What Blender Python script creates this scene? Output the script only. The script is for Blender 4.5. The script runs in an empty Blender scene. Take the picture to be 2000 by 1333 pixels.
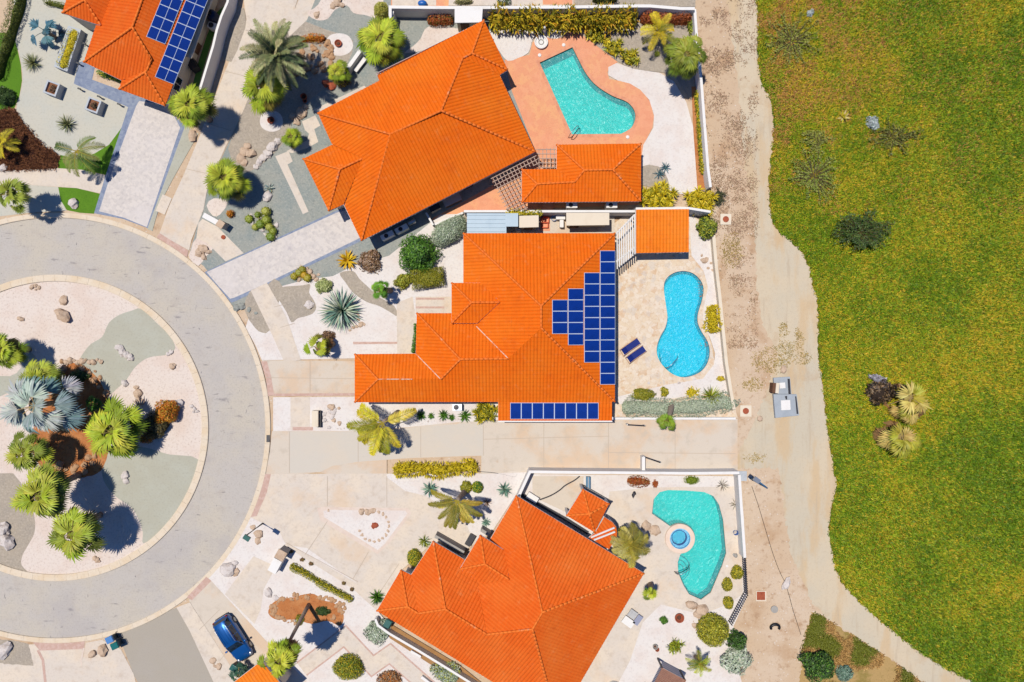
import bpy, bmesh, math, random
import numpy as np
from mathutils import Vector, Matrix
from mathutils.geometry import tessellate_polygon
R = math.radians
random.seed(7)
sc = bpy.context.scene
COL = sc.collection

# ---------------------------------------------------------------- camera, light, exposure
CAM_H = 66.667                       # drone height; 20 photo pixels = 1 m on the ground
cam = bpy.data.cameras.new('camera')
cam.lens = 24.0; cam.sensor_width = 36.0; cam.clip_end = 2000
co = bpy.data.objects.new('camera', cam); COL.objects.link(co)
co.location = (0, 0, CAM_H); co.rotation_euler = (0, 0, 0)
sc.camera = co
SUN_EL = 73.5
sdir = Vector((0.86*math.cos(R(SUN_EL)), -0.51*math.cos(R(SUN_EL)), -math.sin(R(SUN_EL))))
sun = bpy.data.lights.new('sun', 'SUN'); sun.energy = 4.7; sun.angle = R(0.5); sun.color = (1.0, 0.955, 0.885)
so = bpy.data.objects.new('sun', sun); COL.objects.link(so)
so.location = (-60, 40, 120); so.rotation_euler = sdir.to_track_quat('-Z', 'Y').to_euler()
w = bpy.data.worlds.new('World'); sc.world = w; w.use_nodes = True
sky = w.node_tree.nodes.new('ShaderNodeTexSky'); sky.sky_type = 'NISHITA'; sky.sun_disc = False
sky.sun_elevation = R(SUN_EL); sky.sun_rotation = math.atan2(-0.86, 0.51)
bg = w.node_tree.nodes['Background']; bg.inputs[1].default_value = 0.075
sky.ozone_density = 6.0; sky.dust_density = 0.2; sky.air_density = 1.0
tintn = w.node_tree.nodes.new('ShaderNodeMix'); tintn.data_type = 'RGBA'; tintn.blend_type = 'MULTIPLY'; tintn.inputs['Factor'].default_value = 1
tintn.inputs['B'].default_value = (.62, .9, 1.3, 1)                     # a deep clear tropical sky
w.node_tree.links.new(sky.outputs[0], tintn.inputs['A']); w.node_tree.links.new(tintn.outputs['Result'], bg.inputs[0])
sc.view_settings.view_transform = 'Standard'; sc.view_settings.look = 'None'
sc.view_settings.exposure = 0.12; sc.view_settings.gamma = 1.0
sc.cycles.max_bounces = 6; sc.cycles.transparent_max_bounces = 12
sc.cycles.use_adaptive_sampling = True; sc.cycles.adaptive_threshold = 0.02

# ---------------------------------------------------------------- helpers
def P(px, py, z=0.0):                # a point seen at photo pixel (px, py), standing z metres up
    k = (CAM_H - z)/CAM_H
    return Vector(((px-1000)/20*k, (666.5-py)/20*k, z))
def lin(v):
    v /= 255.0
    return v/12.92 if v <= .04045 else ((v+.055)/1.055)**2.4
K_ALB = 0.66
def C(rgb, k=None):
    k = K_ALB if k is None else k
    return tuple(lin(c)*k for c in rgb)

def M(name, rgb, layers=(), rough=.9, spec=.25, bump=None, attr=False, metal=0, k=None, coat=0):
    m = bpy.data.materials.new(name); m.use_nodes = True
    nt = m.node_tree; b = nt.nodes['Principled BSDF']
    b.inputs['Roughness'].default_value = rough
    b.inputs['Specular IOR Level'].default_value = spec
    b.inputs['Metallic'].default_value = metal
    b.inputs['Coat Weight'].default_value = coat
    tc = nt.nodes.new('ShaderNodeTexCoord')
    if attr:
        a = nt.nodes.new('ShaderNodeAttribute'); a.attribute_name = 'tint'; cur = a.outputs['Color']
    else:
        r = nt.nodes.new('ShaderNodeRGB'); r.outputs[0].default_value = (*C(rgb, k), 1); cur = r.outputs[0]
    def tex(kind, scale, stretch):
        mp = nt.nodes.new('ShaderNodeMapping'); nt.links.new(tc.outputs['Object'], mp.inputs[0])
        if stretch:
            mp.inputs['Scale'].default_value = stretch[:3]
            if len(stretch) > 3: mp.inputs['Rotation'].default_value = (0, 0, R(stretch[3]))
        if kind == 'voro' or kind == 'edge':
            t = nt.nodes.new('ShaderNodeTexVoronoi'); t.inputs['Scale'].default_value = scale
            if kind == 'edge': t.feature = 'DISTANCE_TO_EDGE'
            nt.links.new(mp.outputs[0], t.inputs['Vector']); return t.outputs['Distance']
        if kind == 'cell':
            t = nt.nodes.new('ShaderNodeTexVoronoi'); t.inputs['Scale'].default_value = scale
            nt.links.new(mp.outputs[0], t.inputs['Vector'])
            s = nt.nodes.new('ShaderNodeSeparateColor'); nt.links.new(t.outputs['Color'], s.inputs[0]); return s.outputs[0]
        t = nt.nodes.new('ShaderNodeTexNoise'); t.inputs['Scale'].default_value = scale
        t.inputs['Detail'].default_value = 5; t.inputs['Roughness'].default_value = .62
        nt.links.new(mp.outputs[0], t.inputs['Vector']); return t.outputs['Fac']
    for L in layers:
        kind, scale, lo, hi, c2, st = L[:6]
        f = tex(kind, scale, L[6] if len(L) > 6 else None)
        mr = nt.nodes.new('ShaderNodeMapRange'); mr.interpolation_type = 'SMOOTHSTEP'
        mr.inputs['From Min'].default_value = lo; mr.inputs['From Max'].default_value = hi
        mr.inputs['To Min'].default_value = 0; mr.inputs['To Max'].default_value = st
        if lo > hi:
            mr.inputs['From Min'].default_value = hi; mr.inputs['From Max'].default_value = lo
            mr.inputs['To Min'].default_value = st; mr.inputs['To Max'].default_value = 0
        nt.links.new(f, mr.inputs['Value'])
        mx = nt.nodes.new('ShaderNodeMix'); mx.data_type = 'RGBA'
        nt.links.new(mr.outputs[0], mx.inputs['Factor']); nt.links.new(cur, mx.inputs['A'])
        mx.inputs['B'].default_value = (*C(c2, k), 1); cur = mx.outputs['Result']
    nt.links.new(cur, b.inputs['Base Color'])
    if bump:
        f = tex(bump[2] if len(bump) > 2 else 'noise', bump[0], None)
        bn = nt.nodes.new('ShaderNodeBump'); bn.inputs['Strength'].default_value = bump[1]
        bn.inputs['Distance'].default_value = .05
        nt.links.new(f, bn.inputs['Height']); nt.links.new(bn.outputs[0], b.inputs['Normal'])
    return m

ORG = {}
def tag(o, label=None, cat=None, group=None, kind=None):
    if label: o['label'] = label
    if cat: o['category'] = cat
    if group: o['group'] = group
    if kind: o['kind'] = kind
    return o
def thing(name, label, cat, loc=(0, 0, 0), group=None, rotz=0):
    o = bpy.data.objects.new(name, None); COL.objects.link(o); o.empty_display_size = .3
    o.location = loc; o.rotation_euler = (0, 0, rotz); ORG[o.name] = Vector(loc)
    return tag(o, label, cat, group)
class MB:
    def __init__(s): s.v = []; s.f = []; s.c = []; s.m = []; s.uv = None; s.cur = (1, 1, 1)
    def add(s, vs, fs, col=None, mi=0):
        n = len(s.v); s.v.extend(tuple(p) for p in vs)
        s.c.extend([col or s.cur]*len(vs))
        s.f.extend(tuple(i+n for i in f) for f in fs); s.m.extend([mi]*len(fs)); return s
    def box(s, c, size, rot=0, mi=0):          # c = centre of the base
        x, y, z = size[0]/2, size[1]/2, size[2]; ca, sa = math.cos(rot), math.sin(rot)
        vs = []
        for dz in (0, z):
            for dx, dy in ((-x, -y), (x, -y), (x, y), (-x, y)):
                vs.append((c[0]+dx*ca-dy*sa, c[1]+dx*sa+dy*ca, c[2]+dz))
        return s.add(vs, [(3, 2, 1, 0), (4, 5, 6, 7), (0, 1, 5, 4), (1, 2, 6, 5), (2, 3, 7, 6), (3, 0, 4, 7)], mi=mi)
    def prism(s, poly, z0, z1, top=True, bot=True, mi=0, holes=()):
        poly = [Vector((p[0], p[1], 0)) for p in poly]
        if area(poly) < 0: poly = poly[::-1]
        n = len(poly)
        tris = tessellate_polygon([poly])
        lo = [(p.x, p.y, z0 if not callable(z0) else z0(p)) for p in poly]
        hi = [(p.x, p.y, z1 if not callable(z1) else z1(p)) for p in poly]
        fs = [(i, (i+1) % n, n+(i+1) % n, n+i) for i in range(n)]
        def ori(t, up):
            a, b, c = (poly[i] for i in t)
            ccw = (b-a).cross(c-a).z > 0
            return tuple(t) if ccw == up else tuple(reversed(t))
        if top: fs += [tuple(n+i for i in ori(t, True)) for t in tris]
        if bot: fs += [ori(t, False) for t in tris]
        return s.add(lo+hi, fs, mi=mi)
    def tube(s, pts, r, n=8, cap=True, mi=0, col=None):
        pts = [Vector(p) for p in pts]; rr = r if hasattr(r, '__len__') else [r]*len(pts)
        vs = []; fs = []
        for i, p in enumerate(pts):
            d = (pts[min(i+1, len(pts)-1)]-pts[max(i-1, 0)]).normalized()
            a = d.cross(Vector((0, 0, 1)))
            if a.length < 1e-3: a = Vector((1, 0, 0))
            a.normalize(); b = d.cross(a)
            for k in range(n):
                t = 2*math.pi*k/n
                vs.append(p+rr[i]*(math.cos(t)*a+math.sin(t)*b))
        for i in range(len(pts)-1):
            for k in range(n):
                fs.append((i*n+k, i*n+(k+1) % n, (i+1)*n+(k+1) % n, (i+1)*n+k))
        if cap:
            fs.append(tuple(range(n-1, -1, -1))); e = (len(pts)-1)*n; fs.append(tuple(range(e, e+n)))
        return s.add(vs, fs, mi=mi, col=col)
    def lathe(s, c, prof, n=20, mi=0):          # prof: (radius, z)
        vs = []; fs = []
        for r, z in prof:
            for k in range(n):
                t = 2*math.pi*k/n; vs.append((c[0]+r*math.cos(t), c[1]+r*math.sin(t), c[2]+z))
        for i in range(len(prof)-1):
            for k in range(n):
                fs.append((i*n+k, i*n+(k+1) % n, (i+1)*n+(k+1) % n, (i+1)*n+k))
        fs.append(tuple(range(n-1, -1, -1))); e = (len(prof)-1)*n; fs.append(tuple(range(e, e+n)))
        return s.add(vs, fs, mi=mi)
    def blob(s, c, rad, seed=0, sub=2, rough=.18, flat=True, col=None, mi=0):   # lumpy stone or crown core
        bm = bmesh.new(); bmesh.ops.create_icosphere(bm, subdivisions=sub, radius=1)
        rnd = random.Random(seed); ph = [rnd.uniform(0, 6.3) for _ in range(9)]
        vs = []
        for v in bm.verts:
            p = v.co
            k = 1+rough*(math.sin(2.1*p.x+ph[0])*math.cos(2.7*p.y+ph[1])+.7*math.sin(3.9*p.z+3.1*p.x+ph[2])+.5*math.sin(6*p.y-5*p.x+ph[3]))+rnd.uniform(-rough, rough)*.35
            vs.append((c[0]+p.x*k*rad[0], c[1]+p.y*k*rad[1], c[2]+p.z*k*rad[2]))
        fs = [tuple(l.vert.index for l in f.loops) for f in bm.faces]; bm.free()
        return s.add(vs, fs, mi=mi, col=col)
    def build(s, name, mats, parent=None, smooth=False, bevel=0, local=False, tint=False, label=None):
        me = bpy.data.meshes.new(name)
        o = bpy.data.objects.new(name, me); COL.objects.link(o)
        off = Vector((0, 0, 0))
        if parent is not None:
            o.parent = parent; off = ORG[parent.name]
        ORG[o.name] = off
        v = np.array(s.v, dtype=float)
        if not local and len(v): v = v-np.array(off)
        me.from_pydata(v.tolist(), [], s.f)
        if not isinstance(mats, (list, tuple)): mats = [mats]
        for m in mats: me.materials.append(m)
        if len(mats) > 1: me.polygons.foreach_set('material_index', s.m)
        if smooth: me.polygons.foreach_set('use_smooth', [True]*len(s.f))
        if tint:
            a = me.color_attributes.new('tint', 'FLOAT_COLOR', 'POINT')
            arr = np.ones((len(s.c), 4)); arr[:, :3] = s.c; a.data.foreach_set('color', arr.ravel())
        if s.uv is not None:
            uvl = me.uv_layers.new(name='UVMap'); li = np.array([i for f in s.f for i in f])
            uvl.data.foreach_set('uv', np.array(s.uv)[li].ravel())
        if bevel:
            b = o.modifiers.new('bevel', 'BEVEL'); b.width = bevel; b.segments = 2; b.limit_method = 'ANGLE'
        if label: o['label'] = label
        me.update(); return o
def area(p):
    return sum(p[i][0]*p[(i+1) % len(p)][1]-p[(i+1) % len(p)][0]*p[i][1] for i in range(len(p)))/2
def smooth(pts, n=6, closed=True):             # Catmull-Rom
    out = []; N = len(pts)
    rng = range(N) if closed else range(N-1)
    for i in rng:
        g = (lambda j: pts[j % N]) if closed else (lambda j: pts[min(max(j, 0), N-1)])
        p0, p1, p2, p3 = g(i-1), g(i), g(i+1), g(i+2)
        for k in range(n):
            t = k/n
            out.append(tuple(.5*((2*p1[a])+(-p0[a]+p2[a])*t+(2*p0[a]-5*p1[a]+4*p2[a]-p3[a])*t*t+(-p0[a]+3*p1[a]-3*p2[a]+p3[a])*t**3) for a in (0, 1)))
    if not closed: out.append(tuple(pts[-1]))
    return out
def inpoly(x, y, poly):
    c = False; j = len(poly)-1
    for i in range(len(poly)):
        xi, yi = poly[i][0], poly[i][1]; xj, yj = poly[j][0], poly[j][1]
        if (yi > y) != (yj > y) and x < (xj-xi)*(y-yi)/(yj-yi)+xi: c = not c
        j = i
    return c
def arc(cx, cy, r, a0, a1, n=24):
    return [(cx+r*math.cos(R(a0+(a1-a0)*i/n)), cy+r*math.sin(R(a0+(a1-a0)*i/n))) for i in range(n+1)]
def offset_poly(poly, d):                      # + = outward
    n = len(poly); s = 1 if area(poly) > 0 else -1; out = []
    for i in range(n):
        a, b, c = (Vector(poly[j % n][:2]) for j in (i-1, i, i+1))
        e1 = (b-a).normalized(); e2 = (c-b).normalized()
        n1 = Vector((e1.y, -e1.x))*s; n2 = Vector((e2.y, -e2.x))*s
        m = n1+n2
        m = m/max(m.length_squared, .35)*2 if m.length > 1e-6 else n1
        out.append(tuple(b+m*d))
    return out

# ---------------------------------------------------------------- ground patches
POOLS = []                                      # px outlines of the pools: holes in every sheet
LAY = {}                                        # 8-pixel cells -> number of sheets already lying there
def cover(pts, g=8):
    a = np.array(pts, dtype=float)
    gx = np.arange(-8, 264)*g+g/2; gy = np.arange(-8, 178)*g+g/2; X, Y = np.meshgrid(gx, gy); ins = np.zeros(X.shape, bool)
    for i in range(len(a)):
        (x1, y1), (x2, y2) = a[i], a[i-1]
        if y1 != y2: ins ^= ((y1 > Y) != (y2 > Y)) & (X < (x2-x1)*(Y-y1)/(y2-y1)+x1)
    out = {(int(x//g), int(y//g)) for x, y in zip(X[ins], Y[ins])}
    for i in range(len(a)):
        p, q = a[i-1], a[i]; n = int(min(2000, np.hypot(*(q-p))//3+1))
        for t in np.linspace(0, 1, n+1):
            x, y = p+(q-p)*t
            if -100 < x < 2150 and -100 < y < 1450: out.add((int(x//g), int(y//g)))
    return out
def patch(name, pts, mat, label, rnd=None, edge=0, kind='structure'):
    if rnd: pts = smooth(pts, rnd)
    if edge:                                    # ragged natural edge
        out = []; q = random.Random(len(pts)*7+int(pts[0][0]))
        n = len(pts)
        for i in range(n):
            a, b = pts[i], pts[(i+1) % n]; L = math.hypot(b[0]-a[0], b[1]-a[1])
            if max(abs(a[0]-1000), abs(a[1]-666)) > 1300 or max(abs(b[0]-1000), abs(b[1]-666)) > 1300:
                out.append(a); continue
            k = max(1, int(L/5))
            for j in range(k):
                t = j/k; out.append((a[0]+(b[0]-a[0])*t+q.uniform(-edge, edge), a[1]+(b[1]-a[1])*t+q.uniform(-edge, edge)))
        pts = out
    cells = cover(pts)
    lay = 1+max([LAY[c] for c in cells if c in LAY], default=0)
    for c in cells: LAY[c] = lay
    z = .004*lay
    loops = [[Vector((*P(*p)[:2], 0)) for p in pts]]
    for pool in POOLS:
        cx = sum(p[0] for p in pool)/len(pool); cy = sum(p[1] for p in pool)/len(pool)
        if inpoly(pool[0][0], pool[0][1], pts): loops.append([Vector((*P(*p)[:2], 0)) for p in pool])
    tris = tessellate_polygon(loops)
    flat = [p for l in loops for p in l]
    fs = []
    for t in tris:
        a, b, c = (flat[i] for i in t)
        if abs((b-a).cross(c-a).z) < 1e-9: continue
        fs.append(t if (b-a).cross(c-a).z > 0 else tuple(reversed(t)))
    mb = MB(); mb.add([(p.x, p.y, z) for p in flat], fs)
    o = mb.build(name, mat)
    return tag(o, label, None, None, kind)
# ---------------------------------------------------------------- materials
WHITE = M('white_paint', (243, 238, 230), [('noise', 1.2, .5, .8, (222, 212, 198), .5)], rough=.7)
CREAM = M('cream_render', (238, 222, 196), [('noise', .9, .45, .8, (220, 200, 172), .6)], rough=.85)
BEIGEW = M('beige_wall_paint', (226, 208, 178), [('noise', .8, .4, .8, (205, 185, 155), .6)])
GREYW = M('grey_render', (176, 170, 160), [('noise', 1.1, .4, .8, (150, 144, 134), .7)])
DARK = M('dark_metal', (46, 44, 50), rough=.5, spec=.4)
BLACK = M('black_plastic', (24, 24, 28), rough=.45, spec=.4)
STEEL = M('brushed_steel', (190, 195, 200), rough=.35, metal=.8)
GLASS = M('dark_glass', (30, 44, 58), rough=.06, spec=.6)
BROWNW = M('brown_timber', (118, 84, 62), [('noise', 3, .4, .7, (90, 62, 46), .7, (1, 12, 1))])
TAUPE = M('weathered_lattice', (196, 168, 148), [('noise', 3, .4, .7, (170, 140, 120), .6)])
CONC = M('concrete', (224, 210, 193), [('noise', .35, .42, .62, (234, 216, 192), .8), ('noise', 1.3, .5, .72, (208, 190, 170), .7), ('noise', 5, .48, .72, (200, 184, 166), .45), ('noise', .16, .54, .68, (228, 198, 164), .6)])
CONCW = M('worn_concrete', (221, 206, 186), [('noise', .22, .45, .62, (224, 192, 158), .75), ('noise', .9, .5, .7, (205, 190, 170), .7), ('noise', 9, .5, .8, (192, 176, 158), .45), ('noise', .5, .62, .72, (196, 160, 124), .45)])
LANEC = M('smooth_lane_concrete', (216, 205, 188), [('noise', .3, .4, .7, (222, 206, 184), .7), ('noise', 6, .5, .8, (204, 192, 176), .3)])
KERBM = M('kerb_concrete', (234, 216, 190), [('noise', .6, .4, .7, (230, 204, 168), .8), ('noise', 5, .5, .75, (206, 184, 156), .5)], bump=(8, .2))
ROADM = M('road_concrete', (199, 190, 179), [('noise', .18, .4, .65, (206, 194, 174), .8), ('noise', .9, .5, .72, (190, 178, 164), .6), ('noise', .12, .52, .66, (186, 178, 172), .6), ('noise', 1.3, .6, .72, (128, 122, 124), .6, (.35, 1.2, 1, 35)), ('noise', 2.2, .64, .72, (104, 100, 108), .8, (1.6, .5, 1)), ('noise', 1.5, .64, .7, (120, 114, 114), .6, (.4, 1.6, 1, -40)), ('noise', 6, .45, .75, (166, 158, 152), .5)], bump=(14, .15))
ASPH = M('grey_asphalt', (180, 169, 152), [('noise', .3, .4, .7, (182, 172, 158), .7), ('noise', 9, .5, .75, (152, 146, 140), .5)])
GROUND = M('dry_dirt', (212, 183, 150), [('noise', .12, .42, .6, (220, 196, 168), .8), ('noise', .35, .5, .68, (194, 156, 118), .7), ('noise', 1.4, .54, .7, (176, 140, 108), .6), ('noise', 5, .55, .72, (150, 118, 98), .5), ('voro', 2.2, .16, .1, (232, 222, 210), .6)], bump=(6, .4))
TRACKM = M('sandy_track', (218, 199, 168), [('noise', .1, .42, .6, (208, 195, 170), .9), ('noise', .22, .55, .68, (196, 164, 126), .6), ('noise', .16, .48, .62, (214, 182, 138), .7, (2.5, .6, 1)), ('noise', .5, .54, .7, (196, 176, 148), .6, (3, .35, 1)), ('noise', 4, .5, .75, (192, 172, 146), .45), ('noise', 16, .5, .8, (190, 172, 150), .35)], bump=(7, .3))
WGRAV = M('white_gravel', (238, 229, 219), [('noise', .4, .42, .65, (233, 217, 204), .8), ('noise', 5, .48, .7, (212, 199, 190), .5), ('voro', 3.2, .18, .06, (190, 176, 168), .35), ('noise', .9, .6, .74, (216, 198, 184), .5)], bump=(22, .5))
PINKG = M('pinkish_white_gravel', (235, 219, 204), [('noise', .35, .42, .65, (230, 208, 190), .8), ('noise', 5, .48, .7, (206, 184, 168), .65), ('voro', 3, .22, .06, (180, 154, 140), .5)], bump=(22, .5))
BLUEG = M('blue_grey_gravel', (166, 166, 154), [('noise', .3, .4, .65, (148, 156, 150), .9), ('noise', 5, .46, .68, (184, 182, 170), .6), ('noise', 7, .53, .72, (108, 116, 116), .6)], bump=(24, .6))
TANG = M('tan_grey_gravel', (182, 168, 148), [('noise', .5, .4, .65, (172, 160, 144), .8), ('noise', 5, .46, .68, (206, 190, 170), .6), ('noise', 7, .53, .72, (128, 116, 102), .6)], bump=(22, .6))
GREENG = M('pale_green_grey_gravel', (188, 184, 164), [('noise', .5, .4, .65, (192, 190, 172), .8), ('noise', 5, .48, .72, (166, 162, 146), .5)], bump=(24, .4))
PALEG = M('pale_grey_gravel', (208, 202, 184), [('noise', .4, .4, .65, (202, 200, 186), .8), ('noise', 5, .48, .72, (184, 178, 162), .5)], bump=(24, .4))
PAVER = M('pale_pavers', (226, 215, 203), [('cell', 2.6, .35, .75, (212, 202, 193), .7), ('noise', 3.2, .46, .64, (190, 181, 175), .5), ('noise', .3, .4, .7, (224, 214, 206), .7), ('noise', .8, .62, .74, (186, 178, 178), .5)], bump=(6, .2, 'edge'))
BLUEP = M('blue_grey_pavers', (138, 148, 168), [('cell', 3.2, .3, .8, (156, 164, 178), .7), ('noise', 2.5, .48, .7, (112, 124, 150), .7)], bump=(6, .3, 'edge'))
EDGEP = M('pale_edging', (232, 212, 194), [('noise', 2, .4, .7, (220, 196, 176), .7)])
PINKP = M('pinkish_paver_border', (206, 170, 152), [('cell', 4, .3, .8, (216, 184, 168), .8), ('noise', 3, .5, .75, (190, 154, 136), .5)])
TERRA = M('terracotta_tiles', (241, 168, 128), [('noise', .25, .4, .66, (242, 178, 124), .9), ('cell', 2.2, .2, .9, (234, 156, 118), .6), ('noise', 7, .52, .74, (214, 136, 98), .5), ('noise', 1.1, .6, .74, (218, 146, 112), .4)], bump=(5, .2, 'edge'))
FLAG = M('flagstone', (232, 210, 180), [('cell', 2.6, .3, .9, (238, 222, 200), .8), ('cell', 2.3, .72, .95, (218, 178, 138), .6), ('cell', 2.1, .78, .95, (210, 200, 190), .5), ('edge', 2.6, .05, .01, (206, 180, 154), .4), ('noise', 1.2, .5, .7, (240, 222, 200), .6), ('noise', 3.2, .52, .7, (206, 166, 126), .5)])
LAWN = M('artificial_lawn', (92, 136, 26), [('noise', .5, .4, .7, (102, 146, 30), .8), ('noise', 12, .45, .75, (58, 94, 16), .6)], bump=(26, .6))
SOIL = M('orange_soil', (192, 120, 66), [('noise', .8, .42, .65, (206, 142, 88), .8), ('noise', 3, .52, .7, (150, 88, 48), .7), ('noise', 12, .5, .75, (128, 78, 46), .5)], bump=(9, .6))
MULCH = M('brown_mulch', (140, 92, 64), [('noise', 1.2, .45, .65, (172, 116, 80), .8), ('noise', 5, .5, .7, (66, 38, 28), .8)], bump=(9, .8))
FIELDM = M('field_soil', (128, 118, 22), [('noise', .12, .42, .6, (96, 108, 18), .9), ('noise', .5, .45, .65, (150, 112, 22), .6), ('noise', 3.2, .5, .66, (52, 60, 10), .8), ('noise', 9, .5, .7, (170, 150, 30), .5)], bump=(7, 1))
SCRUBM = M('dry_scrub_soil', (188, 154, 98), [('noise', .4, .45, .62, (140, 124, 56), .8), ('noise', 2.2, .5, .68, (196, 160, 104), .7), ('noise', 7, .55, .72, (96, 72, 36), .6)], bump=(7, .8))
STONE = M('sandy_stone', (214, 186, 158), [('noise', 1.4, .42, .65, (190, 158, 128), .8), ('noise', 7, .52, .72, (150, 122, 98), .6)], bump=(5, .7))
STONEB = M('brown_stone', (198, 156, 116), [('noise', 1.4, .42, .65, (170, 124, 88), .8), ('noise', 7, .52, .72, (130, 92, 66), .6)], bump=(5, .7))
STONEW = M('pale_stone', (226, 214, 204), [('noise', 1.6, .45, .65, (200, 184, 170), .8), ('noise', 7, .52, .72, (160, 146, 136), .6)], bump=(5, .7))
RUST = M('rusty_iron', (176, 92, 62), [('noise', 5, .45, .7, (140, 66, 46), .7)])
BARK = M('palm_bark', (176, 156, 136), [('noise', 3, .4, .65, (136, 116, 98), .9, (1, 1, 6))], bump=(6, .8))
PLANTER = M('planter_render', (196, 200, 202), [('noise', 2, .4, .7, (176, 180, 184), .6)])
LEAF = M('leaf', (90, 120, 30), attr=True, rough=.55, spec=.3)
DRYLEAF = M('dry_leaf', (150, 110, 80), attr=True, rough=.85, spec=.1)
BLUEPL = M('blue_plastic', (24, 100, 180), rough=.4, spec=.4)
ORANGEPL = M('orange_plastic', (240, 90, 30), rough=.45)
GREENPL = M('green_plastic', (20, 92, 84), rough=.4, spec=.4)

def roof_mat(name, rgb, lo, hi):
    m = bpy.data.materials.new(name); m.use_nodes = True; nt = m.node_tree; b = nt.nodes['Principled BSDF']
    b.inputs['Roughness'].default_value = .75; b.inputs['Specular IOR Level'].default_value = .15
    uv = nt.nodes.new('ShaderNodeUVMap'); uv.uv_map = 'UVMap'
    sx = nt.nodes.new('ShaderNodeSeparateXYZ'); nt.links.new(uv.outputs[0], sx.inputs[0])
    def mth(op, a, b_=None, v=None):
        n = nt.nodes.new('ShaderNodeMath'); n.operation = op; nt.links.new(a, n.inputs[0])
        if b_ is not None: nt.links.new(b_, n.inputs[1])
        if v is not None: n.inputs[1].default_value = v
        return n.outputs[0]
    u = mth('DIVIDE', sx.outputs[0], v=TILE_W); v = mth('DIVIDE', sx.outputs[1], v=.42)
    cb = nt.nodes.new('ShaderNodeCombineXYZ'); nt.links.new(mth('FLOOR', u), cb.inputs[0]); nt.links.new(mth('FLOOR', v), cb.inputs[1])
    wn = nt.nodes.new('ShaderNodeTexWhiteNoise'); wn.noise_dimensions = '2D'; nt.links.new(cb.outputs[0], wn.inputs['Vector'])
    tc = nt.nodes.new('ShaderNodeTexCoord')
    n1 = nt.nodes.new('ShaderNodeTexNoise'); n1.inputs['Scale'].default_value = .25; n1.inputs['Detail'].default_value = 6
    nt.links.new(tc.outputs['Object'], n1.inputs['Vector'])
    def mix(f, a, bcol, st, lo_, hi_):
        mr = nt.nodes.new('ShaderNodeMapRange'); mr.inputs['From Min'].default_value = lo_; mr.inputs['From Max'].default_value = hi_
        mr.inputs['To Max'].default_value = st; nt.links.new(f, mr.inputs['Value'])
        mx = nt.nodes.new('ShaderNodeMix'); mx.data_type = 'RGBA'; nt.links.new(mr.outputs[0], mx.inputs['Factor'])
        nt.links.new(a, mx.inputs['A']); mx.inputs['B'].default_value = (*C(bcol, .63), 1); return mx.outputs['Result']
    r = nt.nodes.new('ShaderNodeRGB'); r.outputs[0].default_value = (*C(rgb, .63), 1)
    c = mix(wn.outputs['Value'], r.outputs[0], lo, .4, 0, 1)
    c = mix(n1.outputs['Fac'], c, hi, .8, .4, .66)
    n3 = nt.nodes.new('ShaderNodeTexNoise'); n3.inputs['Scale'].default_value = .7; n3.inputs['Detail'].default_value = 8; n3.inputs['Roughness'].default_value = .7
    nt.links.new(tc.outputs['Object'], n3.inputs['Vector']); c = mix(n3.outputs['Fac'], c, (210, 86, 14), .35, .52, .7)
    n4 = nt.nodes.new('ShaderNodeTexNoise'); n4.inputs['Scale'].default_value = 1.3; n4.inputs['Detail'].default_value = 7; n4.inputs['Roughness'].default_value = .75
    nt.links.new(tc.outputs['Object'], n4.inputs['Vector']); c = mix(n4.outputs['Fac'], c, (246, 160, 96), .45, .56, .75)
    n2 = nt.nodes.new('ShaderNodeTexNoise'); n2.inputs['Scale'].default_value = 2.4; n2.inputs['Detail'].default_value = 6
    nt.links.new(tc.outputs['Object'], n2.inputs['Vector'])
    c = mix(n2.outputs['Fac'], c, (176, 76, 20), .25, .58, .75)
    nt.links.new(c, b.inputs['Base Color'])
    saw = mth('FRACT', v)
    bn = nt.nodes.new('ShaderNodeBump'); bn.inputs['Strength'].default_value = .55; bn.inputs['Distance'].default_value = .05; bn.invert = True
    nt.links.new(saw, bn.inputs['Height']); nt.links.new(bn.outputs[0], b.inputs['Normal'])
    return m
TILE_W = .31
ROOFA = roof_mat('orange_roof_tiles', (250, 116, 10), (238, 104, 6), (248, 126, 24))
ROOFC = roof_mat('red_orange_roof_tiles', (244, 108, 26), (230, 92, 16), (244, 122, 42))
ROOFD = roof_mat('deep_orange_roof_tiles', (240, 106, 24), (226, 90, 16), (240, 118, 34))
ROOFE = roof_mat('bright_orange_roof_tiles', (254, 136, 26), (250, 122, 18), (254, 146, 44))
CAPM = M('ridge_tile', (244, 124, 40), [('noise', 2, .4, .7, (232, 106, 28), .7), ('noise', .9, .6, .72, (246, 190, 150), .7)], rough=.75, k=.72)

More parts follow.
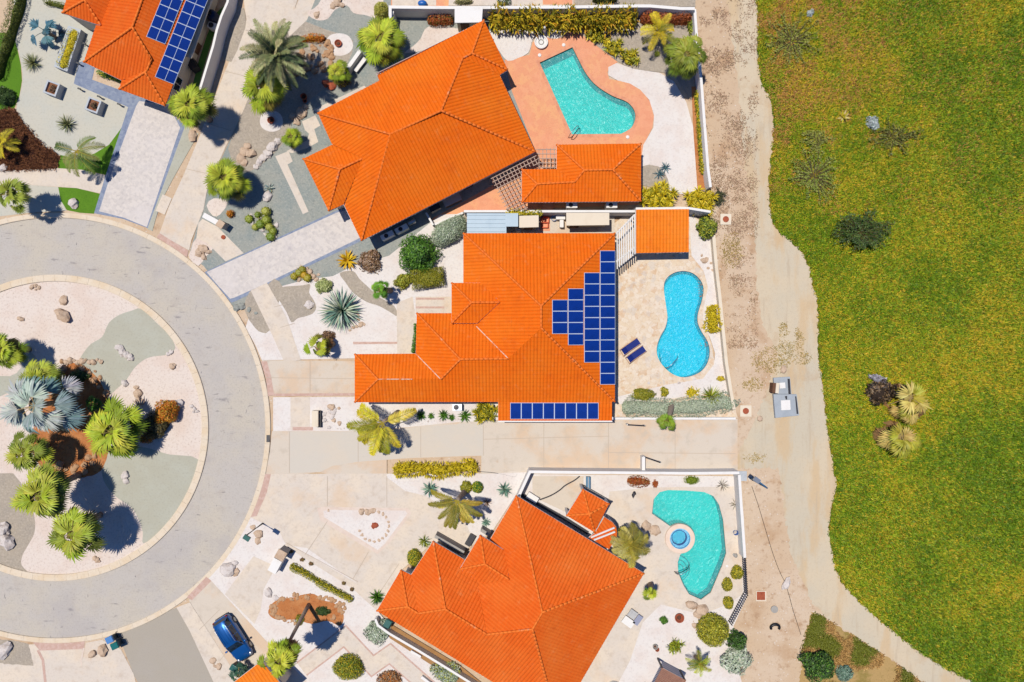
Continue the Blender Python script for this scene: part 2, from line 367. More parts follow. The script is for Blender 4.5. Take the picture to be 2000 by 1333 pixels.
def water_mat(name, tint, rip=2.6, body=.35):
    m = bpy.data.materials.new(name); m.use_nodes = True; nt = m.node_tree
    nt.nodes.remove(nt.nodes['Principled BSDF']); out = nt.nodes['Material Output']
    tr = nt.nodes.new('ShaderNodeBsdfTransparent'); tr.inputs[0].default_value = (*tint, 1)
    df = nt.nodes.new('ShaderNodeBsdfDiffuse'); df.inputs[0].default_value = (*[t*.62 for t in tint], 1)
    gl = nt.nodes.new('ShaderNodeBsdfGlossy'); gl.inputs['Roughness'].default_value = .27
    tc = nt.nodes.new('ShaderNodeTexCoord')
    n1 = nt.nodes.new('ShaderNodeTexNoise'); n1.inputs['Scale'].default_value = rip; n1.inputs['Detail'].default_value = 4; n1.inputs['Distortion'].default_value = 1.5
    nt.links.new(tc.outputs['Object'], n1.inputs['Vector'])
    bn = nt.nodes.new('ShaderNodeBump'); bn.inputs['Strength'].default_value = 1; bn.inputs['Distance'].default_value = .17
    nt.links.new(n1.outputs['Fac'], bn.inputs['Height'])
    nt.links.new(bn.outputs[0], gl.inputs['Normal']); nt.links.new(bn.outputs[0], df.inputs['Normal'])
    fr = nt.nodes.new('ShaderNodeFresnel'); fr.inputs['IOR'].default_value = 1.33; nt.links.new(bn.outputs[0], fr.inputs['Normal'])
    a = nt.nodes.new('ShaderNodeMixShader'); a.inputs[0].default_value = body
    nt.links.new(tr.outputs[0], a.inputs[1]); nt.links.new(df.outputs[0], a.inputs[2])
    b = nt.nodes.new('ShaderNodeMixShader'); nt.links.new(fr.outputs[0], b.inputs[0])
    nt.links.new(a.outputs[0], b.inputs[1]); nt.links.new(gl.outputs[0], b.inputs[2])
    nt.links.new(b.outputs[0], out.inputs[0]); return m
WATER_T = water_mat('turquoise_water', (.19, .93, .90), 1.9)
WATER_B = water_mat('blue_water', (.10, .90, .985), 2.1)
WATER_S = water_mat('spa_water', (.78, .95, .98), rip=5, body=.06)
FLOOR_T = M('turquoise_mosaic_caustics', (96, 232, 220), [('noise', .22, .42, .6, (26, 204, 190), .95), ('edge', 1.7, .12, .0, (176, 250, 240), .5, (1, 1, 0)), ('cell', 7, .3, .9, (120, 232, 220), .4)], k=.8)  # pale net over the mosaic: caustic light lines painted into the colour
FLOOR_B = M('blue_mosaic_caustics', (100, 228, 250), [('noise', .35, .42, .62, (60, 216, 248), .9), ('edge', 2.0, .13, .0, (170, 240, 250), .5, (1, 1, 0)), ('cell', 7, .3, .9, (90, 210, 236), .4)], k=.8)  # blue mosaic, with a lighter web painted on as caustic light
FLOOR_S = M('spa_mosaic', (160, 208, 236), [('noise', 2, .42, .62, (130, 210, 240), .9)], k=.8)
WALL_T = M('pool_wall_tile', (14, 124, 130), [('cell', 6, .3, .9, (24, 146, 146), .6)])
WALL_B = M('pool_wall_blue_tile', (10, 130, 185), [('cell', 6, .3, .9, (20, 150, 200), .6)])
SPARIM = M('dark_blue_rim_tile', (20, 100, 170))
COPE = M('pale_coping', (232, 208, 176), [('noise', 2, .4, .7, (216, 188, 154), .6)])
COPET = M('terracotta_coping', (236, 166, 128), [('noise', 2, .4, .7, (206, 130, 98), .6)])
COPEP = M('pink_coping', (244, 218, 194), [('noise', 2, .4, .7, (234, 202, 176), .6)])

# ---------------------------------------------------------------- swimming pools (their outlines pierce the ground sheets)
PA = [(1054, 123), (1118, 93)] + smooth([(1118, 93), (1130.5, 118), (1145, 145), (1165, 168), (1196, 188), (1223, 199), (1237, 213), (1241, 230), (1233, 250), (1213, 262)], 4, False)[1:] + [(1117, 263)]
PB = smooth([(1296, 562), (1301, 545), (1315, 534), (1333, 530), (1352, 534), (1368, 548), (1374, 566), (1370, 590), (1363, 613), (1363, 632), (1371, 650), (1382, 668), (1386, 688), (1382, 708), (1370, 725), (1350, 735), (1330, 737), (1310, 729), (1293, 713), (1283, 694), (1283, 675), (1290, 656), (1299, 640), (1303, 620), (1300, 595)], 3)
PC = [(1273, 1003), (1276, 975), (1288, 961), (1304, 957), (1340, 958), (1375, 961), (1393, 969), (1404, 986), (1412, 1015), (1416, 1060), (1418, 1080), (1410, 1105), (1388, 1157), (1369, 1171), (1345, 1160), (1334, 1142), (1324, 1118), (1323, 1098), (1328, 1083)] + arc(1327, 1051, 29, 80, -128, 22)
def orient(p): return p if area(p) < 0 else p[::-1]
PA, PB, PC = orient(PA), orient(PB), orient(PC)
SPA = arc(1327, 1051, 20.5, 0, 360, 35)[:-1]
POOLS += [PA, PB, PC]
POOLS.append(orient(SPA))
def pool(name, label, outline, floor_m, wall_m, water_m, cope_m, depth, cope_w=.32, water_z=-.14):
    pts = [P(*p) for p in outline]
    c = sum(pts, Vector())/len(pts)
    t = thing(name, label, 'swimming pool', (c.x, c.y, 0))
    poly = [(p.x, p.y) for p in pts]
    if area(poly) < 0: poly = poly[::-1]
    big = offset_poly(poly, .1)
    tris = tessellate_polygon([[Vector((*p, 0)) for p in big]])
    def up(tr): 
        a, b, d = (Vector((*big[i], 0)) for i in tr); return tr if (b-a).cross(d-a).z > 0 else tuple(reversed(tr))
    mb = MB(); mb.add([(x, y, -depth) for x, y in big], [up(q) for q in tris]); mb.build('basin_floor', floor_m, t)
    mb = MB(); n = len(poly)
    mb.add([(x, y, 0.0) for x, y in poly]+[(x, y, -depth-.05) for x, y in poly], [((i+1) % n, i, n+i, n+(i+1) % n) for i in range(n)])
    mb.build('basin_wall', wall_m, t)
    mb = MB(); mb.add([(x, y, water_z) for x, y in big], [up(q) for q in tris]); mb.build('water', water_m, t)
    o = offset_poly(poly, cope_w); mb = MB()
    mb.add([(x, y, .06) for x, y in poly]+[(x, y, .06) for x, y in o]+[(x, y, -.1) for x, y in o]+[(x, y, -.1) for x, y in poly],
           [f for i in range(n) for j in [(i+1) % n] for f in ((i, n+i, n+j, j), (n+i, 2*n+i, 2*n+j, n+j), (j, 3*n+j, 3*n+i, i))])
    mb.build('coping', cope_m, t)
    return t

# ---------------------------------------------------------------- tiled roofs
def clip(poly, axis, val, keep_less):
    out = []; n = len(poly)
    for i in range(n):
        a, b = poly[i], poly[(i+1) % n]
        da, db = a[axis]-val, b[axis]-val
        if not keep_less: da, db = -da, -db
        if da <= 0: out.append(a)
        if (da < 0 < db) or (db < 0 < da):
            t = da/(da-db); out.append(tuple(a[k]+(b[k]-a[k])*t for k in range(len(a))))
    return out
def solve_roof(V, F, ze, slope, ztop=None, over=None):
    """V: id -> photo px of each roof corner; F: faces, eave edge first. Heights follow from the pitch."""
    over = over or {}
    eave = set()
    for f in F: eave.add(f[0]); eave.add(f[1])
    Z = {}
    for k in V: Z[k] = over.get(k, ze if k in eave else ze+1.5)
    for _ in range(25):
        new = {}
        for k in V:
            if k in eave or k in over: continue
            zs = []
            for f in F:
                if k in f:
                    a, b = P(*V[f[0]], Z[f[0]]), P(*V[f[1]], Z[f[1]]); p = P(*V[k], Z[k])
                    e = (b-a).normalized(); d = abs((p-a).x*e.y-(p-a).y*e.x)
                    zs.append(Z[f[0]]+slope*d)
            new[k] = sum(zs)/len(zs)
        Z.update(new)
    return {k: P(*V[k], Z[k]) for k in V}
def roof(parent, V3, F, mat, thick=.16, fascia=WHITE, cap_r=.105, caps=True, capmat=None):
    mb = MB(); mb.uv = []
    planes = []
    w = TILE_W/6
    for f in F:
        A = np.array([[V3[k].x, V3[k].y, 1] for k in f]); zz = np.array([V3[k].z for k in f])
        pl = np.linalg.lstsq(A, zz, rcond=None)[0]; planes.append(pl)
        a, b = V3[f[0]], V3[f[1]]; e = Vector((b.x-a.x, b.y-a.y)).normalized(); nn = Vector((-e.y, e.x))
        poly = [(V3[k].x*e.x+V3[k].y*e.y, V3[k].x*nn.x+V3[k].y*nn.y) for k in f]
        g = math.hypot(pl[0], pl[1]); sl = math.sqrt(1+g*g)
        if area(poly) < 0: poly = poly[::-1]
        u0 = min(p[0] for p in poly); u1 = max(p[0] for p in poly); v0 = a.x*nn.x+a.y*nn.y
        i = math.floor(u0/w)
        while i*w < u1:
            q = clip(clip(poly, 0, (i+1)*w, True), 0, i*w, False); i += 1
            if len(q) < 3: continue
            q2 = [q[0]]
            for p in q[1:]:
                if math.hypot(p[0]-q2[-1][0], p[1]-q2[-1][1]) > 1e-5: q2.append(p)
            if math.hypot(q2[0][0]-q2[-1][0], q2[0][1]-q2[-1][1]) < 1e-5: q2.pop()
            if len(q2) < 3 or abs(area(q2)) < 1e-6: continue
            vs = []
            for (u, v) in q2:
                x, y = u*e.x+v*nn.x, u*e.y+v*nn.y
                h = .07*abs(math.cos(math.pi*u/TILE_W))**.8
                vs.append((x, y, pl[0]*x+pl[1]*y+pl[2]+h)); mb.uv.append((u, abs(v-v0)*sl))
            mb.add(vs, [tuple(range(len(vs)))])
    ro = mb.build('roof', mat, parent)
    # underside and fascia boards
    edges = {}
    for fi, f in enumerate(F):
        for i in range(len(f)):
            edges.setdefault(frozenset((f[i], f[(i+1) % len(f)])), []).append(fi)
    fb = MB(); eaves = {k for f in F for k in f[:2]}
    for ed, fs in edges.items():
        if len(fs) == 1:
            a, b = (V3[k] for k in tuple(ed))
            d = (b-a).normalized(); s = Vector((-d.y, d.x, 0))*.012
            fb.add([a-s-Vector((0, 0, thick)), b-s-Vector((0, 0, thick)), b+s-Vector((0, 0, thick)), a+s-Vector((0, 0, thick)), a-s-Vector((0, 0, .02)), b-s-Vector((0, 0, .02)), b+s-Vector((0, 0, .02)), a+s-Vector((0, 0, .02))],
                   [(0, 1, 5, 4), (1, 2, 6, 5), (2, 3, 7, 6), (3, 0, 4, 7), (4, 5, 6, 7), (3, 2, 1, 0)])
    for fi, f in enumerate(F):
        fb.add([V3[k]-Vector((0, 0, .155 if k in eaves else .4)) for k in f], [tuple(range(len(f)))])
    fo = fb.build('fascia', fascia, parent)
    if caps:
        for ed, fs in edges.items():
            if len(fs) != 2: continue
            ka, kb = tuple(ed); a, b = V3[ka], V3[kb]
            convex = False
            o = [k for k in F[fs[1]] if k not in ed]
            ctr = sum((V3[k] for k in F[fs[1]]), Vector())/len(F[fs[1]])
            pl = planes[fs[0]]
            if ctr.z < pl[0]*ctr.x+pl[1]*ctr.y+pl[2]-.02: convex = True
            if not convex: continue
            L = (b-a).length; n = max(1, round(L/.42)); d = (b-a)/n; cm = MB()
            if a.z > b.z: a, d = b, (a-b)/n
            for i in range(n):
                p, q = a+d*i, a+d*(i+1.08)
                cm.tube([p+Vector((0, 0, .05)), q+Vector((0, 0, .05))], [cap_r*1.0, cap_r*.985], 8)
            cm.build('ridge_cap', capmat or CAPM, ro, smooth=True)
    return ro
def walls_under(parent, ids, V3, inset, mat, ztop=None, openings=()):
    poly = [(V3[k].x, V3[k].y) for k in ids]
    poly = offset_poly(poly, -inset)
    if area(poly) < 0: poly = poly[::-1]
    zt = (ztop or min(V3[k].z for k in ids))-.05
    mb = MB(); mb.prism(poly, 0, zt, top=False, bot=False); mb.build('wall', mat, parent)
    # a window in every long stretch of wall, a door in the longest
    n = len(poly); E = sorted(range(n), key=lambda i: -math.hypot(poly[(i+1) % n][0]-poly[i][0], poly[(i+1) % n][1]-poly[i][1]))
    for rank, i in enumerate(E):
        a, b = Vector((*poly[i], 0)), Vector((*poly[(i+1) % n], 0)); L = (b-a).length
        if L < 2.6: continue
        d = (b-a)/L; nrm = Vector((d.y, -d.x, 0)); k = max(1, int(L/4)); rot = math.atan2(d.y, d.x)
        for j in range(k):
            c = a+d*(L*(j+.5)/k)
            door = rank == 0 and j == k//2
            ww, hh, zz = (1.0, 2.1, 0) if door else (1.4, 1.2, .95)
            if door:
                dm = MB(); dm.box(c+nrm*.02+Vector((0, 0, zz)), (ww, .06, hh), rot); dd = dm.build('door', BROWNW, parent)
                hm = MB(); hm.box(c+nrm*.07+d*.38+Vector((0, 0, 1.0)), (.12, .06, .04), rot); hm.build('handle', STEEL, dd)
            else:
                wm = MB()
                for (ox, oz, sx, sz) in ((0, 0, ww, .07), (0, hh-.07, ww, .07), (-ww/2+.035, .07, .07, hh-.14), (ww/2-.035, .07, .07, hh-.14), (0, .07, .05, hh-.14)):
                    wm.box(c+nrm*.03+d*ox+Vector((0, 0, zz+oz)), (sx, .07, sz), rot)
                wo = wm.build('window', WHITE, parent)
                gm = MB(); gm.box(c+nrm*.012+Vector((0, 0, zz+.03)), (ww-.06, .03, hh-.06), rot); gm.build('pane', GLASS, wo)
def centre(V3): 
    c = sum(V3.values(), Vector())/len(V3); return (c.x, c.y, 0)

# ---------------------------------------------------------------- foliage generators (leaf colour varies leaf by leaf)
def jit(col, rnd, a=.18):
    k = 1+rnd.uniform(-a, a); return tuple(max(0, c*k*(1+rnd.uniform(-.06, .06))) for c in col)
def pick(cols, rnd): return jit(cols[min(int(rnd.random()*len(cols)), len(cols)-1)], rnd)
def blade(mb, base, d, L, wd, droop, col, seg=3, side=None):
    """a long leaf: folded along its midrib, bending down towards the tip"""
    d = d.normalized(); s = side or d.cross(Vector((0, 0, 1)))
    if s.length < 1e-3: s = Vector((1, 0, 0))
    s.normalize(); up = s.cross(d)
    vs = []; fs = []; p = Vector(base); dd = Vector(d)
    for i in range(seg+1):
        t = i/seg; ww = wd*(math.sin(math.pi*min(1, .18+t*.82))**.8 if t < 1 else 0.02)
        vs += [p-s*ww*.5, p+up*(-.18*ww), p+s*ww*.5]
        p = p+dd*(L/seg); dd = (dd+Vector((0, 0, -droop/seg))).normalized()
    for i in range(seg):
        a = 3*i; fs += [(a, a+1, a+4, a+3), (a+1, a+2, a+5, a+4)]
    mb.add(vs, fs, col=col)
def fan_leaf(mb, base, az, el, Lp, Rf, n, cols, rnd, petcol, droop=.5, spread=115, age_shade=None):
    d = Vector((math.cos(az)*math.cos(el), math.sin(az)*math.cos(el), math.sin(el)))
    mid = Vector(base)+d*Lp*.6; h = mid+(d+Vector((0, 0, -.25))).normalized()*Lp*.4
    mb.tube([base, mid, h], [.035, .03, .025], 4, cap=False, col=petcol)
    d2 = (d+Vector((0, 0, -.35))).normalized()
    s = d2.cross(Vector((0, 0, 1))).normalized(); up = s.cross(d2)
    col0 = jit(cols[min(int(len(cols)*max(0, min(.99, age_shade+rnd.uniform(-.3, .3)))), len(cols)-1)], rnd) if age_shade is not None else pick(cols, rnd)  # lower fronds darker: leaf age, and the crown's shaded gaps put into colour
    for i in range(n):
        a = R(-spread+2*spread*i/(n-1)); dd = d2*math.cos(a)+s*math.sin(a)
        dd = (dd-up*.15*abs(math.sin(a))+Vector((0, 0, rnd.uniform(-.08, .08)))).normalized()
        L = Rf*(.72+.28*math.cos(a*.8))*rnd.uniform(.9, 1.06)
        blade(mb, h, dd, L, Rf*2.5/n*.85, droop*rnd.uniform(.7, 2.0), jit(col0, rnd, .2), 3)
def fan_palm(px, py, r, h, label, cols, n=38, lean=None, seed=0, pet=(172, 150, 80), dead=0, sector=None, spread=100, segs=17, name='fan_palm', group=None, droop=.55, cat='palm tree', age_shaded=True):
    rnd = random.Random(seed+int(px*3+py)); top = P(px, py, h); R_ = 1.13*r/20*(CAM_H-h)/CAM_H
    base = Vector((top.x, top.y, 0)) if lean is None else P(lean[0], lean[1], 0)
    t = thing(name, label, cat, tuple(base), group)
    if h > .6:
        mb = MB(); k = 7; pts = []; rr = []
        for i in range(k):
            f = i/(k-1); q = base.lerp(top, f); 
            if lean: q += Vector((0, 0, .06*h*math.sin(math.pi*f)))
            pts.append(q); rr.append((.15 if h > 6 else .23 if h > 2 else .16)*(1.35-.5*f))
        mb.tube(pts, rr, 10); mb.build('trunk', BARK, t, smooth=True)
    mb = MB(); cols_ = [C(c) for c in cols]; pc = C(pet)
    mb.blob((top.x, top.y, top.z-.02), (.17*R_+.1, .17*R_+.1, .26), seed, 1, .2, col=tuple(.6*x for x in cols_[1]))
    for i in range(n):
        f = i/n; el = R(58-108*f**.9+rnd.uniform(-9, 9)); az = i*2.39996+rnd.uniform(-.35, .35)
        if f > .25 and rnd.random() < .14: continue
        if sector and not (sector[0] <= math.degrees(az) % 360 <= sector[1] or el > R(45)): continue
        Lp = R_*(.30+.36*rnd.random())*(.35+.65*min(1, f*2.2)); Rf = R_*(.37+.10*rnd.random())
        fan_leaf(mb, top+Vector((0, 0, .1)), az, el, Lp, Rf, segs, cols_, rnd, pc, droop, spread, f if age_shaded else None)
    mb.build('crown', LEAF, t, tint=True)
    if dead:
        mb = MB(); dc = [C((150, 112, 70)), C((120, 86, 56)), C((176, 140, 92))]
        for i in range(dead):
            az = rnd.uniform(0, 6.28); fan_leaf(mb, top-Vector((0, 0, .25)), az, R(-50+rnd.uniform(-15, 20)), R_*.4, R_*.5, 12, dc, rnd, C((140, 104, 70)), .9, 60)
        mb.build('dead_fronds', DRYLEAF, t, tint=True)
    return t
def feather_leaf(mb, base, az, el, L, cols, rnd, droop, nl=26, wl=.34, rach=(170, 150, 60)):
    d = Vector((math.cos(az)*math.cos(el), math.sin(az)*math.cos(el), math.sin(el)))
    pts = [Vector(base)]; dd = d; K = 8
    for i in range(K):
        pts.append(pts[-1]+dd*(L/K)); dd = (dd+Vector((0, 0, -droop/K*(1+i*.15)))).normalized()
    mb.tube(pts, [.045-.004*i for i in range(K+1)], 4, cap=False, col=C(rach))
    col0 = pick(cols, rnd)
    for i in range(nl):
        f = .14+.86*i/(nl-1); x = f*K; j = min(int(x), K-1); p = pts[j].lerp(pts[j+1], x-j); tg = (pts[j+1]-pts[j]).normalized()
        s = tg.cross(Vector((0, 0, 1))); s = s.normalized() if s.length > 1e-3 else Vector((1, 0, 0)); up = s.cross(tg)
        ll = L*wl*(math.sin(math.pi*min(.97, .2+f*.75))**.7)
        for sg in (-1, 1):
            q = (s*sg*.8+tg*.62+up*(.28+rnd.uniform(-.12, .12))).normalized()
            blade(mb, p, q, ll*rnd.uniform(.8, 1.1), L*.017+.018, .7, jit(col0, rnd, .22), 2)
def feather_palm(px, py, r, h, label, cols, n=18, lean=None, seed=0, els=(70, -15), droop=1.1, sectors=None, name='feather_palm', group=None, nl=26, wl=.34, rach=(178, 160, 60), cat='palm tree', azs=None, lens=None, trunk=True):
    rnd = random.Random(seed+int(px*5+py)); top = P(px, py, h); L = r/20*(CAM_H-h)/CAM_H*1.12
    base = Vector((top.x, top.y, 0)) if lean is None else P(lean[0], lean[1], 0)
    t = thing(name, label, cat, tuple(base), group)
    if trunk:
        mb = MB(); k = 7; pts = [base.lerp(top, i/(k-1)) for i in range(k)]
        mb.tube(pts, [(.22 if h > 2 else .14)*(1.4-.6*i/(k-1)) for i in range(k)], 10); mb.build('trunk', BARK, t, smooth=True)
    mb = MB(); cols_ = [C(c) for c in cols]
    for i in range(n):
        f = i/max(1, n-1); el = R(els[0]+(els[1]-els[0])*f+rnd.uniform(-7, 7)); az = i*2.39996+rnd.uniform(-.2, .2)
        ll = L*rnd.uniform(.9, 1.08)
        if azs: az = R(azs[i % len(azs)]); el = R(rnd.uniform(8, 30))
        if lens and azs: ll = L*lens[i % len(lens)]
        feather_leaf(mb, top, az, el, ll, cols_, rnd, droop*rnd.uniform(.8, 1.2), nl, wl, rach)
    mb.build('crown', LEAF, t, tint=True); return t
def leaf_quad(mb, p, nrm, s, rnd, col):
    a = nrm.cross(Vector((rnd.uniform(-1, 1), rnd.uniform(-1, 1), rnd.uniform(-1, 1))))
    if a.length < 1e-3: a = Vector((1, 0, 0))
    a.normalize(); b = nrm.cross(a); l = s*rnd.uniform(.7, 1.3); w_ = l*.42
    mb.add([p-a*l*.5, p+b*w_*.5-nrm*l*.05, p+a*l*.55-nrm*l*.1, p-b*w_*.5-nrm*l*.05], [(0, 1, 2, 3)], col=col)
def shrub(px, py, rx, ry, h, label, cols, leaf=.22, n=None, rot=0, seed=0, core=None, name='shrub', cat='shrub', group=None, lump=.32, ybase=0.0, shape=None):
    """bush: a lumpy shell of separate leaves over a dark twiggy core"""
    rnd = random.Random(seed+int(px*7+py*3)); zc = h*.5
    c = P(px, py, h*.6); k = (CAM_H-h*.6)/CAM_H/20; ax, ay = rx*k, ry*k
    t = thing(name, label, cat, (c.x, c.y, 0), group)
    cols_ = [C(q) for q in cols]; ca, sa = math.cos(R(-rot)), math.sin(R(-rot))
    lumps = [(rnd.uniform(0, 6.28), rnd.uniform(-.1, 1), rnd.uniform(.4, 1)) for _ in range(17)]
    n = int((n or min(4800, 3.6*ax*ay*3.14/(leaf*leaf*.42)*(1+.35*h/max(ax, ay))+150)))
    mb = MB()
    for i in range(n):
        th = rnd.uniform(0, 6.2832); rr = math.sqrt(rnd.random())
        if i % 4 == 0: rr = rnd.uniform(.85, 1)
        zz = math.sqrt(max(0, 1-rr*rr))
        if i % 4 == 0: zz *= rnd.random()
        q = Vector((rr*math.cos(th), rr*math.sin(th), zz))
        bump_ = 0
        for (la, lz, ls) in lumps:
            lr = math.sqrt(max(0, 1-lz*lz)); dd = q.dot(Vector((lr*math.cos(la), lr*math.sin(la), lz)))
            if dd > .8: bump_ = max(bump_, (dd-.8)/.2*ls)
        f = (1-lump+lump*bump_*1.6)*rnd.uniform(.86, 1.02)
        x, y, z = q.x*ax*f, q.y*ay*f, h*.12+q.z*h*.86*f*rnd.uniform(.9, 1.02)
        if shape == 'box':
            m_ = max(abs(q.x), abs(q.y))/max(rr, .01); x, y = q.x/max(m_, .72)*ax*.95*f, q.y/max(m_, .72)*ay*.95*f; z = h*.12+h*.86*f*min(1, zz*1.6)
        nrm = (Vector((q.x, q.y, q.z*.7+.3))+Vector((rnd.uniform(-.8, .8), rnd.uniform(-.8, .8), rnd.uniform(-.2, .6)))).normalized()
        leaf_quad(mb, Vector((c.x+x*ca-y*sa, c.y+x*sa+y*ca, max(.04, z))), nrm, leaf, rnd, pick(cols_, rnd))
    mb.build('foliage', LEAF, t, tint=True)
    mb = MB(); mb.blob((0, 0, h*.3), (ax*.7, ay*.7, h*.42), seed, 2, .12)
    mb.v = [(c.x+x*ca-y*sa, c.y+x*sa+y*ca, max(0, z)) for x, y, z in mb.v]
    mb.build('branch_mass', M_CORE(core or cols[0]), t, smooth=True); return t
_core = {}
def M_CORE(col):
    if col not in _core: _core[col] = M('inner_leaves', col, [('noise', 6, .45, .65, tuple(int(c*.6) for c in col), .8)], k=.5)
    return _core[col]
def hedge(pts, width, h, label, cols, leaf=.2, dens=1.0, seed=0, name='hedge', cat='hedge', wob=.12, group=None, blades=False, box=None, z0=0):
    """hedge along photo points"""
    rnd = random.Random(seed+int(pts[0][0])); W = [P(*p, z0+h*.6) for p in pts]; wd = width/20
    segs = [(W[i], W[i+1]) for i in range(len(W)-1)]; Ls = [(b-a).length for a, b in segs]; tot = sum(Ls)
    c = sum(W, Vector())/len(W); t = thing(name, label, cat, (c.x, c.y, z0), group); cols_ = [C(q) for q in cols]
    ph = [rnd.uniform(0, 6.28) for _ in range(4)]
    n = int(dens*tot*(wd+1.4*h)/(leaf*leaf)*2.2); n = min(n, 7500); mb = MB()
    def at(s):
        for (a, b), L in zip(segs, Ls):
            if s <= L: return a.lerp(b, s/L), (b-a).normalized()
            s -= L
        return segs[-1][1], (segs[-1][1]-segs[-1][0]).normalized()
    for _ in range(n):
        s = rnd.uniform(0, tot); p, d = at(s); side = Vector((d.y, -d.x, 0))
        k = 1+wob*(math.sin(s*1.9+ph[0])+.7*math.sin(s*3.7+ph[1])); th = rnd.uniform(-.15, math.pi+.15)
        ex = 1
        en = min(s, tot-s)
        if en < wd*.4: ex = math.sqrt(max(.05, 1-(1-en/(wd*.4))**2))
        f = rnd.uniform(.8, 1.03)*k*ex
        cx, sx = math.cos(th), math.sin(th)
        if box: m_ = max(abs(cx), abs(sx)); cx, sx = cx/m_, sx/m_
        q = p+side*cx*wd*.5*f; z = h*(.25+.75*sx*f) if not box else h*(.5+.5*sx)*rnd.uniform(.9, 1.02)
        nrm = (side*cx+Vector((0, 0, max(sx, .1)))+Vector((rnd.uniform(-.7, .7), rnd.uniform(-.7, .7), rnd.uniform(-.2, .7)))).normalized()
        pos = Vector((q.x, q.y, z0+max(.03, z)))
        if blades:
            blade(mb, pos-nrm*leaf*.4, (nrm+Vector((rnd.uniform(-.7, .7), rnd.uniform(-.7, .7), .3))), leaf*rnd.uniform(1.2, 2.0), leaf*.32, .9, pick(cols_, rnd), 2)
        else: leaf_quad(mb, pos, nrm, leaf, rnd, pick(cols_, rnd))
    mb.build('foliage', LEAF, t, tint=True)
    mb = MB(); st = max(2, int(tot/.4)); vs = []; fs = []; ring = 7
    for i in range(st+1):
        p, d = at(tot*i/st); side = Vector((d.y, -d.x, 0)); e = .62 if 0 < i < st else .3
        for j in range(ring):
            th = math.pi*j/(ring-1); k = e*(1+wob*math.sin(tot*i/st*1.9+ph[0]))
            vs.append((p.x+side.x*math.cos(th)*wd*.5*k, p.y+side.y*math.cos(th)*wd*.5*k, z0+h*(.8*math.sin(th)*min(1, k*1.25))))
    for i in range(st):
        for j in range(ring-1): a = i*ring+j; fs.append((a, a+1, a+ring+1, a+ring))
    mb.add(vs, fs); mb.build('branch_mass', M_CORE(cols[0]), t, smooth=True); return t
def rosette(px, py, r, h, label, cols, n=44, wd=.11, seed=0, name='agave', cat='agave', group=None, els=(80, 4), droop=.35, trunk=False):
    rnd = random.Random(seed+int(px*3+py*7)); c = P(px, py, h*.4); L = r/20*1.04
    t = thing(name, label, cat, (c.x, c.y, 0), group); cols_ = [C(q) for q in cols]; mb = MB()
    for i in range(n):
        f = i/n; el = R(els[0]+(els[1]-els[0])*f**.75+rnd.uniform(-8, 8)); az = i*2.39996+rnd.uniform(-.25, .25)
        d = Vector((math.cos(az)*math.cos(el), math.sin(az)*math.cos(el), math.sin(el)))
        blade(mb, Vector((c.x, c.y, .08)), d, L*rnd.uniform(.85, 1.1)*(1 if el < R(60) else .7), wd*(L/.9)**.5, droop, pick(cols_, rnd), 3)
    mb.build('leaves', LEAF, t, tint=True)
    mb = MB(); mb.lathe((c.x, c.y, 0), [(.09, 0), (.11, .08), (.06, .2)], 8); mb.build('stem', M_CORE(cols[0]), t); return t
def tuft(px, py, rx, ry, h, label, cols, n=260, bl=.7, wd=.09, seed=0, name='grassy_bush', cat='ornamental grass', group=None, rot=0, spots=9):
    """clump of strappy leaves: several crowns growing together"""
    rnd = random.Random(seed+int(px+py*5)); c = P(px, py, h*.6); k = 1/20*.98
    t = thing(name, label, cat, (c.x, c.y, 0), group); cols_ = [C(q) for q in cols]; mb = MB(); ca, sa = math.cos(R(-rot)), math.sin(R(-rot))
    cr = []
    for i in range(spots):
        a = i*2.39996; q = math.sqrt((i+.3)/spots)*.86; cr.append((q*math.cos(a)*rx*k, q*math.sin(a)*ry*k, h*(1-.55*q*q)))
    for i in range(n):
        x, y, z = cr[i % spots]; az = rnd.uniform(0, 6.28); el = R(rnd.uniform(5, 80))
        x, y = x*ca-y*sa, x*sa+y*ca
        d = Vector((math.cos(az)*math.cos(el), math.sin(az)*math.cos(el), math.sin(el)))
        blade(mb, Vector((c.x+x, c.y+y, max(.05, z*.55))), d, bl*rnd.uniform(.7, 1.15), wd, 1.1, pick(cols_, rnd), 3)
    mb.build('leaves', LEAF, t, tint=True)
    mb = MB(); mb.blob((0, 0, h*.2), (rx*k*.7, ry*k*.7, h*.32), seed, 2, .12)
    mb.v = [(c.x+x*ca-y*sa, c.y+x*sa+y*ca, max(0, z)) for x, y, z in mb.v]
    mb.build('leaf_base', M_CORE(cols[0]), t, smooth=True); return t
def rock(px, py, r, label, mat=None, seed=None, group=None, flat=.6, el=1.0, rot=0, name='rock'):
    sd = seed if seed is not None else int(px*13+py*7); rnd = random.Random(sd); c = P(px, py, r/20*.3)
    a = r/20; t = MB(); t.blob((0, 0, 0), (a*el, a/el**.5*rnd.uniform(.8, 1.05), a*flat), sd, 2, .2)
    th = rnd.uniform(0, 3.14) if not rot else R(-rot); ca, sa = math.cos(th), math.sin(th)
    t.v = [(x*ca-y*sa, x*sa+y*ca, z) for x, y, z in t.v]
    o = t.build(name, mat or STONE, local=True); o.location = (c.x, c.y, a*flat*.45); 
    return tag(o, label, 'rock', group)
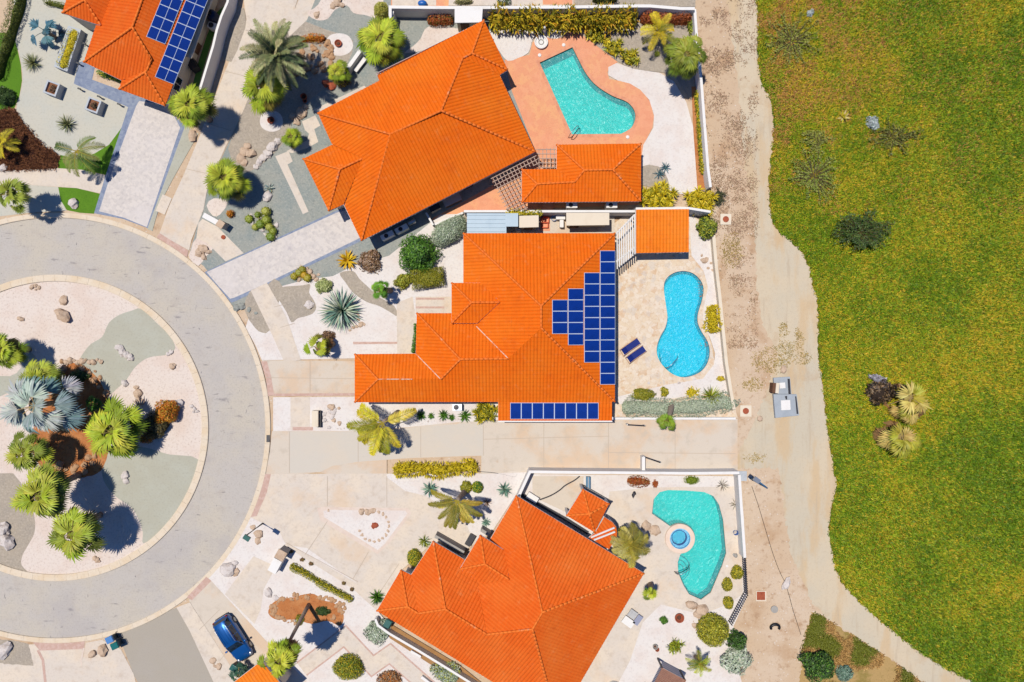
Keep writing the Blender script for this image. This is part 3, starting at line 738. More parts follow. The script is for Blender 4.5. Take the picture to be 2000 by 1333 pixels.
def wall(name, label, cat, pts, h, th, mat, closed=False, capmat=None, cap=.06):
    """free-standing wall along photo points given at its top"""
    W = [P(*p, h) for p in pts]; c = W[0]
    t = thing(name, label, cat, (c.x, c.y, 0)); L = []; Rr = []
    n = len(W)
    for i in range(n):
        d1 = (W[i]-W[i-1]).normalized() if i else (W[1]-W[0]).normalized()
        d2 = (W[i+1]-W[i]).normalized() if i < n-1 else d1
        m = Vector((-(d1.y+d2.y), d1.x+d2.x, 0)); m = m.normalized()/max(.4, m.length/2)
        L.append(W[i]+m*th/2); Rr.append(W[i]-m*th/2)
    poly = [(p.x, p.y) for p in Rr]+[(p.x, p.y) for p in L[::-1]]
    MB().prism(poly, 0, h-(cap if capmat else 0)).build('wall_body', mat, t)
    if capmat: MB().prism(offset_poly(poly, .03), h-cap, h).build('coping', capmat, t)
    return t
# ================================================================ THE GROUND
BIG = 9000
def ground_sheet():
    loops = [[Vector((-450, -400, 0)), Vector((450, -400, 0)), Vector((450, 400, 0)), Vector((-450, 400, 0))]]
    for p in POOLS: loops.append([Vector((*P(*q)[:2], 0)) for q in p])
    flat = [p for l in loops for p in l]; fs = []
    for t in tessellate_polygon(loops):
        a, b, c = (flat[i] for i in t); fs.append(t if (b-a).cross(c-a).z > 0 else tuple(reversed(t)))
    mb = MB(); mb.add([(p.x, p.y, 0) for p in flat], fs)
    tag(mb.build('ground', GROUND), 'dry pinkish tan dirt with brown stubble around the gardens', None, None, 'structure')
ground_sheet()
FIELD_EDGE = [(1476, -400), (1478, 0), (1480, 60), (1480, 120), (1488, 165), (1508, 200), (1512, 240), (1507, 300), (1502, 350), (1503, 400), (1508, 432), (1522, 455), (1545, 472), (1566, 492), (1580, 520), (1586, 550), (1596, 585), (1598, 640), (1599, 700), (1606, 745), (1612, 800), (1618, 850), (1626, 900), (1634, 950), (1626, 985), (1620, 1020), (1618, 1045), (1626, 1080), (1630, 1110), (1645, 1140), (1680, 1178), (1730, 1222), (1790, 1270), (1850, 1308), (1915, 1340), (2100, 1420)]
TRACK_W = [(1660, 1236), (1612, 1206), (1588, 1180), (1565, 1130), (1545, 1080), (1535, 1020), (1528, 960), (1520, 915), (1440, 915), (1440, 885), (1470, 830), (1500, 760), (1520, 690), (1490, 640), (1478, 560), (1476, 480), (1470, 400), (1455, 330), (1448, 250), (1440, 150), (1428, 60), (1420, 0), (1418, -400)]
patch('dirt_track', FIELD_EDGE+[(2100, 1500), (1900, 1400), (1800, 1333), (1742, 1290)]+TRACK_W, TRACKM, 'pale sandy track winding along the edge of the green field', edge=3)
patch('field', FIELD_EDGE+[(BIG, 1420), (BIG, -6000), (1476, -6000)], FIELDM, 'rough green and yellow field to the right of the sandy track', edge=2.5)
patch('scrub_ground', [(1585, 1195), (1610, 1206), (1660, 1238), (1742, 1290), (1800, 1333), (1900, 1420), (1540, 1420), (1566, 1300), (1572, 1240)], SCRUBM, 'orange brown dry scrub ground below the sandy track', edge=3)

# --- turning circle
CX, CY = 109, 836
patch('road', arc(CX, CY, 413, 0, 360, 120)[:-1], ROADM, 'pale grey worn concrete ring road around the planted island')
patch('road', [(228, 1232), (348, 1186), (372, 1228), (452, 1390), (300, 1390), (262, 1320)], ASPH, 'grey asphalt road leaving the ring road towards the bottom edge')
patch('island_gravel', arc(CX, CY, 292, 0, 360, 90)[:-1], PINKG, 'pinkish white gravel covering the round island')
def ring(name, r0, r1, z, mat, label, stones=84):
    mb = MB(); prof = [(r0, -.02), (r0, z-.03), (r0+.8, z), (r1-.8, z), (r1, z-.03), (r1, -.02)]; m = len(prof)
    for s in range(stones):                     # cast stones with open joints
        a0, a1 = 2*math.pi*s/stones, 2*math.pi*(s+1)/stones-.012/(r0/20); vs = []; fs = []
        for i in range(4):
            t = a0+(a1-a0)*i/3
            for r, zz in prof: q = P(CX+r*math.cos(t), CY+r*math.sin(t)); vs.append((q.x, q.y, zz))
        for i in range(3):
            for j in range(m-1): a, b = i*m+j, (i+1)*m+j; fs.append((a, a+1, b+1, b))
        fs += [tuple(range(m-1, -1, -1)), tuple(range(3*m, 4*m))]; mb.add(vs, fs)
    tag(mb.build(name, mat), label, None, None, 'structure')
ring('kerb', 286, 299, .14, KERBM, 'inner peach concrete kerb around the planted island')
ring('kerb', 410, 420, .13, KERBM, 'outer peach concrete kerb around the ring road')
G = 'pale green grey gravel '
patch('gravel_bed', [(155, 708), (163, 690), (178, 672), (200, 658), (212, 632), (232, 616), (258, 607), (276, 604), (305, 630), (330, 655), (342, 676), (338, 686), (322, 694), (298, 697), (280, 704), (262, 720), (247, 742), (228, 760), (210, 772), (190, 750), (170, 725)], GREENG, G+'bed with three stones on the island', 3)
patch('gravel_bed', [(200, 930), (204, 895), (230, 878), (262, 872), (295, 877), (330, 888), (388, 898), (372, 955), (345, 1005), (308, 1042), (280, 1062), (279, 1040), (270, 1012), (255, 990), (232, 975), (212, 955)], GREENG, G+'bed along the kerb on the lower right of the island', 3)
patch('gravel_bed', [(-190, 930), (0, 925), (30, 930), (58, 975), (68, 1015), (67, 1042), (55, 1065), (44, 1085), (42, 1104), (54, 1120), (0, 1108), (-80, 1068), (-150, 1000)], TANG, 'tan gravel bed with two grey boulders on the island', 3)
patch('gravel_bed', [(-60, 735), (20, 735), (45, 712), (58, 690), (72, 702), (66, 730), (40, 752), (0, 775), (-60, 790)], GREENG, G+'patch behind the blue palm on the island', 3)
patch('soil_bed', [(60, 860), (80, 800), (110, 740), (135, 712), (165, 715), (195, 745), (215, 790), (235, 830), (215, 862), (206, 905), (190, 925), (150, 935), (105, 932), (75, 905)], SOIL, 'orange soil bed under the palms in the middle of the island', 3, edge=1)

# --- upper left garden
patch('gravel', [(45, -60), (190, -60), (240, 60), (170, 130), (146, 165), (252, 206), (250, 236), (216, 292), (180, 310), (150, 318), (118, 305), (84, 284), (54, 252), (32, 214), (38, 190), (44, 158), (42, 130), (36, 100), (28, 66)], PALEG, 'pale grey gravel garden with square planters in the upper left', 2)
patch('lawn', [(-60, 60), (26, 66), (34, 96), (41, 128), (43, 158), (38, 188), (28, 212), (10, 232), (0, 250), (-60, 260)], LAWN, 'dark green lawn at the left edge beside the pale gravel')
patch('lawn', [(110, 332), (118, 303), (150, 311), (182, 302), (213, 283), (234, 255), (252, 226), (256, 236), (220, 336), (206, 342), (160, 332)], LAWN, 'green lawn crescent beside the paver driveway in the upper left')
patch('mulch_bed', [(-40, 222), (28, 212), (52, 250), (84, 284), (118, 306), (112, 330), (60, 330), (0, 334), (-40, 336)], MULCH, 'dark brown mulch bed at the left edge', edge=1.5)
patch('sidewalk', [(-60, 340), (30, 332), (112, 329), (160, 332), (208, 344), (196, 378), (150, 368), (110, 365), (60, 362), (-60, 372)], CONC, 'pale concrete sidewalk between lawn and ring road')
patch('gravel', [(-60, 372), (60, 362), (114, 366), (118, 386), (130, 412), (60, 416), (-60, 430)], PALEG, 'grey gravel strip between sidewalk and kerb')
patch('lawn', [(114, 366), (150, 368), (196, 379), (184, 418), (156, 416), (131, 411), (119, 392)], LAWN, 'small green lawn with one white boulder beside the kerb')
patch('garden_path', [(154, 122), (172, 118), (186, 130), (180, 156), (272, 190), (256, 212), (144, 164)], BLUEP, 'blue grey paver path below the upper left house')
patch('driveway', [(252, 206), (268, 190), (310, 200), (362, 246), (297, 452), (286, 445), (240, 428), (184, 417), (206, 345)], BLUEP, 'blue grey paver border of the pale driveway')
patch('driveway', [(266, 208), (272, 198), (330, 206), (352, 250), (287, 444), (243, 426), (194, 413), (214, 350)], PAVER, 'pale mottled paver driveway of the upper left house')
patch('gravel_strip', [(362, 246), (388, 262), (338, 350), (312, 400), (298, 452), (288, 448)], GREENG, 'pale green gravel strip beside the upper left driveway')
patch('concrete_pad', [(318, 380), (336, 388), (322, 420), (304, 412)], CONC, 'small square concrete pad on the pale green gravel strip')
patch('lane', [(470, -60), (600, -60), (572, 30), (548, 70), (500, 160), (470, 230), (440, 290), (405, 370), (398, 410), (386, 440), (374, 470), (370, 490), (338, 472), (312, 456), (330, 405), (360, 340), (392, 262), (400, 240), (440, 140), (482, 40), (478, 15)], CONC, 'beige concrete lane between two gardens in the upper left')
patch('gravel_strip', [(474, -60), (466, 12), (476, 16), (481, 45), (474, 70), (452, 122), (430, 100), (448, 50), (466, 0)], TANG, 'grey gravel strip between white wall and beige lane', 2)
patch('paver_border', [(312, 456), (338, 472), (368, 490), (366, 503), (332, 482), (306, 464)], PINKP, 'pinkish paver border where the beige lane meets the kerb')

# --- upper garden (house with the big rotated roof)
patch('gravel', [(574, 30), (600, 8), (640, -60), (770, -60), (770, 14), (940, 14), (1000, 130), (1046, 290), (960, 400), (905, 418), (860, 420), (836, 440), (810, 474), (790, 500), (750, 520), (700, 548), (640, 552), (600, 560), (560, 580), (490, 580), (470, 602), (452, 598), (430, 560), (398, 520), (370, 500), (372, 490), (386, 440), (398, 412), (406, 370), (442, 290), (470, 232), (500, 162), (548, 72)], BLUEG, 'blue grey gravel around the large house at the top')
patch('gravel_strip', [(500, 160), (548, 76), (572, 32), (590, 40), (640, 60), (690, 80), (676, 130), (640, 170), (600, 200), (570, 240), (560, 270), (536, 300), (500, 330), (470, 335), (446, 292), (470, 232)], TANG, 'tan grey gravel with loose rocks beside the beige lane', 2)
patch('concrete_path', [(555, 50), (575, 20), (612, -60), (640, -60), (600, 40), (566, 72)], CONC, 'pale concrete path strip at the top beside the lane')
patch('white_gravel', [(600, 26), (622, 10), (650, -40), (700, -60), (745, -60), (745, 30), (712, 30), (690, 26), (678, 12), (655, 20), (640, 38), (618, 40)], PINKG, 'pinkish white gravel bed near the top beside a round shrub', 3)
patch('white_gravel', [(636, 85), (645, 70), (664, 66), (682, 72), (690, 90), (682, 104), (664, 110), (645, 104)], WGRAV, 'white gravel circle with a rusty dome in it', 3)
patch('white_gravel', [(508, 236), (514, 222), (532, 216), (548, 224), (553, 240), (546, 254), (528, 258), (512, 250)], WGRAV, 'white gravel circle with a brown dome beside the bright palms', 3)
patch('white_gravel', [(790, 105), (806, 92), (822, 76), (830, 58), (850, 50), (890, 56), (920, 60), (905, 70), (840, 96)], PINKG, 'pinkish white gravel behind the large house', 2)
patch('concrete_path', [(610, 216), (712, 168), (717, 174), (624, 222)], CONC, 'narrow pale path along the large house')
patch('concrete_path', [(590, 238), (616, 226), (626, 246), (614, 253), (622, 278), (600, 290), (570, 300), (560, 296), (600, 275), (604, 262), (596, 255)], CONC, 'stepped pale paving blocks in the blue grey gravel')
patch('concrete_path', [(538, 306), (564, 296), (572, 316), (562, 322), (603, 414), (592, 419)], CONC, 'long pale paving strip in the blue grey gravel')
patch('sand_bed', [(404, 402), (418, 388), (446, 394), (430, 420), (416, 422)], PINKG, 'pinkish gravel corner under a bright fan palm', 2)
patch('concrete_pad', [(388, 436), (396, 428), (426, 444), (476, 495), (441, 511), (416, 486), (398, 478), (384, 466)], CONC, 'beige concrete pad with a red lid beside the long driveway')
patch('sand_bed', [(384, 466), (416, 486), (402, 502), (388, 520), (370, 504), (374, 488)], PINKG, 'pale sandy corner with stones beside the kerb', 2)
patch('driveway', [(400, 532), (656, 412), (720, 396), (742, 446), (700, 474), (520, 560), (462, 588), (452, 592)], BLUEP, 'blue grey paver border of the long driveway')
patch('driveway', [(404, 532), (658, 416), (720, 400), (738, 444), (698, 468), (520, 554), (458, 582), (450, 584), (428, 560)], PAVER, 'long pale paver driveway leading to the large house')
patch('terrace', [(840, 430), (985, 350), (1046, 296), (1000, 180), (985, 118), (1034, 108), (1040, 84), (1060, 72), (1090, 66), (1120, 62), (1140, 70), (1162, 88), (1186, 106), (1206, 122), (1196, 130), (1186, 142), (1190, 155), (1206, 158), (1232, 164), (1256, 180), (1270, 200), (1277, 228), (1274, 250), (1264, 270), (1256, 284), (1254, 300), (1254, 400), (1016, 410), (905, 414), (850, 440)], TERRA, 'terracotta tiled terrace around the upper pool')
patch('white_gravel', [(956, 62), (1042, 60), (1038, 84), (1032, 104), (1012, 114), (992, 120), (975, 100)], WGRAV, 'white gravel area between large roof and terracotta terrace', 2)
patch('white_gravel', [(1040, 62), (1062, 62), (1090, 58), (1108, 62), (1096, 74), (1075, 76)], WGRAV, 'small white gravel bed behind the round birdbath', 2)
patch('gravel', [(1130, 58), (1180, 40), (1300, 36), (1360, 60), (1372, 200), (1345, 190), (1318, 150), (1290, 142), (1240, 136), (1208, 122), (1160, 86)], TANG, 'tan grey gravel planting bed in the top right garden', 2)
patch('white_gravel', [(1188, 148), (1188, 132), (1204, 124), (1240, 136), (1288, 143), (1316, 160), (1340, 200), (1354, 250), (1362, 372), (1330, 380), (1252, 356), (1254, 300), (1256, 284), (1276, 250), (1277, 226), (1268, 196), (1250, 176), (1230, 164), (1206, 158)], WGRAV, 'bright white gravel between the upper pool and the boundary wall')
patch('gravel', [(1252, 326), (1286, 326), (1304, 350), (1300, 366), (1252, 362)], TANG, 'small tan gravel patch beside the pavilion', 2)
patch('planting_strip', [(1350, 170), (1372, 170), (1385, 370), (1362, 372), (1354, 260)], SOIL, 'narrow planting strip along the right boundary wall')
# far side of the top wall
patch('terrace', [(764, -60), (1120, -60), (1120, 12), (764, 12)], CONC, 'neighbouring concrete yard beyond the top wall')
patch('terrace', [(764, -60), (880, -60), (876, 13), (764, 13)], TERRA, 'terracotta yard beyond the top wall')
patch('concrete_pad', [(766, -20), (852, -20), (852, 12), (766, 12)], CONC, 'pale slab beyond the top wall under the blue ball')
patch('terrace', [(1060, -60), (1118, -60), (1118, 10), (1060, 10)], TERRA, 'second terracotta patch beyond the top wall')
patch('gravel', [(1122, -60), (1358, -60), (1358, 14), (1122, 14)], TANG, 'grey gravel yard beyond the top wall')

# --- middle garden
patch('white_gravel', [(480, 640), (492, 604), (470, 600), (548, 560), (600, 546), (650, 540), (690, 520), (760, 500), (860, 420), (906, 418), (906, 560), (884, 620), (816, 616), (816, 694), (700, 700), (512, 704), (500, 676)], WGRAV, 'white gravel front garden of the solar panel house')
patch('gravel_bed', [(478, 606), (488, 570), (520, 560), (536, 545), (552, 560), (545, 590), (528, 645), (512, 650), (498, 640)], TANG, 'tan grey gravel bed beside the slanted concrete path', 2)
patch('gravel_bed', [(540, 575), (548, 562), (590, 558), (606, 556), (604, 572), (612, 585), (618, 600), (612, 612), (598, 618), (582, 622), (570, 630), (560, 610)], TANG, 'tan grey gravel bed with one stone in the front garden', 3)
patch('gravel_bed', [(664, 534), (690, 530), (702, 545), (716, 558), (740, 580), (770, 598), (776, 618), (762, 610), (740, 598), (716, 590), (690, 572), (675, 552)], TANG, 'curved tan gravel bed leading to the small fan palm', 3)
patch('concrete_path', [(490, 568), (522, 553), (560, 620), (588, 704), (555, 706), (530, 650)], CONC, 'slanted concrete path through the front garden')
patch('garden_path', [(775, 592), (806, 580), (812, 620), (812, 694), (776, 694)], CONC, 'pale concrete walk beside the orange roof')
patch('garden_path', [(690, 668), (776, 668), (776, 672), (690, 673)], PINKP, 'thin pinkish paver line in the white gravel')
patch('garden_path', [(812, 580), (886, 580), (886, 612), (812, 612)], CONC, 'paved entrance walk of the solar panel house')
patch('garden_path', [(812, 582), (868, 582), (868, 586), (812, 586)], PINKP, 'upper pinkish line across the entrance walk')
patch('garden_path', [(812, 599), (868, 599), (868, 603), (812, 603)], PINKP, 'lower pinkish line across the entrance walk')
patch('driveway', [(512, 704), (700, 706), (700, 772), (534, 774), (528, 740)], CONCW, 'stained concrete driveway in front of the long orange roof')
patch('paver_border', [(510, 706), (522, 706), (530, 735), (536, 772), (524, 774), (520, 740)], PINKP, 'pinkish paver border at the mouth of the stained driveway')
patch('paver_border', [(536, 769), (700, 768), (700, 773), (536, 774)], PINKP, 'thin pinkish paver line below the stained driveway')
patch('white_gravel', [(534, 776), (980, 774), (980, 820), (800, 834), (700, 842), (534, 842)], WGRAV, 'white gravel strip below the long orange roof')
patch('garden_path', [(568, 776), (606, 776), (606, 840), (568, 840)], CONC, 'concrete walkway across the white gravel strip')
patch('paver_border', [(572, 834), (612, 834), (612, 841), (572, 841)], PINKP, 'short pinkish paver line beside the dark slot')
patch('lane', [(532, 842), (700, 842), (800, 834), (900, 824), (976, 822), (1440, 818), (1440, 926), (940, 926), (940, 890), (800, 895), (700, 903), (640, 918), (600, 926), (520, 926), (528, 880)], CONCW, 'wide worn concrete lane between two houses')
patch('lane', [(566, 843), (700, 843), (800, 836), (900, 828), (944, 828), (944, 890), (800, 894), (700, 903), (630, 922), (566, 924)], LANEC, 'smooth newer concrete section of the wide lane')
patch('dirt_patch', [(626, 922), (650, 910), (700, 902), (756, 898), (756, 926), (640, 926)], CONCW, 'dusty wedge between lane and lower driveway')
patch('patio', [(1196, 440), (1246, 400), (1345, 405), (1392, 470), (1400, 520), (1380, 640), (1398, 720), (1425, 760), (1440, 816), (1196, 822)], FLAG, 'flagstone patio around the middle pool')
patch('white_gravel', [(1345, 410), (1388, 470), (1396, 520), (1410, 640), (1418, 700), (1430, 770), (1380, 770), (1210, 790), (1206, 775), (1300, 752), (1372, 740), (1394, 712), (1396, 690), (1386, 660), (1372, 632), (1374, 600), (1382, 562), (1374, 530), (1350, 500)], WGRAV, 'white gravel strip between the middle pool and its boundary wall')
patch('side_yard', [(906, 416), (1200, 414), (1200, 460), (906, 460)], CONCW, 'narrow side yard between two white walls')
patch('side_yard', [(1055, 424), (1074, 424), (1074, 452), (1055, 452)], TERRA, 'terracotta floor patch in the narrow side yard')

# --- lower garden
patch('driveway', [(521, 926), (940, 924), (940, 930), (1000, 920), (1036, 922), (1008, 966), (960, 1040), (900, 1080), (846, 1060), (786, 1112), (736, 1194), (700, 1190), (560, 1100), (450, 1078), (468, 1054), (488, 1016), (506, 974)], CONC, 'broad beige concrete driveway in front of the lower house')
patch('white_gravel', [(756, 926), (940, 926), (1036, 922), (1008, 966), (960, 1040), (925, 1056), (905, 1010), (860, 985), (830, 968), (756, 950)], WGRAV, 'white gravel bed with agaves and a leaning palm')
patch('driveway', [(690, 932), (756, 932), (800, 965), (852, 990), (905, 1020), (880, 1062), (846, 1058), (800, 1086), (782, 1112), (760, 1100), (736, 1074), (800, 1012), (790, 992), (690, 992)], CONC, 'paved entrance walk between triangular bed and house')
patch('paver_border', [(620, 992), (632, 990), (798, 992), (804, 1002), (760, 1062), (738, 1082), (690, 1054), (626, 1016)], EDGEP, 'pale paver edge of the triangular bed')
patch('white_gravel', [(632, 998), (640, 996), (792, 997), (796, 1003), (752, 1062), (738, 1074), (700, 1050), (634, 1010)], WGRAV, 'white gravel in the triangular bed with a stone ring')
patch('paver_border', [(517, 926), (530, 926), (522, 962), (502, 1008), (488, 1010), (506, 962)], PINKP, 'pinkish paver border at the mouth of the broad driveway')
patch('white_gravel', [(414, 1118), (440, 1090), (470, 1050), (490, 1010), (545, 1036), (560, 1064), (600, 1070), (700, 1140), (740, 1195), (760, 1220), (1000, 1420), (640, 1420), (520, 1250), (405, 1132)], WGRAV, 'white gravel front garden of the lower house')
patch('garden_path', [(555, 1064), (562, 1060), (700, 1140), (740, 1178), (734, 1190), (690, 1150)], CONC, 'concrete walk along the low olive hedge')
patch('driveway', [(370, 1172), (412, 1132), (520, 1250), (600, 1330), (520, 1400), (470, 1330)], CONCW, 'stained concrete driveway under the blue car')
patch('concrete_pad', [(440, 1160), (496, 1086), (540, 1106), (516, 1150), (510, 1190), (498, 1218)], CONC, 'beige concrete pad beside the white mailbox wall')
patch('paver_border', [(366, 1166), (404, 1126), (414, 1134), (376, 1172)], PINKP, 'pinkish paver border at the mouth of the car driveway')
patch('soil_bed', [(525, 1192), (540, 1172), (575, 1166), (596, 1160), (615, 1160), (632, 1172), (650, 1176), (668, 1190), (672, 1208), (664, 1222), (640, 1212), (610, 1218), (580, 1210), (545, 1210), (530, 1204)], SOIL, 'orange soil bed ringed with stones under the tall leaning palm', 3)
def zig(pts, w): 
    L = []; 
    for a in offset_line(pts, w/2): L.append(a)
    return L+offset_line(pts, -w/2)[::-1]
def offset_line(pts, d):
    out = []
    for i, p in enumerate(pts):
        a = Vector(pts[max(i-1, 0)]); b = Vector(pts[min(i+1, len(pts)-1)]); p = Vector(p)
        d1 = (p-a).normalized() if i else (b-p).normalized(); d2 = (b-p).normalized() if i < len(pts)-1 else d1
        m = Vector((-(d1.y+d2.y), d1.x+d2.x)); m = m.normalized()/max(.5, m.length/2); out.append(tuple(p+m*d))
    return out
BROWNP = M('brown_earth', (176, 132, 84), [('noise', 1, .4, .7, (160, 116, 70), .7), ('noise', 6, .5, .75, (140, 100, 62), .5)])
Z1 = [(590, 1306), (674, 1242), (728, 1300), (762, 1276), (840, 1345)]
patch('garden_path', zig(Z1, 34), PINKP, 'pinkish edging of the zigzag garden path')
patch('garden_path', zig(Z1, 28), CONC, 'pale zigzag garden path in the lower left front garden')
patch('dirt_patch', [(744, 1214), (770, 1222), (900, 1300), (1000, 1380), (960, 1380), (880, 1322), (762, 1246)], BROWNP, 'brown strip between white wall and lower house')
patch('yard', [(1034, 926), (1444, 930), (1452, 1010), (1458, 1166), (1432, 1222), (1440, 1300), (1470, 1420), (1080, 1420), (1150, 1330), (1258, 1120), (1010, 968)], WGRAV, 'white yard around the lower pool')
patch('patio', [(1190, 960), (1270, 952), (1440, 950), (1446, 1020), (1450, 1160), (1420, 1180), (1370, 1200), (1290, 1180), (1255, 1215), (1230, 1290), (1160, 1420), (1080, 1420), (1140, 1320), (1250, 1120), (1180, 1040)], CONC, 'pale concrete pool patio of the lower house')
patch('dirt_patch', [(1040, 930), (1140, 930), (1138, 962), (1105, 1000), (1040, 970)], CONCW, 'dusty working corner behind the lower house')
patch('driveway', [(20, 1262), (160, 1252), (170, 1400), (-60, 1400), (-60, 1296)], CONC, 'beige driveway at the bottom left edge')
patch('paver_border', [(64, 1255), (166, 1251), (164, 1268), (78, 1271)], PINKP, 'pinkish paver border at the bottom left kerb')
patch('paver_border', zig([(74, 1270), (84, 1290), (90, 1345)], 5), PINKP, 'left pinkish paver line of the bottom left driveway')
patch('paver_border', zig([(164, 1266), (158, 1292), (166, 1316), (184, 1345)], 3), EDGEP, 'pale curved line right of the bottom left driveway')
patch('gravel', [(-60, 1246), (20, 1250), (56, 1258), (66, 1300), (20, 1298), (-60, 1290)], TANG, 'tan gravel wedge at the bottom left edge', edge=1)
patch('white_gravel', [(168, 1256), (200, 1250), (236, 1268), (262, 1318), (280, 1400), (166, 1400), (160, 1300)], CONC, 'pale corner beside the two wheelie bins')
patch('concrete_pad', [(346, 1186), (372, 1176), (470, 1330), (500, 1400), (450, 1400), (372, 1232)], CONC, 'pale strip between grey road and car driveway')

JOINT = M('paving_joint', (200, 182, 162))
for pts in (((944, 828), (944, 890)), ((1062, 826), (1062, 920)), ((1188, 822), (1188, 920)), ((1318, 822), (1318, 918)), ((944, 858), (1188, 852)), ((1188, 884), (1436, 886)), ((700, 843), (700, 903)), ((822, 834), (822, 893)),
            ((566, 843), (566, 924)), ((756, 930), (756, 990)), ((640, 930), (640, 988)), ((520, 738), (692, 740)), ((606, 706), (606, 768)), ((400, 240), (452, 256)), ((362, 330), (424, 344)), ((440, 140), (506, 156)), ((480, 60), (552, 64)),
            ((560, 1060), (700, 1136)), ((640, 1018), (596, 1084)), ((720, 1078), (690, 1130)), ((780, 1100), (740, 1160)), ((430, 1190), (390, 1230)), ((470, 1240), (430, 1290)), ((548, 640), (576, 632)), ((536, 600), (560, 594))):
    patch('paving_joint', zig(list(pts), 1.1), JOINT, 'thin dark joint between concrete slabs')
# ================================================================ POOLS
pool('swimming_pool', 'turquoise pool with straight left side and rounded foot on terracotta terrace', PA, FLOOR_T, WALL_T, WATER_T, COPET, 1.3)
poolB = pool('swimming_pool', 'bright blue figure eight pool on the flagstone patio', PB, FLOOR_B, WALL_B, WATER_B, COPE, 1.2)
poolC = pool('swimming_pool', 'green turquoise angular pool wrapped around a round hot tub', PC, FLOOR_T, WALL_T, WATER_T, COPEP, 1.3)
def steps(parent, c, r, a0, a1, mat, dark, depth0=.35, inside=None):
    for i in range(3):
        rr = r*(1-.27*i); q = [P(*c)]+[P(c[0]+rr*math.cos(R(a0+(a1-a0)*k/14)), c[1]+rr*math.sin(R(a0+(a1-a0)*k/14))) for k in range(15)]
        mb = MB(); mb.prism([(p.x, p.y) for p in q], -1.25, -.95+.27*i, bot=False); mb.build('step', mat, parent)
        tb = MB(); tb.tube([(p.x, p.y, -.945+.27*i) for p in q[1:]], .035, 5); tb.build('step_edge', dark, parent)
STEPM = M('pale_pool_step', (150, 226, 222), k=.8)
steps(bpy.data.objects['swimming_pool.002'], (1326, 1117), 26, -80, 62, STEPM, WALL_T)
steps(bpy.data.objects['swimming_pool'], (1118, 262), 32, -112, -2, STEPM, FLOOR_T)
steps(bpy.data.objects['swimming_pool.001'], (1294, 712), 30, -95, 38, M('pale_blue_pool_step', (130, 206, 236), k=.8), FLOOR_B)
def rail(t, a, b, h=.9):
    A, B = P(*a), P(*b); d = (B-A); mb = MB()
    mb.tube([A+Vector((0, 0, .05)), A+d*.08+Vector((0, 0, h*.8)), A+d*.3+Vector((0, 0, h)), A+d*.75+Vector((0, 0, h*.55)), A+d*.95+Vector((0, 0, -.2)), B+Vector((0, 0, -.7))], .035, 8)
    return mb
t = bpy.data.objects['swimming_pool']; rail(t, (1110, 270), (1131, 243)).build('handrail', STEEL, t, smooth=True); rail(t, (1116, 273), (1134, 248)).build('handrail', DARK, t, smooth=True)
t = bpy.data.objects['swimming_pool.001']; rail(t, (1300, 719), (1326, 695)).build('handrail', STEEL, t, smooth=True)
t = bpy.data.objects['swimming_pool.002']; rail(t, (1316, 1116), (1349, 1104)).build('handrail', DARK, t, smooth=True); rail(t, (1318, 1119), (1350, 1108)).build('handrail', STEEL, t, smooth=True)
# hot tub
c = P(1327, 1051); t = thing('hot_tub', 'round hot tub with blue water and peach rim beside the lower pool', 'hot tub', tuple(c))
mb = MB(); n = 40
prof = [(1.0, .32), (1.42, .32), (1.45, .28), (1.45, -1.3)]
vs = []; fs = []
for r_, z in prof:
    for k in range(n): a = 2*math.pi*k/n; vs.append((c.x+r_*math.cos(a), c.y+r_*math.sin(a), z))
for i in range(3):
    for k in range(n): fs.append((i*n+k, (i+1)*n+k, (i+1)*n+(k+1) % n, i*n+(k+1) % n))
mb.add(vs, fs); mb.build('rim', COPEP, t)
mb = MB(); mb.lathe((c.x, c.y, -.45), [(.72, 0), (.72, .02)], 32); mb.build('tub_floor', M('tub_mosaic', (96, 206, 232), k=.8), t)
def ringm(r0, r1, z0, z1, m, nm):
    mb = MB(); vs = []; fs = []
    for r_, z in ((r0, z0), (r0, z1), (r1, z1), (r1, z0)):
        for k in range(n): a = 2*math.pi*k/n; vs.append((c.x+r_*math.cos(a), c.y+r_*math.sin(a), z))
    for i in range(3):
        for k in range(n): fs.append((i*n+k, i*n+(k+1) % n, (i+1)*n+(k+1) % n, (i+1)*n+k))
    mb.add(vs, fs); mb.build(nm, m, t)
ringm(.98, 1.0, -.8, .32, FLOOR_S, 'tub_wall'); ringm(.72, .98, -.8, -.08, FLOOR_S, 'seat'); ringm(.69, .76, -.5, -.06, SPARIM, 'seat_edge')
mb = MB(); mb.add([(c.x+.99*math.cos(2*math.pi*k/40), c.y+.99*math.sin(2*math.pi*k/40), .2) for k in range(40)], [tuple(range(40))]); mb.build('water', WATER_S, t)
# ================================================================ HOUSES
def house(name, label, V, F, outline, mat, ze=3.0, slope=.5, over=None, extra=(), inset=.55, wallmat=None, cat='house', capmat=None, walls=True, caps=True):
    V3 = solve_roof(V, F, ze, slope, over=over); c = centre({k: V3[k] for k in outline})
    t = thing(name, label, cat, c)
    roof(t, V3, F, mat, capmat=capmat, caps=caps)
    for (V2, F2, kw) in extra:
        W3 = solve_roof(V2, F2, kw.pop('ze'), kw.pop('slope', .5), over=kw.pop('over', None)); roof(t, W3, F2, mat, capmat=capmat, **kw)
    if walls: walls_under(t, outline, V3, inset, wallmat or CREAM)
    return t, V3

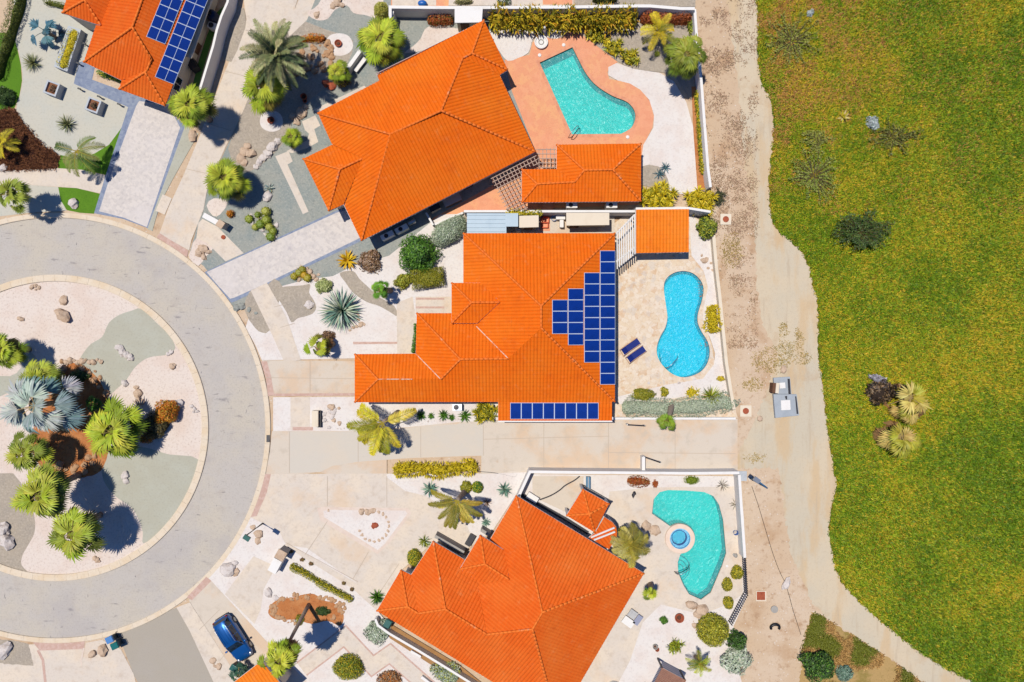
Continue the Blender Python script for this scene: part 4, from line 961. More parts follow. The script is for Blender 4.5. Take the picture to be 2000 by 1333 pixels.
# large rotated house at the top
VA = dict(W=(621, 222), n1=(742, 160), n2=(734, 144), N=(945, 40), E1=(992, 137), e2=(976, 147), E=(1046, 297), S=(706, 471), s1=(671, 400),
          R1=(763, 263), R2=(862, 217), R3=(904, 114), R4=(922, 105), w1=(649, 283), wW=(592, 311), wS=(642, 413), q1=(664, 331), q2=(709, 310))
FA = [('n2', 'N', 'R4', 'R3', 'R2', 'R1', 'W', 'n1'), ('N', 'E1', 'R4'), ('E1', 'e2', 'R3', 'R4'), ('e2', 'E', 'R2', 'R3'), ('E', 'S', 'R1', 'R2'),
      ('W', 'w1', 'q2', 's1', 'S', 'R1'), ('wW', 'w1', 'q2', 'q1'), ('wS', 'wW', 'q1'), ('wS', 's1', 'q2', 'q1')]
FA[0] = ('W', 'n1', 'n2', 'N', 'R4', 'R3', 'R2', 'R1')
hA, VA3 = house('tiled_house', 'large cream house with rotated orange hipped roof above the paver driveway', VA, FA, ['W', 'n1', 'n2', 'N', 'E1', 'e2', 'E', 'S', 's1', 'wS', 'wW', 'w1'], ROOFA)

# solar panel house in the middle
VB = dict(NW=(905, 456), NE=(1201, 456), SE=(1201, 785), r1=(1057, 598), r2=(1057, 641), v1=(993, 701), wn=(905, 612), nw2=(814, 612), sw2=(812, 691), r3=(899, 702), r4=(861, 741),
          fN=(693, 692), fS=(693, 786), r5=(738, 741))
FB = [('NW', 'NE', 'r1'), ('NE', 'SE', 'r2', 'r1'), ('wn', 'NW', 'r1', 'r2', 'v1'), ('nw2', 'wn', 'v1', 'r3'), ('sw2', 'nw2', 'r3', 'r4'),
      ('fN', 'sw2', 'r4', 'r5'), ('fS', 'fN', 'r5'), ('SE', 'fS', 'r5', 'r4', 'r3', 'v1', 'r2')]
VB2 = dict(a=(882, 553), b=(944, 553), c=(976, 591), d=(921, 591), e=(882, 632), f=(932, 632))
FB2 = [('a', 'b', 'c', 'd'), ('e', 'f', 'c', 'd'), ('e', 'a', 'd')]
VB3 = dict(a=(973, 822), b=(1195, 822), c=(1195, 783), d=(973, 783))
hB, VB3s = house('tiled_house', 'long orange roofed house carrying blue solar panels beside the figure eight pool', VB, FB, ['NW', 'NE', 'SE', 'fS', 'fN', 'sw2', 'nw2', 'wn'], ROOFA,
          extra=[(VB2, FB2, dict(ze=3.85, slope=.5)), (VB3, [('a', 'b', 'c', 'd')], dict(ze=2.55, slope=.25, caps=False))])
mb = MB()
for px in (980, 1050, 1120, 1188): q = P(px, 812); mb.box(q, (.25, .25, 2.4)); mb.build('porch_column', WHITE, hB); mb = MB()
a, b = P(973, 823.5, 2.5), P(1196, 823.5, 2.5); MB().box(((a.x+b.x)/2, a.y, 2.36), (b.x-a.x, .12, .16)).build('gutter', WHITE, hB)
mb = MB()
mb.prism([P(882, 553, 3.8)[:2], P(960, 553, 3.8)[:2], P(960, 632, 3.8)[:2], P(882, 632, 3.8)[:2]], 3.2, 3.78, top=False); mb.build('portico_beam', CREAM, hB)
for py in (558, 627): q = P(886, py, 3.5); MB().box((q.x, q.y, 0), (.35, .35, 3.3)).build('portico_column', CREAM, hB)

MORTAR = M('pale_mortar', (244, 206, 176), [('noise', 2.5, .45, .62, (232, 120, 50), .9)])
for a, b, f0, f1 in (('sw2', 'r4', 0, 1), ('wn', 'v1', .3, 1), ('r5', 'r4', 0, .55)):
    A, B = VB3s[a], VB3s[b]; MB().tube([A.lerp(B, f0)+Vector((0, 0, .09)), A.lerp(B, f1)+Vector((0, 0, .09))], .05, 6).build('valley_mortar', MORTAR, hB)
# pavilion beside the terrace
VP = dict(nw=(1087, 283), NE=(1252, 281), SE=(1252, 394), SW=(1019, 396), wn=(1019, 331), wv=(1087, 331), r1=(1141, 333), r2=(1197, 332), r3=(1049, 360), r4=(1123, 356))
FP = [('nw', 'NE', 'r2', 'r1'), ('NE', 'SE', 'r2'), ('SE', 'SW', 'r3', 'r4', 'r1', 'r2'), ('wv', 'nw', 'r1', 'r4'), ('wn', 'wv', 'r4', 'r3'), ('SW', 'wn', 'r3')]
house('pavilion', 'small orange roofed pool pavilion beside the brown lattice', VP, FP, ['nw', 'NE', 'SE', 'SW', 'wn', 'wv'], ROOFA, ze=2.7, slope=.42, cat='pavilion')

# lower house
VC = dict(N=(1008, 968), E=(1258, 1120), S=(1089, 1410), W=(736, 1193), r1=(1059, 1196), r2=(1040, 1229), v1=(951, 1239), V=(927, 1105), n2=(846, 1057), r3=(870, 1190), w2=(803, 1123), v2=(817, 1198), n3=(783, 1113), r4=(796, 1185))
FC = [('N', 'E', 'r1'), ('E', 'S', 'r2', 'r1'), ('S', 'W', 'r4', 'v2', 'r3', 'v1', 'r2'), ('W', 'n3', 'r4'), ('n3', 'w2', 'v2', 'r4'), ('w2', 'n2', 'r3', 'v2'), ('n2', 'V', 'v1', 'r3'), ('V', 'N', 'r1', 'r2', 'v1')]
VC2 = dict(a=(898, 1112), b=(938, 1045), c=(988, 1077), d=(994, 1132), e=(947, 1102), f=(945, 1142))
FC2 = [('a', 'b', 'e'), ('b', 'c', 'd', 'e'), ('f', 'a', 'e', 'd')]
hC, VC3 = house('tiled_house', 'lower house with rotated red orange roof between broad driveway and angular pool', VC, FC, ['N', 'E', 'S', 'W', 'n3', 'w2', 'n2', 'V'], ROOFC,
          extra=[(VC2, FC2, dict(ze=3.8, slope=.5))], wallmat=WHITE)
mb = MB(); mb.prism([P(904, 1112, 3.7)[:2], P(938, 1054, 3.7)[:2], P(980, 1080, 3.7)[:2], P(946, 1136, 3.7)[:2]], 2.9, 3.72, top=False); mb.build('portico_wall', GREYW, hC)
# parapets along its north eaves
mb = MB()
for a, b in (((850, 1048), (906, 1080)), ((940, 1036), (956, 1046))):
    A, B = P(*a, 1.5), P(*b, 1.5); m = (A+B)/2; d = B-A; mb.box((m.x, m.y, 0), (d.length, .3, 1.5), math.atan2(d.y, d.x)); mb.build('side_wall', GREYW, hC); mb = MB()

# upper left house
VD = dict(a=(164, 122), b=(187, 55), c=(215, -22), d=(303, -60), v0=(238, 158), r1=(259, 54), r0=(305, -60), w1=(233, 175), w2=(323, 208), q=(284, 142), v1=(288, 138), h=(296, 116), NE=(414, -60))
FD = [('a', 'c', 'd', 'r0', 'r1'), ('v0', 'a', 'r1', 'h', 'v1'), ('w1', 'v0', 'v1', 'q'), ('w2', 'w1', 'q'), ('NE', 'w2', 'q', 'v1', 'h', 'r1', 'r0')]
VD = dict(a=(164, 122), c=(225, -60), v0=(238, 158), r1=(259, 54), r0=(300, -60), w1=(233, 175), w2=(323, 208), q=(284, 142), v1=(288, 138), h=(296, 116), NE=(423, -60))
FD = [('a', 'c', 'r0', 'r1'), ('v0', 'a', 'r1', 'h', 'v1'), ('w1', 'v0', 'v1', 'q'), ('w2', 'w1', 'q'), ('NE', 'w2', 'q', 'v1', 'h', 'r1', 'r0')]
VD2 = dict(a=(122, 26), b=(198, 51), c=(230, -40), d=(148, -60), e=(166, 1), f=(188, -60))
FD2 = [('a', 'b', 'e'), ('d', 'a', 'e', 'f'), ('b', 'c', 'f', 'e')]
hD, VD3 = house('tiled_house', 'upper left house with deep orange roof and two columns of solar panels', VD, FD, ['a', 'v0', 'w1', 'w2', 'NE', 'c'], ROOFD, slope=.5,
          extra=[(VD2, FD2, dict(ze=3.3, slope=.5))], wallmat=CREAM)
mb = MB(); mb.prism([P(128, 26, 3.2)[:2], P(194, 46, 3.2)[:2], P(226, -40, 3.2)[:2], P(150, -60, 3.2)[:2]], 0, 3.2, top=False); mb.build('wing_wall', CREAM, hD)
MB().prism([P(*p, 2.4)[:2] for p in ((404, -10), (417, -10), (374, 114), (362, 112))], 2.28, 2.4).build('canopy', CREAM, hD)

# gazebo and bar roof
VG = dict(N=(1138, 955), E=(1190, 984), S=(1161, 1040), W=(1106, 1007), t=(1151, 1004))
FG = [('N', 'E', 't'), ('E', 'S', 't'), ('S', 'W', 't'), ('W', 'N', 't')]
V3 = solve_roof(VG, FG, 2.7, .5); gz = thing('gazebo', 'small square gazebo with pyramid orange roof behind the lower house', 'gazebo', centre(V3))
roof(gz, V3, FG, ROOFC)
for k in 'NESW': q = V3[k]*.93+V3['t']*.07; MB().box((q.x, q.y, 0), (.2, .2, 2.72)).build('post', WHITE, gz)
bar = [(1162, 1041), (1180, 1010), (1196, 1020), (1203, 1029), (1205, 1040), (1204, 1050), (1189, 1073), (1150, 1050)]
VK = {str(i): p for i, p in enumerate(bar)}
V3 = {k: P(*p, 2.55) for k, p in VK.items()}
for k in V3: 
    e = (V3['7']-V3['0']).normalized()
V3 = {k: P(*p, z) for (k, p), z in zip(VK.items(), (2.75, 2.6, 2.5, 2.45, 2.42, 2.42, 2.5, 2.75))}
bk = thing('bar_roof', 'rounded orange lean-to roof with white flashing attached to the gazebo', 'shelter', centre(V3))
roof(bk, V3, [('0', '7', '6', '5', '4', '3', '2', '1')][::1], ROOFC, caps=False)
for k in ('2', '4', '6'): q = V3[k]; MB().tube([(q.x-.1, q.y, 0), (q.x-.1, q.y, 2.4)], .07).build('post', WHITE, bk)
for a, b in (((1154, 1050), (1200, 1031)), ((1160, 1055), (1201, 1039))):
    A, B = P(*a, 2.78), P(*b, 2.6); MB().tube([A+Vector((0, 0, .04)), B+Vector((0, 0, .04))], .09, 6).build('flashing', WHITE, bk)

# lean-to with lighter tiles beside the white pergola
VL = dict(a=(1345, 493), b=(1242, 495), c=(1242, 410), d=(1345, 409))
V3 = solve_roof(VL, [('a', 'b', 'c', 'd')], 2.5, .12); ln = thing('lean_to_shelter', 'bright orange lean-to shelter roof between pergola and patio', 'shelter', centre(V3))
roof(ln, V3, [('a', 'b', 'c', 'd')], ROOFE, caps=False)
for p in ((1248, 488), (1294, 488), (1339, 488)): q = P(*p, 2.4); MB().box((q.x, q.y, 0), (.22, .22, 2.4)).build('post', WHITE, ln)
q = [P(*p, 2.9) for p in ((1246, 414), (1342, 413), (1342, 417), (1246, 418))]; MB().prism([(v.x, v.y) for v in q], 0, 2.7).build('back_wall', CREAM, ln)
# roof at the bottom edge
VE = dict(a=(450, 1338), b=(511, 1291), c=(560, 1350), d=(500, 1398))
V3 = solve_roof(VE, [('a', 'b', 'c', 'd')], 3.0, .14)
he = thing('garage', 'bright orange flat pitched roof at the bottom edge beside a fan palm', 'garage', centre(V3)); roof(he, V3, [('a', 'b', 'c', 'd')], ROOFE, caps=False)
walls_under(he, ['a', 'b', 'c', 'd'], V3, .4, CREAM)

# ================================================================ SOLAR PANELS
PVF = M('panel_frame', (214, 226, 240), rough=.5)
PVC = M('solar_cells', (8, 46, 128), [('noise', .8, .4, .7, (6, 36, 104), .6), ('noise', 7, .45, .7, (14, 70, 164), .5, (1, 6, 1))], rough=.3, spec=.4, k=.8)
def panel(c4, z, label, group, split=0):
    """c4: four corners on the roof (already 3-D), lifted z above the tiles"""
    c4 = [Vector(v) for v in c4]; n = (c4[1]-c4[0]).cross(c4[3]-c4[0]).normalized()
    if n.z < 0: n = -n
    ctr = sum(c4, Vector())/4+n*z
    t = thing('solar_panel', label, 'solar panel', tuple(ctr), group)
    def slab(k, z0, z1):
        vs = [ctr+(p+n*z-ctr)*k+n*z0 for p in c4]+[ctr+(p+n*z-ctr)*k+n*z1 for p in c4]
        return vs, [(3, 2, 1, 0), (4, 5, 6, 7), (0, 1, 5, 4), (1, 2, 6, 5), (2, 3, 7, 6), (3, 0, 4, 7)]
    flip = (c4[1]-c4[0]).cross(c4[3]-c4[0]).z < 0
    def add(mb, sl): vs, fs = sl; mb.add(vs, [tuple(reversed(f)) for f in fs] if flip else fs)
    mb = MB(); add(mb, slab(.995, -.02, .02)); mb.build('frame', PVF, t)
    mb = MB()
    L = [(p+n*z-ctr) for p in c4]; w = (L[1]-L[0]).length; h = (L[3]-L[0]).length; e1 = (L[1]-L[0])/w; e2 = (L[3]-L[0])/h
    nb = 2 if split else 1; iw = w/2-.038
    for j in range(nb):
        x0 = -iw+j*(2*iw/nb)+(.02 if j else 0); x1 = -iw+(j+1)*(2*iw/nb)-(.02 if j < nb-1 else 0)
        vs = [ctr+e1*x+e2*y+n*.026 for x, y in ((x0, -h/2+.035), (x1, -h/2+.035), (x1, h/2-.035), (x0, h/2-.035))]
        mb.add(vs, [(3, 2, 1, 0)] if flip else [(0, 1, 2, 3)])
    mb.build('cell_sheet', PVC, t)
def plane_of(V3, f):
    A = np.array([[V3[k].x, V3[k].y, 1] for k in f]); return np.linalg.lstsq(A, np.array([V3[k].z for k in f]), rcond=None)[0]
def onplane(px, py, pl, lift=.12):
    z = 3.0
    for _ in range(12): p = P(px, py, z); z = pl[0]*p.x+pl[1]*p.y+pl[2]+lift
    return P(px, py, z)
NUM = ['first', 'second', 'third', 'fourth', 'fifth', 'sixth', 'seventh', 'eighth', 'ninth', 'tenth', 'eleventh', 'twelfth']
plE = plane_of(VB3s, FB[1]); gE = 'solar panels on the stepped array of the middle house'
cn = ['leftmost column, beside the roof ridge', 'second column from the left', 'third column from the left', 'tall column along the eave']
for ci, (x0, x1, y0, y1, n) in enumerate(((1078.5, 1108.5, 586, 652.5, 3), (1109.5, 1139.5, 564, 674.5, 5), (1141, 1171, 533, 708.5, 8), (1172, 1201.5, 490, 751.5, 12))):
    for i in range(n):
        ya, yb = y0+(y1-y0)*i/n, y0+(y1-y0)*(i+1)/n
        panel([onplane(x, y, plE) for x, y in ((x0, ya), (x1, ya), (x1, yb), (x0, yb))], .0, f'blue solar panel, {NUM[i]} from the top in the {cn[ci]}', gE)
plS = plane_of(solve_roof(VB3, [('a', 'b', 'c', 'd')], 2.55, .25), ('a', 'b', 'c', 'd'))
for i in range(8):
    xa, xb = 996.5+172.5*i/8, 996.5+172.5*(i+1)/8
    panel([onplane(x, y, plS) for x, y in ((xa, 787), (xb, 787), (xb, 819), (xa, 819))], 0, f'blue solar panel, {NUM[i]} from the left in the row above the lane', 'solar panels in the row on the porch roof')
plD = plane_of(VD3, FD[4]); ux, uy = 37.2, 15.0; vx, vy = 8.6, -21.4
for col, (ox, oy, n) in enumerate(((285.5, 72, 5), (302.5, 150.5, 9))):
    for i in range(n):
        q = [(ox+vx*j+ux*s, oy+vy*j+uy*s) for s, j in ((0, i), (1, i), (1, i+1), (0, i+1))]
        panel([onplane(x, y, plD) for x, y in q], 0, f'blue solar panel on the deep orange roof, {"left" if col == 0 else "right"} column, {NUM[i]} from bottom', 'solar panels on the upper left house', 1)

# ================================================================ WALLS, FENCES, PERGOLAS
wall('boundary_wall', 'white boundary wall running along the top edge behind the hedges', 'wall', [(762, 60), (762, 14), (862, 15), (950, 15), (1120, 14), (1235, 12), (1270, 12), (1330, 17), (1357, 17)], 1.9, .28, WHITE)
wall('boundary_wall', 'short white wall stub joining the top wall beside a round shrub', 'wall', [(750, 52), (763, 36), (767, 22)], 1.6, .25, WHITE)
wall('boundary_wall', 'low thick white wall with rectangular slab beside the fan palms', 'wall', [(704, 98), (674, 140)], 1.1, .35, WHITE)
q = P(705, 130); a = thing('garden_bench', 'narrow white bench on the blue grey gravel behind the large roof', 'bench', tuple(q)); mb = MB(); an = math.atan2(30, 24)
mb.box((q.x, q.y, .36), (1.6, .42, .1), math.atan2(28, 22)); mb.build('seat', WHITE, a)
for s in (-1, 1): MB().box((q.x+s*.5*math.cos(an), q.y+s*.5*math.sin(an), 0), (.14, .36, .355), an).build('leg', GREYW, a)
wall('boundary_wall', 'white boundary wall between top right garden and dirt strip', 'wall', [(1357, 18), (1360, 60), (1364, 110), (1370, 160), (1376, 240), (1383, 330), (1388, 366)], 1.5, .25, WHITE)
wall('boundary_wall', 'white wall separating the upper terrace from the side yard', 'wall', [(906, 413), (1100, 413), (1240, 413)], 2.0, .22, WHITE)
wall('boundary_wall', 'white wall behind the bright lean-to roof beside yellow bushes', 'wall', [(1242, 408), (1345, 407), (1388, 414)], 2.2, .22, WHITE)
wall('boundary_wall', 'low cream wall between middle pool garden and dirt strip', 'wall', [(1394, 460), (1399, 520), (1406, 580), (1413, 650), (1419, 710), (1427, 760), (1434, 800)], .8, .3, CREAM)
wall('boundary_wall', 'low white wall below the silvery hedge of the middle garden', 'wall', [(1192, 818), (1250, 818), (1340, 818), (1437, 818)], .6, .22, WHITE)
wall('boundary_wall', 'white wall between the wide lane and the lower pool garden', 'wall', [(1012, 972), (1035, 922), (1110, 923), (1230, 924), (1350, 925), (1444, 924)], 1.8, .26, WHITE)
wall('boundary_wall', 'white wall along the right side of the lower pool garden', 'wall', [(1444, 928), (1448, 990), (1453, 1060), (1455, 1090)], 1.5, .26, WHITE)
wall('boundary_wall', 'tall white wall beside the upper left house and beige lane', 'wall', [(452, -40), (444, 5), (432, 32), (423, 60), (416, 90), (402, 136), (388, 182)], 1.8, .22, WHITE)
wall('boundary_wall', 'white wall along the brown strip beside the lower house', 'wall', [(733, 1210), (738, 1222), (760, 1238), (818, 1272), (880, 1310), (960, 1360)], 1.0, .22, WHITE)
wall('mailbox_wall', 'white mailbox wall with a dark topped pillar beside the beige pad', 'wall', [(397, 420), (426, 436)], 1.0, .5, WHITE)
def pillar(px, py, h, s, rot, label, name='gate_pillar'):
    q = P(px, py, h); t = thing(name, label, 'pillar', (q.x, q.y, 0))
    MB().box((q.x, q.y, 0), (s, s, h-.08), rot).build('shaft', GREYW, t); MB().box((q.x, q.y, h-.08), (s*1.15, s*1.15, .08), rot).build('cap', STONE, t)
pillar(430, 438, 1.3, .6, R(-35), 'grey pillar at the end of the upper white mailbox wall')
wall('mailbox_wall', 'white mailbox wall with a grey pillar at the low olive hedge', 'wall', [(530, 1118), (543, 1094)], 1.3, .85, WHITE)
pillar(548, 1085, 1.6, .8, R(60), 'grey pillar at the end of the lower white mailbox wall')
wall('mailbox_wall', 'pale mailbox slab with dark slot in the white gravel strip', 'wall', [(615, 803), (615, 834)], .9, .6, CREAM)
MBs = MB(); q = P(626, 818); MBs.box((q.x, q.y, 0), (.3, 1.6, .5)); tag(MBs.build('slot_planter', DARK), 'dark narrow box planter beside the pale mailbox slab', 'planter')

def clip_line(poly, p, d):
    ts = []
    for i in range(len(poly)):
        a, b = Vector(poly[i]), Vector(poly[(i+1) % len(poly)]); e = b-a; den = d.x*e.y-d.y*e.x
        if abs(den) < 1e-9: continue
        w_ = a-p; t = (w_.x*e.y-w_.y*e.x)/den; s = (w_.x*d.y-w_.y*d.x)/den
        if 0 <= s < 1: ts.append(t)
    ts.sort(); return [(p+d*ts[i], p+d*ts[i+1]) for i in range(0, len(ts)-1, 2)]
def lattice(mb, poly, z, dirs, w, h):
    poly = [Vector((P(*p, z).x, P(*p, z).y)) for p in poly]; c = sum(poly, Vector((0, 0)))/len(poly)
    for di, (ang, sp) in enumerate(dirs):
        d = Vector((math.cos(R(ang)), math.sin(R(ang)))); n = Vector((-d.y, d.x))
        for i in range(-80, 81):
            for a, b in clip_line(poly, c+n*(i*sp), d):
                if (b-a).length < .15: continue
                m = (a+b)/2; mb.box((m.x, m.y, z-h*di*1.02), ((b-a).length, w, h), math.atan2(d.y, d.x))
lt = thing('lattice_pergola', 'weathered brown lattice pergola between large roof and pavilion', 'pergola', tuple(P(1020, 350)))
mb = MB(); lattice(mb, [(955, 342), (1046, 298), (1052, 322), (1019, 330), (1019, 396), (1035, 410), (992, 412), (985, 404)], 2.45, ((27, .36), (117, .36)), .07, .07); mb.build('lattice', TAUPE, lt)
mb = MB(); lattice(mb, [(1047, 292), (1086, 288), (1086, 330), (1052, 330)], 2.4, ((0, .42), (90, .36)), .07, .07); mb.build('lattice', TAUPE, lt)
for p in ((962, 348), (990, 408), (1030, 408), (1050, 300), (1082, 326)): q = P(*p, 2.3); MB().box((q.x, q.y, 0), (.12, .12, 2.3)).build('post', TAUPE, lt)
pg = thing('white_pergola', 'white slatted pergola between solar panel roof and lean-to', 'pergola', tuple(P(1222, 470)))
for a, b in (((1203, 458), (1240, 420)), ((1203, 512), (1240, 484))):
    A, B = P(*a, 2.45), P(*b, 2.45); MB().tube([A, B], .1, 4).build('beam', WHITE, pg)
for i in range(9):
    x = 1205+4.3*i; y0 = 452-4.1*i; y1 = 526-3.6*i
    A, B = P(x, y0, 2.6), P(x+.5, y1, 2.6); m = (A+B)/2; MB().box((m.x, m.y, 2.53), ((B-A).length, .09, .14), math.atan2((B-A).y, (B-A).x)).build('slat', WHITE, pg)
for p in ((1205, 457), (1205, 511), (1238, 422), (1238, 486)): q = P(*p, 2.4); MB().box((q.x, q.y, 0), (.14, .14, 2.4)).build('post', WHITE, pg)
fc = thing('picket_fence', 'dark picket fence around the lower right corner of the garden', 'fence', tuple(P(1460, 1165)))
for a, b in (((1456, 1072), (1461, 1164)), ((1461, 1164), (1430, 1222))):
    A, B = P(*a, 1.3), P(*b, 1.3); A.z = B.z = 0; d = B-A; n = int(d.length/.22); mb = MB()
    for i in range(n+1): q = A+d*i/n; mb.box(q, (.07, .07, 1.3), math.atan2(d.y, d.x))
    mb.build('pickets', DARK, fc)
    for z in (.25, 1.1): m = (A+B)/2; MB().box((m.x, m.y, z), (d.length, .05, .06), math.atan2(d.y, d.x)).build('rail', DARK, fc)
for a, b, lab in (((1258, 893), (1290, 904), 'thin dark metal barrier bar across the wide lane'), ((1226, 830), (1259, 832), 'thin dark rail lying beside the low white wall')):
    A, B = P(*a, 1.0), P(*b, 1.0); t = thing('barrier', lab, 'barrier', (A.x, A.y, 0)); MB().tube([A, B], .06, 8).build('bar', DARK, t, smooth=True)
    MB().box((A.x, A.y, 0), (.14, .14, 1.0)).build('post', WHITE, t); MB().box((B.x, B.y, 0), (.1, .1, .98)).build('post', WHITE, t)
wall('boundary_wall', 'short white wall spur carrying the barrier bar beside the lane', 'wall', [(1257, 893), (1257, 921)], 1.1, .3, WHITE)
# ================================================================ PLANTS
YG = [(188, 194, 54), (164, 178, 38), (138, 156, 30), (110, 132, 26), (118, 112, 34)]
GG = [(176, 182, 58), (150, 160, 46), (122, 136, 36), (96, 108, 32)]
YEL = [(230, 202, 30), (240, 216, 56), (206, 180, 26), (176, 160, 24)]
OLV = [(150, 146, 30), (126, 126, 22), (176, 166, 46), (104, 110, 18)]
GRN = [(86, 132, 34), (66, 110, 26), (110, 152, 48), (52, 90, 22)]
DKG = [(52, 80, 26), (38, 62, 20), (68, 94, 34), (80, 100, 40)]
SIL = [(200, 208, 178), (178, 190, 158), (214, 218, 196), (150, 166, 136)]
BLU = [(186, 194, 180), (152, 172, 164), (210, 212, 196), (124, 154, 150), (176, 168, 130)]
AGV = [(110, 150, 128), (140, 174, 150), (84, 124, 106), (168, 190, 164)]
RED = [(168, 84, 34), (190, 104, 44), (140, 66, 28), (120, 86, 26), (110, 100, 26)]
ORG_ = [(212, 120, 20), (226, 146, 34), (190, 98, 18), (170, 140, 30)]
BRN = [(140, 106, 70), (112, 80, 52), (166, 130, 92), (90, 66, 44)]
DUS = [(146, 140, 82), (120, 118, 66), (168, 156, 98), (100, 98, 54)]
FE = [(150, 152, 96), (122, 130, 78), (176, 172, 118), (94, 106, 62)]
# --- island
fan_palm(70, 792, 80, 5.0, 'large silvery blue fan palm in the middle of the island', BLU, 26, seed=1, pet=(228, 190, 124), segs=18, name='blue_fan_palm', droop=.7, spread=72)
fan_palm(76, 742, 46, 3.6, 'green fan palm just behind the large silvery blue palm', GG, 34, seed=2)
fan_palm(6, 684, 44, 3.4, 'yellow green fan palm at the left edge of the island', YG, 36, seed=3)
fan_palm(222, 843, 62, 3.6, 'yellow green fan palm beside the round orange shrub on the island', YG, 36, lean=(205, 850), seed=4)
fan_palm(50, 886, 46, 4.0, 'green fan palm below the large silvery blue palm', GG+YG[:1], 24, lean=(92, 868), seed=5)
fan_palm(82, 968, 62, 5.6, 'leaning green fan palm below the orange soil bed', [GG[0], YG[1], GG[1], GG[2], GG[3], (110, 96, 40)], 38, lean=(156, 926), seed=6)
fan_palm(143, 1043, 60, 4.8, 'leaning green fan palm on the white lower part of the island', [GG[0], YG[1], GG[1], GG[2], GG[3], (110, 96, 40)], 38, lean=(196, 1006), seed=7)
fan_palm(182, 790, 20, 1.0, 'small shaded fan palm among the island stones', GRN, 14, seed=8)
shrub(322, 806, 27, 26, 1.9, 'round orange flowering shrub on the island', ORG_, .17, seed=1)
shrub(300, 832, 34, 28, 1.3, 'dark olive shrub below the round orange shrub', [(70, 66, 36), (92, 84, 44), (56, 52, 30), (110, 90, 40)], .2, seed=2)
shrub(284, 858, 16, 10, .6, 'small brown orange shrub at the edge of the dark olive shrub', ORG_+BRN, .14)
shrub(152, 735, 22, 14, .8, 'low dark shrub among the stones behind the blue palm', DKG, .18)
tuft(76, 922, 14, 8, .5, 'dry yellow grass clump at the edge of the orange soil', [(200, 160, 80), (176, 132, 62)], 90, .4, .05)
# --- upper left garden
hedge([(38, -40), (34, 0), (18, 52), (0, 104), (-14, 150)], 20, 1.3, 'long clipped green hedge in the upper left corner', [(92, 104, 30), (120, 124, 40), (66, 80, 24)], .15, seed=3, box=True)
fan_palm(90, 62, 36, 1.3, 'low blue fan palm in the pale gravel beside the planter hedge', [(70, 112, 124), (96, 138, 146), (48, 86, 100)], 9, seed=9, segs=9, spread=60, pet=(110, 120, 110), name='blue_fan_palm')
an = math.atan2(81, -28); c = P(131.5, 94, .5)
pb = thing('planter_box', 'long grey planter box holding a yellow green hedge', 'planter', (c.x, c.y, 0))
q = [P(*p, .8) for p in ((133, 50), (158, 58), (131, 140), (105, 130))]; MB().prism([(v.x, v.y) for v in q], 0, .78).build('box', PLANTER, pb)
hedge([(144, 58), (119, 132)], 22, .42, 'clipped yellow green hedge growing in the long grey planter', YEL[:2]+[(176, 172, 44), (150, 150, 34)], .14, seed=5, box=True, z0=.75, wob=.05)
def planter(px, py, lab, lab2):
    c = P(px, py, .6); rt = R(-20); t = thing('planter_box', lab, 'planter', (c.x, c.y, 0)); s = 1.3; mb = MB()
    for dx, dy, sx, sy in ((0, -s/2+.08, s, .16), (0, s/2-.08, s, .16), (-s/2+.08, 0, .16, s-.32), (s/2-.08, 0, .16, s-.32)):
        mb.box((c.x+dx*math.cos(rt)-dy*math.sin(rt), c.y+dx*math.sin(rt)+dy*math.cos(rt), 0), (sx, sy, .8), rt)
    mb.build('box', PLANTER, t); MB().box((c.x, c.y, 0), (s-.3, s-.3, .62), rt).build('earth', MULCH, t)
    shrub(px, py, 9, 9, 1.15, lab2, [(120, 80, 60), (96, 84, 50), (150, 110, 80), (70, 76, 40)], .14, 260, name='shrub', seed=int(px))
planter(103, 174, 'square white planter left of its twin on the pale gravel', 'brownish shrub in the left square planter')
planter(184, 207, 'square white planter nearer the paver driveway', 'brownish shrub in the right square planter')
for (x, y, l) in ((62, 122, 'spiky dry green tuft left of the long planter'), (129, 242, 'spiky dry green tuft below the two square planters')):
    rosette(x, y, 20, .8, l, FE, 90, .05, name='spiky_grass', cat='ornamental grass', els=(80, 8))
for (x, y, l) in ((155, 174, 'small black path light left of the blue grey path'), (193, 189, 'small black path light in the middle along the blue grey path'), (232, 204, 'small black path light nearest the paver driveway'), (152, 124, 'small black path light at the corner of the roof'), (165, 86, 'small black path light beside the long planter')):
    c = P(x, y, .4); t = thing('path_light', l, 'path light', (c.x, c.y, 0)); MB().box((c.x, c.y, 0), (.09, .09, .5)).build('post', BLACK, t); MB().box((c.x+.06, c.y-.03, .5), (.3, .16, .07), R(-20)).build('head', BLACK, t)
feather_palm(150, 296, 46, 2.6, 'small feather palm with brownish green fronds on the lawn crescent', [(104, 126, 46), (80, 104, 34), (128, 136, 64)], 9, seed=2, azs=(165, 215, 240, 265, 300, 340, 20, 50, 320), droop=1.2, wl=.26)
fan_palm(22, 378, 44, 3.6, 'yellow green fan palm beside the sidewalk at the left edge', [(150, 162, 50), (124, 140, 40), (180, 184, 80)], 18, lean=(50, 386), seed=11, segs=14)
shrub(4, 186, 22, 20, 1.2, 'dark green shrub on the lawn at the left edge', DKG, .2)
feather_palm(6, 280, 30, 1.6, 'yellowing small palm in the brown mulch at the left edge', YEL+BRN[:1], 9, seed=5)
fan_palm(371, 206, 47, 4.2, 'bright fan palm between upper left house and beige lane', YG, 42, seed=12)
hedge([(189, 141), (214, 149), (238, 158)], 11, .8, 'low green hedge tucked under the upper left roof edge', GRN[:2]+YEL[:1], .15, seed=14)
hedge([(84, 2), (106, 6), (128, 13)], 12, .9, 'clipped hedge at the top beside the small roof wing', [(120, 124, 36), (92, 104, 30)], .15, seed=15)
